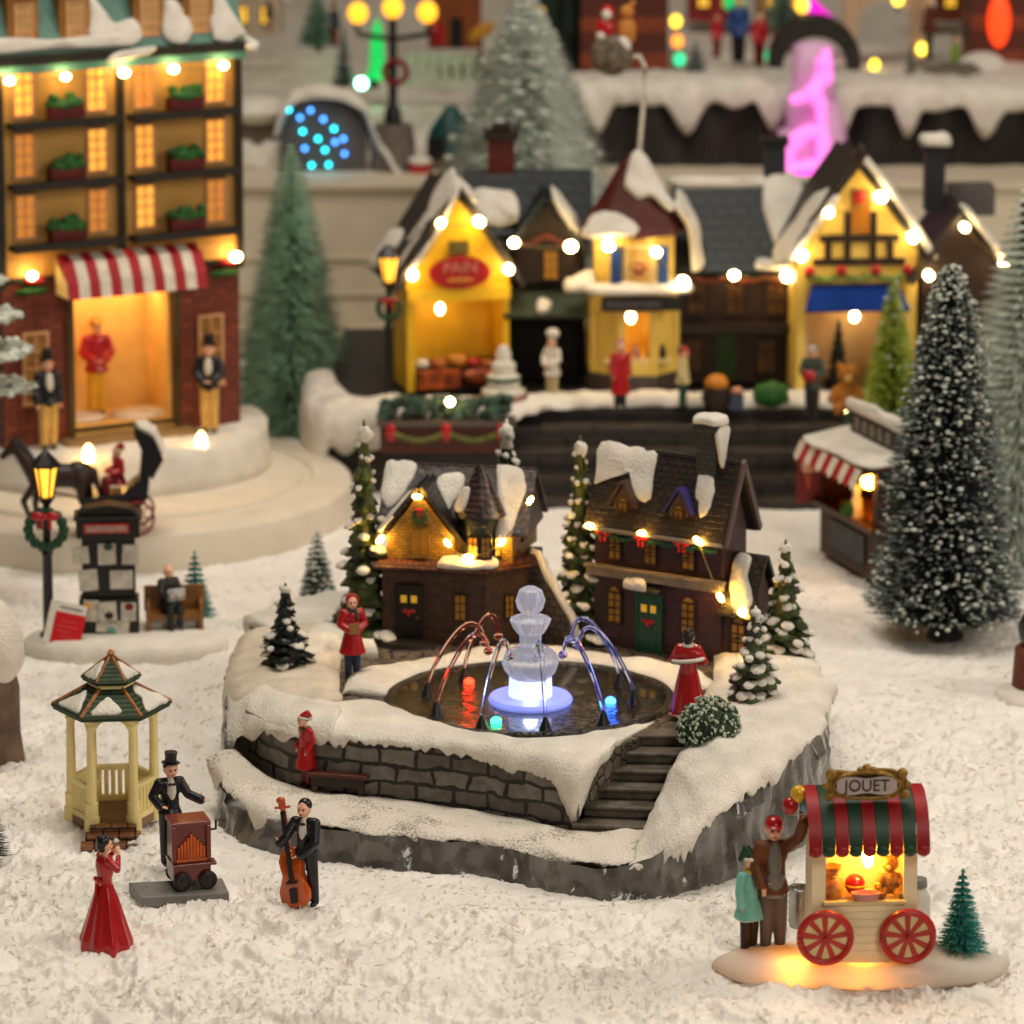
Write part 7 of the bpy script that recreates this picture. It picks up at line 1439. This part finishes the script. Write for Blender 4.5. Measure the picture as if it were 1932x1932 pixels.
t = thing('stone_hut', 'low brownish stone hut half hidden behind the tall building', 'hut', PY(490, 300, 45.0)); b = MB(); b.bx(-.3, .25, 0, .5, -.1, .45); obj('wall', b, mt('hut_stone', '#6d5d50', .7, .3, 3), t, smooth=False); b = MB(); b.ell((-.02, .2, .5), (.36, .35, .16)); obj('snow_roof', b, SNOW, t); b = MB(); b.bx(-.3, .0, -.02, 0, -.05, .12); obj('opening', b, DBROWN, t, smooth=False)
# lamp with three globes
l3 = thing('street_lamp', 'black lamp post with three amber globes and a red wreath at the back', 'street lamp', PY(742, 318, 44.9))
b = MB(); b.lathe([(0, .0), (.26, 0), (.24, .3), (.2, .48), (0, .5)], 16); obj('pedestal', b, mt('pedestal_grey', '#6a6059', .6, .2), l3)
b = MB(); b.lathe([(0, .5), (.1, .5), (.09, .62), (.05, .7), (.04, 1.7), (0, 1.72)], 12); b.tube([(-.4, 0, 1.6), (-.36, 0, 1.45), (0, 0, 1.4), (.36, 0, 1.45), (.4, 0, 1.6)], .03, 8); obj('post', b, IRON, l3); wreath(l3, (.03, -.1, 1.06), .12, False, DRED)
for x, z in ((-.37, 1.68), (0, 1.74), (.37, 1.69)): b = MB(); b.ell((x, 0, z), (.11, .11, .12), 14, 10); obj('globe', b, glow('globe_amber', '#ffb52c', 1.7), l3)
# green lit things
t = thing('green_spotlight', 'bright green spotlight on the snow at the back', 'spotlight', PY(682, 157, 46.2)); b = MB(); b.ell((0, 0, 0), .06, 12, 8); obj('lens', b, glow('green_lens', '#7dffbe', 24), t); b = MB(); b.cyl((.06, .05, -.02), (.16, .12, -.03), .05, .05, 10); obj('housing', b, BLACK, t)
t = thing('green_ice_column', 'slim glowing green plastic ice column behind the wreath', 'ice column', PY(712, 150, 47)); b = MB(); b.lathe([(0, 0), (.14, 0), (.09, .15), (.08, .4), (.05, .6), (.0, .7)], 12); obj('column', b, glow('green_ice', '#0fbf55', .9), t)
# pink cascade with arch
pc = thing('frozen_cascade', 'clear frozen waterfall glowing pink over the dark ledge', 'waterfall', PY(1532, 338, 44.55))
b = MB()
for i, (dx, z0, z1, r0, r1) in enumerate(((-.06, 0, .5, .36, .28), (.06, .1, .8, .34, .24), (.0, .4, 1.1, .28, .2), (.02, .8, 1.42, .24, .2))): b.lathe([(0, z0), (r0, z0), (r0*.95, (z0+z1)/2), (r1, z1), (0, z1+.04)], 20, (dx, .25, 0), rip=.06, k=7, sy=.6)
obj('ice', b, mt('clear_ice', '#ecd6e2', .35, .05, 3, .5, trans=.35, em='#ff7ae0', es=.10), pc, ang=0)  # pink emission stands for LED light shining inside the clear ice
PK, PK2 = glow('pink_lit', '#ff30dc', 1.3), glow('pink_soft', '#ff86e6', .95)
for i, (pts, r, m_) in enumerate((([(-.34, -.04, .03), (-.05, -.06, .04), (.24, -.04, .06)], [.05, .06, .05], PK), ([(-.26, -.02, .2), (-.2, -.03, .4), (-.04, -.04, .52), (.08, -.03, .48)], [.06, .09, .08, .05], PK2), ([(-.2, -.02, .86), (-.02, -.02, .92), (.06, .0, 1.05)], [.06, .1, .08], PK2), ([(.1, .0, .62), (.08, .02, .8), (.02, .02, .92)], [.06, .08, .07], PK2), ([(.14, .04, 1.08), (.12, .05, 1.22), (.14, .06, 1.34)], [.08, .1, .06], PK2), ([(.14, .0, .1), (.12, .0, .34), (.1, .0, .56)], [.09, .08, .06], PK2), ([(-.28, -.02, .1), (.0, -.03, .14), (.2, -.02, .12)], [.07, .08, .07], PK2))): b = MB(); b.tube(spline(pts, 10), [r[min(len(r)-1, int(j*len(r)/10))] for j in range(10)], 10); b.ell(pts[0], r[0], 10, 7); b.ell(pts[-1], r[-1], 10, 7); obj('lit_channel', b, m_, pc, ang=0)
t = thing('stone_bridge', 'dark stone arch bridge over the pink cascade', 'bridge', PY(1538, 132, 45.8)); b = MB(); ar = [(.36*cos(pi*k/14), 0, .36*sin(pi*k/14)) for k in range(15)]; ou = [(.5*cos(pi*k/14)*1.0, 0, .1+.48*sin(pi*k/14)) for k in range(15)]; b.ext([(.5, 0, -.05)]+ou+[(-.5, 0, -.05), (-.36, 0, -.05)]+ar[::-1]+[(.36, 0, -.05)], (0, .35, 0)); obj('arch', b, ROCKD, t, smooth=False)
t = thing('toboggan_run', 'magenta glowing toboggan run behind the stone bridge', 'slide', PY(1565, 48, 47.4)); b = MB(); b.tube([(-.28, 0, .28), (-.05, 0, .05), (.2, 0, -.12)], [.09, .1, .06], 10); obj('run', b, glow('magenta_run', '#f01cd0', 1.0), t)
# hanging ornament on a crook
t = thing('crook_stand', 'white crook shaped wire rising above the tower roof', 'stand', W(TWM, .06, .1, 2.18)); b = MB(); q = t.location; b.tube([(0, 0, 0), (.04, 0, .5), (.05, 0, .82), (.0, 0, .92), (-.1, 0, .92), (-.16, 0, .88)], .022, 8); obj('wire', b, WHITE, t)
t = thing('balloon_basket', 'grey basket with two small plush riders on the crook wire', 'ornament', W(TWM, -.2, .1, 3.0)); b = MB(); b.ell((0, 0, .12), (.2, .18, .2), 18, 12); obj('basket', b, mt('basket_grey', '#6c5f50', .7, .5, 12, .3), t)
b = MB(); b.ell((-.06, 0, .36), (.1, .09, .12)); b.ell((-.04, 0, .52), .07, 10, 7); r_ = obj('rider', b, RED, t); b = MB(); b.ell((-.05, -.05, .5), .05, 10, 7); obj('rider_beard', b, WHITE, r_); b = MB(); b.ell((-.1, -.05, .3), .05, 10, 7); obj('rider_mitten', b, WHITE, r_)
b = MB(); b.ell((.14, 0, .34), (.09, .08, .14)); b.ell((.14, 0, .52), .07, 10, 7); b.ell((.19, 0, .6), .03, 8, 6); r_ = obj('plush_rider', b, mt('plush_orange', '#c8803a', .8), t); b = MB(); b.ell((.1, -.06, .2), (.08, .06, .1)); obj('white_bib', b, WHITE, r_)
t = thing('wooden_house', 'reddish brown wooden house wall behind the crook', 'house', PY(1178, 166, 46.3)); b = MB(); b.bx(-.48, .48, 0, 1, 0, 1.5); obj('wall', b, brick('rust_boards', '#8a3a14', '#7a3010', '#5a200a', 20, .2, 'n', .6, .3), t, smooth=False); b = MB(); b.bx(-.52, .52, -.05, 1.05, 1.5, 1.6); obj('roof', b, DBROWN, t, smooth=False)
t = thing('dark_tree', 'very dark green tree behind the great pale tree', 'tree', PY(1078, 130, 47)); b = MB(); b.cyl((0, 0, -.1), (0, 0, .4), .04); obj('trunk', b, DBROWN, t); b = MB(); b.lathe([(0, .05), (.28, .05), (.22, .5), (.12, 1.0), (0, 1.4)], 16, rip=.12, k=6); b.v = [tuple(V(q)*(1+.1*noise.noise(V(q)*9))) for q in b.v]; obj('crown', b, LEAFD, t, ang=0)
for i, (px, py, col, s_, r) in enumerate(((1388, 162, '#ffe27a', 16, .055), (1275, 40, '#ffd03a', 3, .065), (1650, 122, '#ffd93a', 3.5, .055), (1740, 92, '#ffe14a', 3.5, .06), (1808, 163, '#ffe65a', 10, .055), (1514, 10, '#ffc63a', 2.2, .08), (1694, 0, '#ffe14a', 3, .06), (1278, 78, '#ff9c3a', 1.6, .07), (1282, 112, '#30d890', 1.6, .065), (1452, 105, '#38c880', 1.2, .06), (1385, 2, '#20b860', 1.0, .12))):
    Lb = ('bright yellow white bulb at the front of the snow ledge left of the cascade', 'yellow bulb beside the reddish wooden house', 'yellow bulb right of the stone bridge', 'yellow bulb above the grey path', 'bright yellow bulb at the front of the ledge far right', 'large amber bulb at the top behind the bridge', 'yellow bulb cut by the top edge right of the toboggan run', 'orange bulb just below the yellow one by the wooden house', 'green bulb beside the small frosted tree', 'dim green bulb beside the red figures', 'wide green lamp at the top edge')[i]
    t = thing('bulb_light', Lb, 'light', PY(px, py, 45.3 if py > 150 else 46.6)); b = MB(); b.ell((0, 0, 0), (r, r, r*1.15), 12, 8); obj('bulb', b, glow('back_bulb_%d' % i, col, s_), t); b = MB(); b.cyl((0, .03, -r*1.1), (0, .05, -r*2.2), r*.35, r*.3, 8); obj('socket', b, BLACK, t)
brush_tree('small dark frosted tree at the front of the ledge by the wooden house', PY(1312, 186, 45.6), .62, .2, 900, NEED, GREYF, .6, .3, 0, .014, seed=111, wire=.02)
brush_tree('slim dark green tree beside the grey path at the back', PY(1718, 172, 45.7), .5, .12, 500, NEED, GREYF, .3, .2, 0, .014, seed=112, wire=.02)
brush_tree('slim dark green tree before the white fence', PY(648, 172, 46.2), .72, .14, 700, NEED, GREYF, .3, .2, 0, .014, seed=113, wire=.02)
t = thing('teal_tent', 'dark teal cone roofed hut left of the great pale tree', 'hut', PY(852, 296, 45.0)); b = MB(); b.lathe([(0, 0), (.3, 0), (.24, .3), (.06, .55), (0, .56)], 12); obj('cone_roof', b, mt('deep_teal', '#0c4a48', .5, .3, 4), t); b = MB(); b.box((-.16, -.24, .12), (.2, .06, .24)); obj('doorway', b, BLACK, t, smooth=False)
t = thing('red_post_box', 'small red roofed box peeping over the bakery roof', 'box', PY(792, 345, 44.6)); b = MB(); b.bx(-.1, .1, 0, .2, -.05, .2); obj('box', b, RED, t, smooth=False); b = MB(); b.ell((0, .1, .22), (.13, .13, .06)); obj('snow_top', b, SNOW, t)
t = thing('picket_fence', 'white picket fence at the top left of the back display', 'fence', PY(555, 165, 46.8))
b = MB(); b.bx(-.6, .55, 0, .03, .26, .32); b.bx(-.6, .55, 0, .03, .06, .11); [b.bx(-.6+.09*k, -.55+.09*k, -.02, .0, 0, .42) for k in range(13)]; obj('pickets', b, mt('fence_white', '#c6beb0', .6), t, smooth=False)
t = thing('picket_fence', 'pale green lit fence right of the wreath lamp', 'fence', PY(835, 165, 46.8)); b = MB(); b.bx(-.4, .4, 0, .03, .26, .34); [b.bx(-.4+.13*k, -.32+.13*k, -.02, .0, 0, .4) for k in range(7)]; obj('pickets', b, mt('fence_green', '#a8b89c', .6), t, smooth=False)
t = thing('wooden_cabin', 'orange brown cabin at the top behind the green fence', 'cabin', PY(850, 92, 48.4)); b = MB(); b.bx(-.2, .35, 0, .5, 0, 1.0); obj('wall', b, mt('cabin_orange', '#8a4216', .6, .2, 3), t, smooth=False); b = MB(); b.bx(.0, .14, -.02, .0, .0, .36); obj('door', b, BLACK, t, smooth=False); b = MB(); b.bx(-.2, -.08, -.03, 0, .05, .3); obj('red_panel', b, RED, t, smooth=False)
t = thing('yellow_bird', 'golden yellow bird shaped sign left of the great tree', 'sign', PY(905, 130, 46.6)); b = MB(); b.tube([(0, 0, 0), (.02, 0, .35)], .02, 6); obj('post', b, BROWN, t); b = MB(); b.ell((.02, 0, .42), (.17, .04, .08), 12, 8, Matrix.Rotation(-.6, 3, 'Y')); obj('bird', b, mt('bird_gold', '#b5801c', .5), t)
t = thing('wooden_house', 'orange brown lit house at the far top right', 'house', PY(1890, 160, 46.8)); b = MB(); b.bx(-.35, 1.2, 0, 1, 0, 1.6); obj('wall', b, brick('rust_boards', '#8a3a14', '#7a3010', '#5a200a', 20, .2, 'n'), t, smooth=False); b = MB(); b.ell((-.05, -.05, .72), (.13, .05, .3)); obj('lantern', b, glow('red_lantern', '#ff4416', 1.3), t)
t = thing('cream_arch', 'cream plaster gateway right of the stone bridge', 'gateway', PY(1668, 110, 46.6)); b = MB(); ar = [(.3*cos(pi*k/12), 0, .35+.3*sin(pi*k/12)) for k in range(13)]; b.ext([(.45, 0, 0), (.45, 0, 1.0), (-.45, 0, 1.0), (-.45, 0, 0), (-.3, 0, 0)]+ar[::-1]+[(.3, 0, 0)], (0, .2, 0)); obj('gateway', b, mt('plaster', '#c9a888', .7), t, smooth=False)
t = thing('snowy_rock', 'grey brown rock path block on the ledge at right', 'rock', PY(1795, 182, 45.8)); b = MB(); b.ell((0, 0, .12), (.42, .25, .26), 20, 12); b.v = [tuple(V(q)*(1+.15*noise.noise(V(q)*4))) for q in b.v]; obj('stone', b, mt('path_grey', '#6b6056', .7, .2, 3), t, ang=30)
t = thing('snow_couch', 'rounded cream snow block before the orange house', 'snow block', PY(1852, 150, 46.2)); b = MB(); b.ell((0, 0, .14), (.27, .2, .17), 16, 10); b.ell((-.22, -.05, .1), (.1, .1, .11), 10, 8); obj('block', b, SNOW, t)
for i, (lb, px, py, h, c1, c2, ht_, hm) in enumerate((('tall figure in blue coat at the back beside red figures', 1393, 120, .75, BLUE, BLACK, None, RED), ('figure in red coat right of the tall blue figure', 1432, 125, .6, RED, DRED, None, RED), ('small figure in red with a cap behind the frosted tree', 1352, 110, .5, RED, DRED, 'cap', RED), ('elf figure in light green on the ledge by the snow block', 1802, 152, .5, mt('elf_green', '#7a9a2c', .5), GREEN, None, GREEN), ('plump figure in brown under a white brimmed red hat at the top right', 1752, 112, .72, mt('plump_brown', '#5a2a18', .5), DBROWN, 'santa', RED), ('dark coated skater at the far top left', 508, 60, .42, mt('navy_coat', '#1c2430', .5), mt('rose_cloth', '#b0786a', .5), None, RED), ('skater in slate jacket near the white fence', 632, 88, .5, mt('slate_jacket', '#2a3a44', .5), DRED, None, RED), ('figure in red jacket by the orange cabin', 815, 92, .5, RED, DRED, None, RED))):
    fig(lb, PY(px, py, 46.4 if py > 100 else 47.4), h, R(20*i), c1, c2, ht_, hm, .42, .12, 1.3, vox=.02, face=False, beard=(ht_ == 'santa'))

for i, (lb, px, py, c) in enumerate((('small beige house with snowy roof at the far top left', 480, 70, '#b8a48c'), ('dark green kiosk at the top beside the pale tree', 1040, 70, '#12301f'), ('red toy house at the top behind the blue figure', 1350, 40, '#8c1c14'), ('brown toy house at the top right of the gateway', 1770, 40, '#7a3a20'), ('tan toy house at the top behind the amber bulb', 1480, 45, '#a8824a'))):
    t = thing('toy_house', lb, 'house', PY(px, py, 49.2)); b = MB(); b.gabley(-.32, .32, 0, .5, 0, .5, .85); obj('wall', b, mt('toy_house_%d' % i, c, .6, .25, 3, .1), t, smooth=False); roof2(t, -.32, .32, 0, .5, .5, .9, SNOW if i in (0, 3) else DBROWN, .06, .05)
    for x in (-.14, .14): window(t, (x, -.01, .26), .12, .18, PANEL, DBROWN)
for i, (lb, px, py, h, m_) in enumerate((('dark fir at the top left of the wooden house', 1092, 120, .9, NEED), ('green fir at the top between the two red figures', 1475, 60, .7, NEEDG), ('dark fir at the far top right before the orange house', 1845, 80, .7, NEED), ('frosted fir left of the green ice column', 600, 95, .7, NEEDG))):
    brush_tree(lb, PY(px, py, 47.6), h, .24, 900, m_, GREYF, .4, .3, 0, .016, seed=130+i, wire=.02)
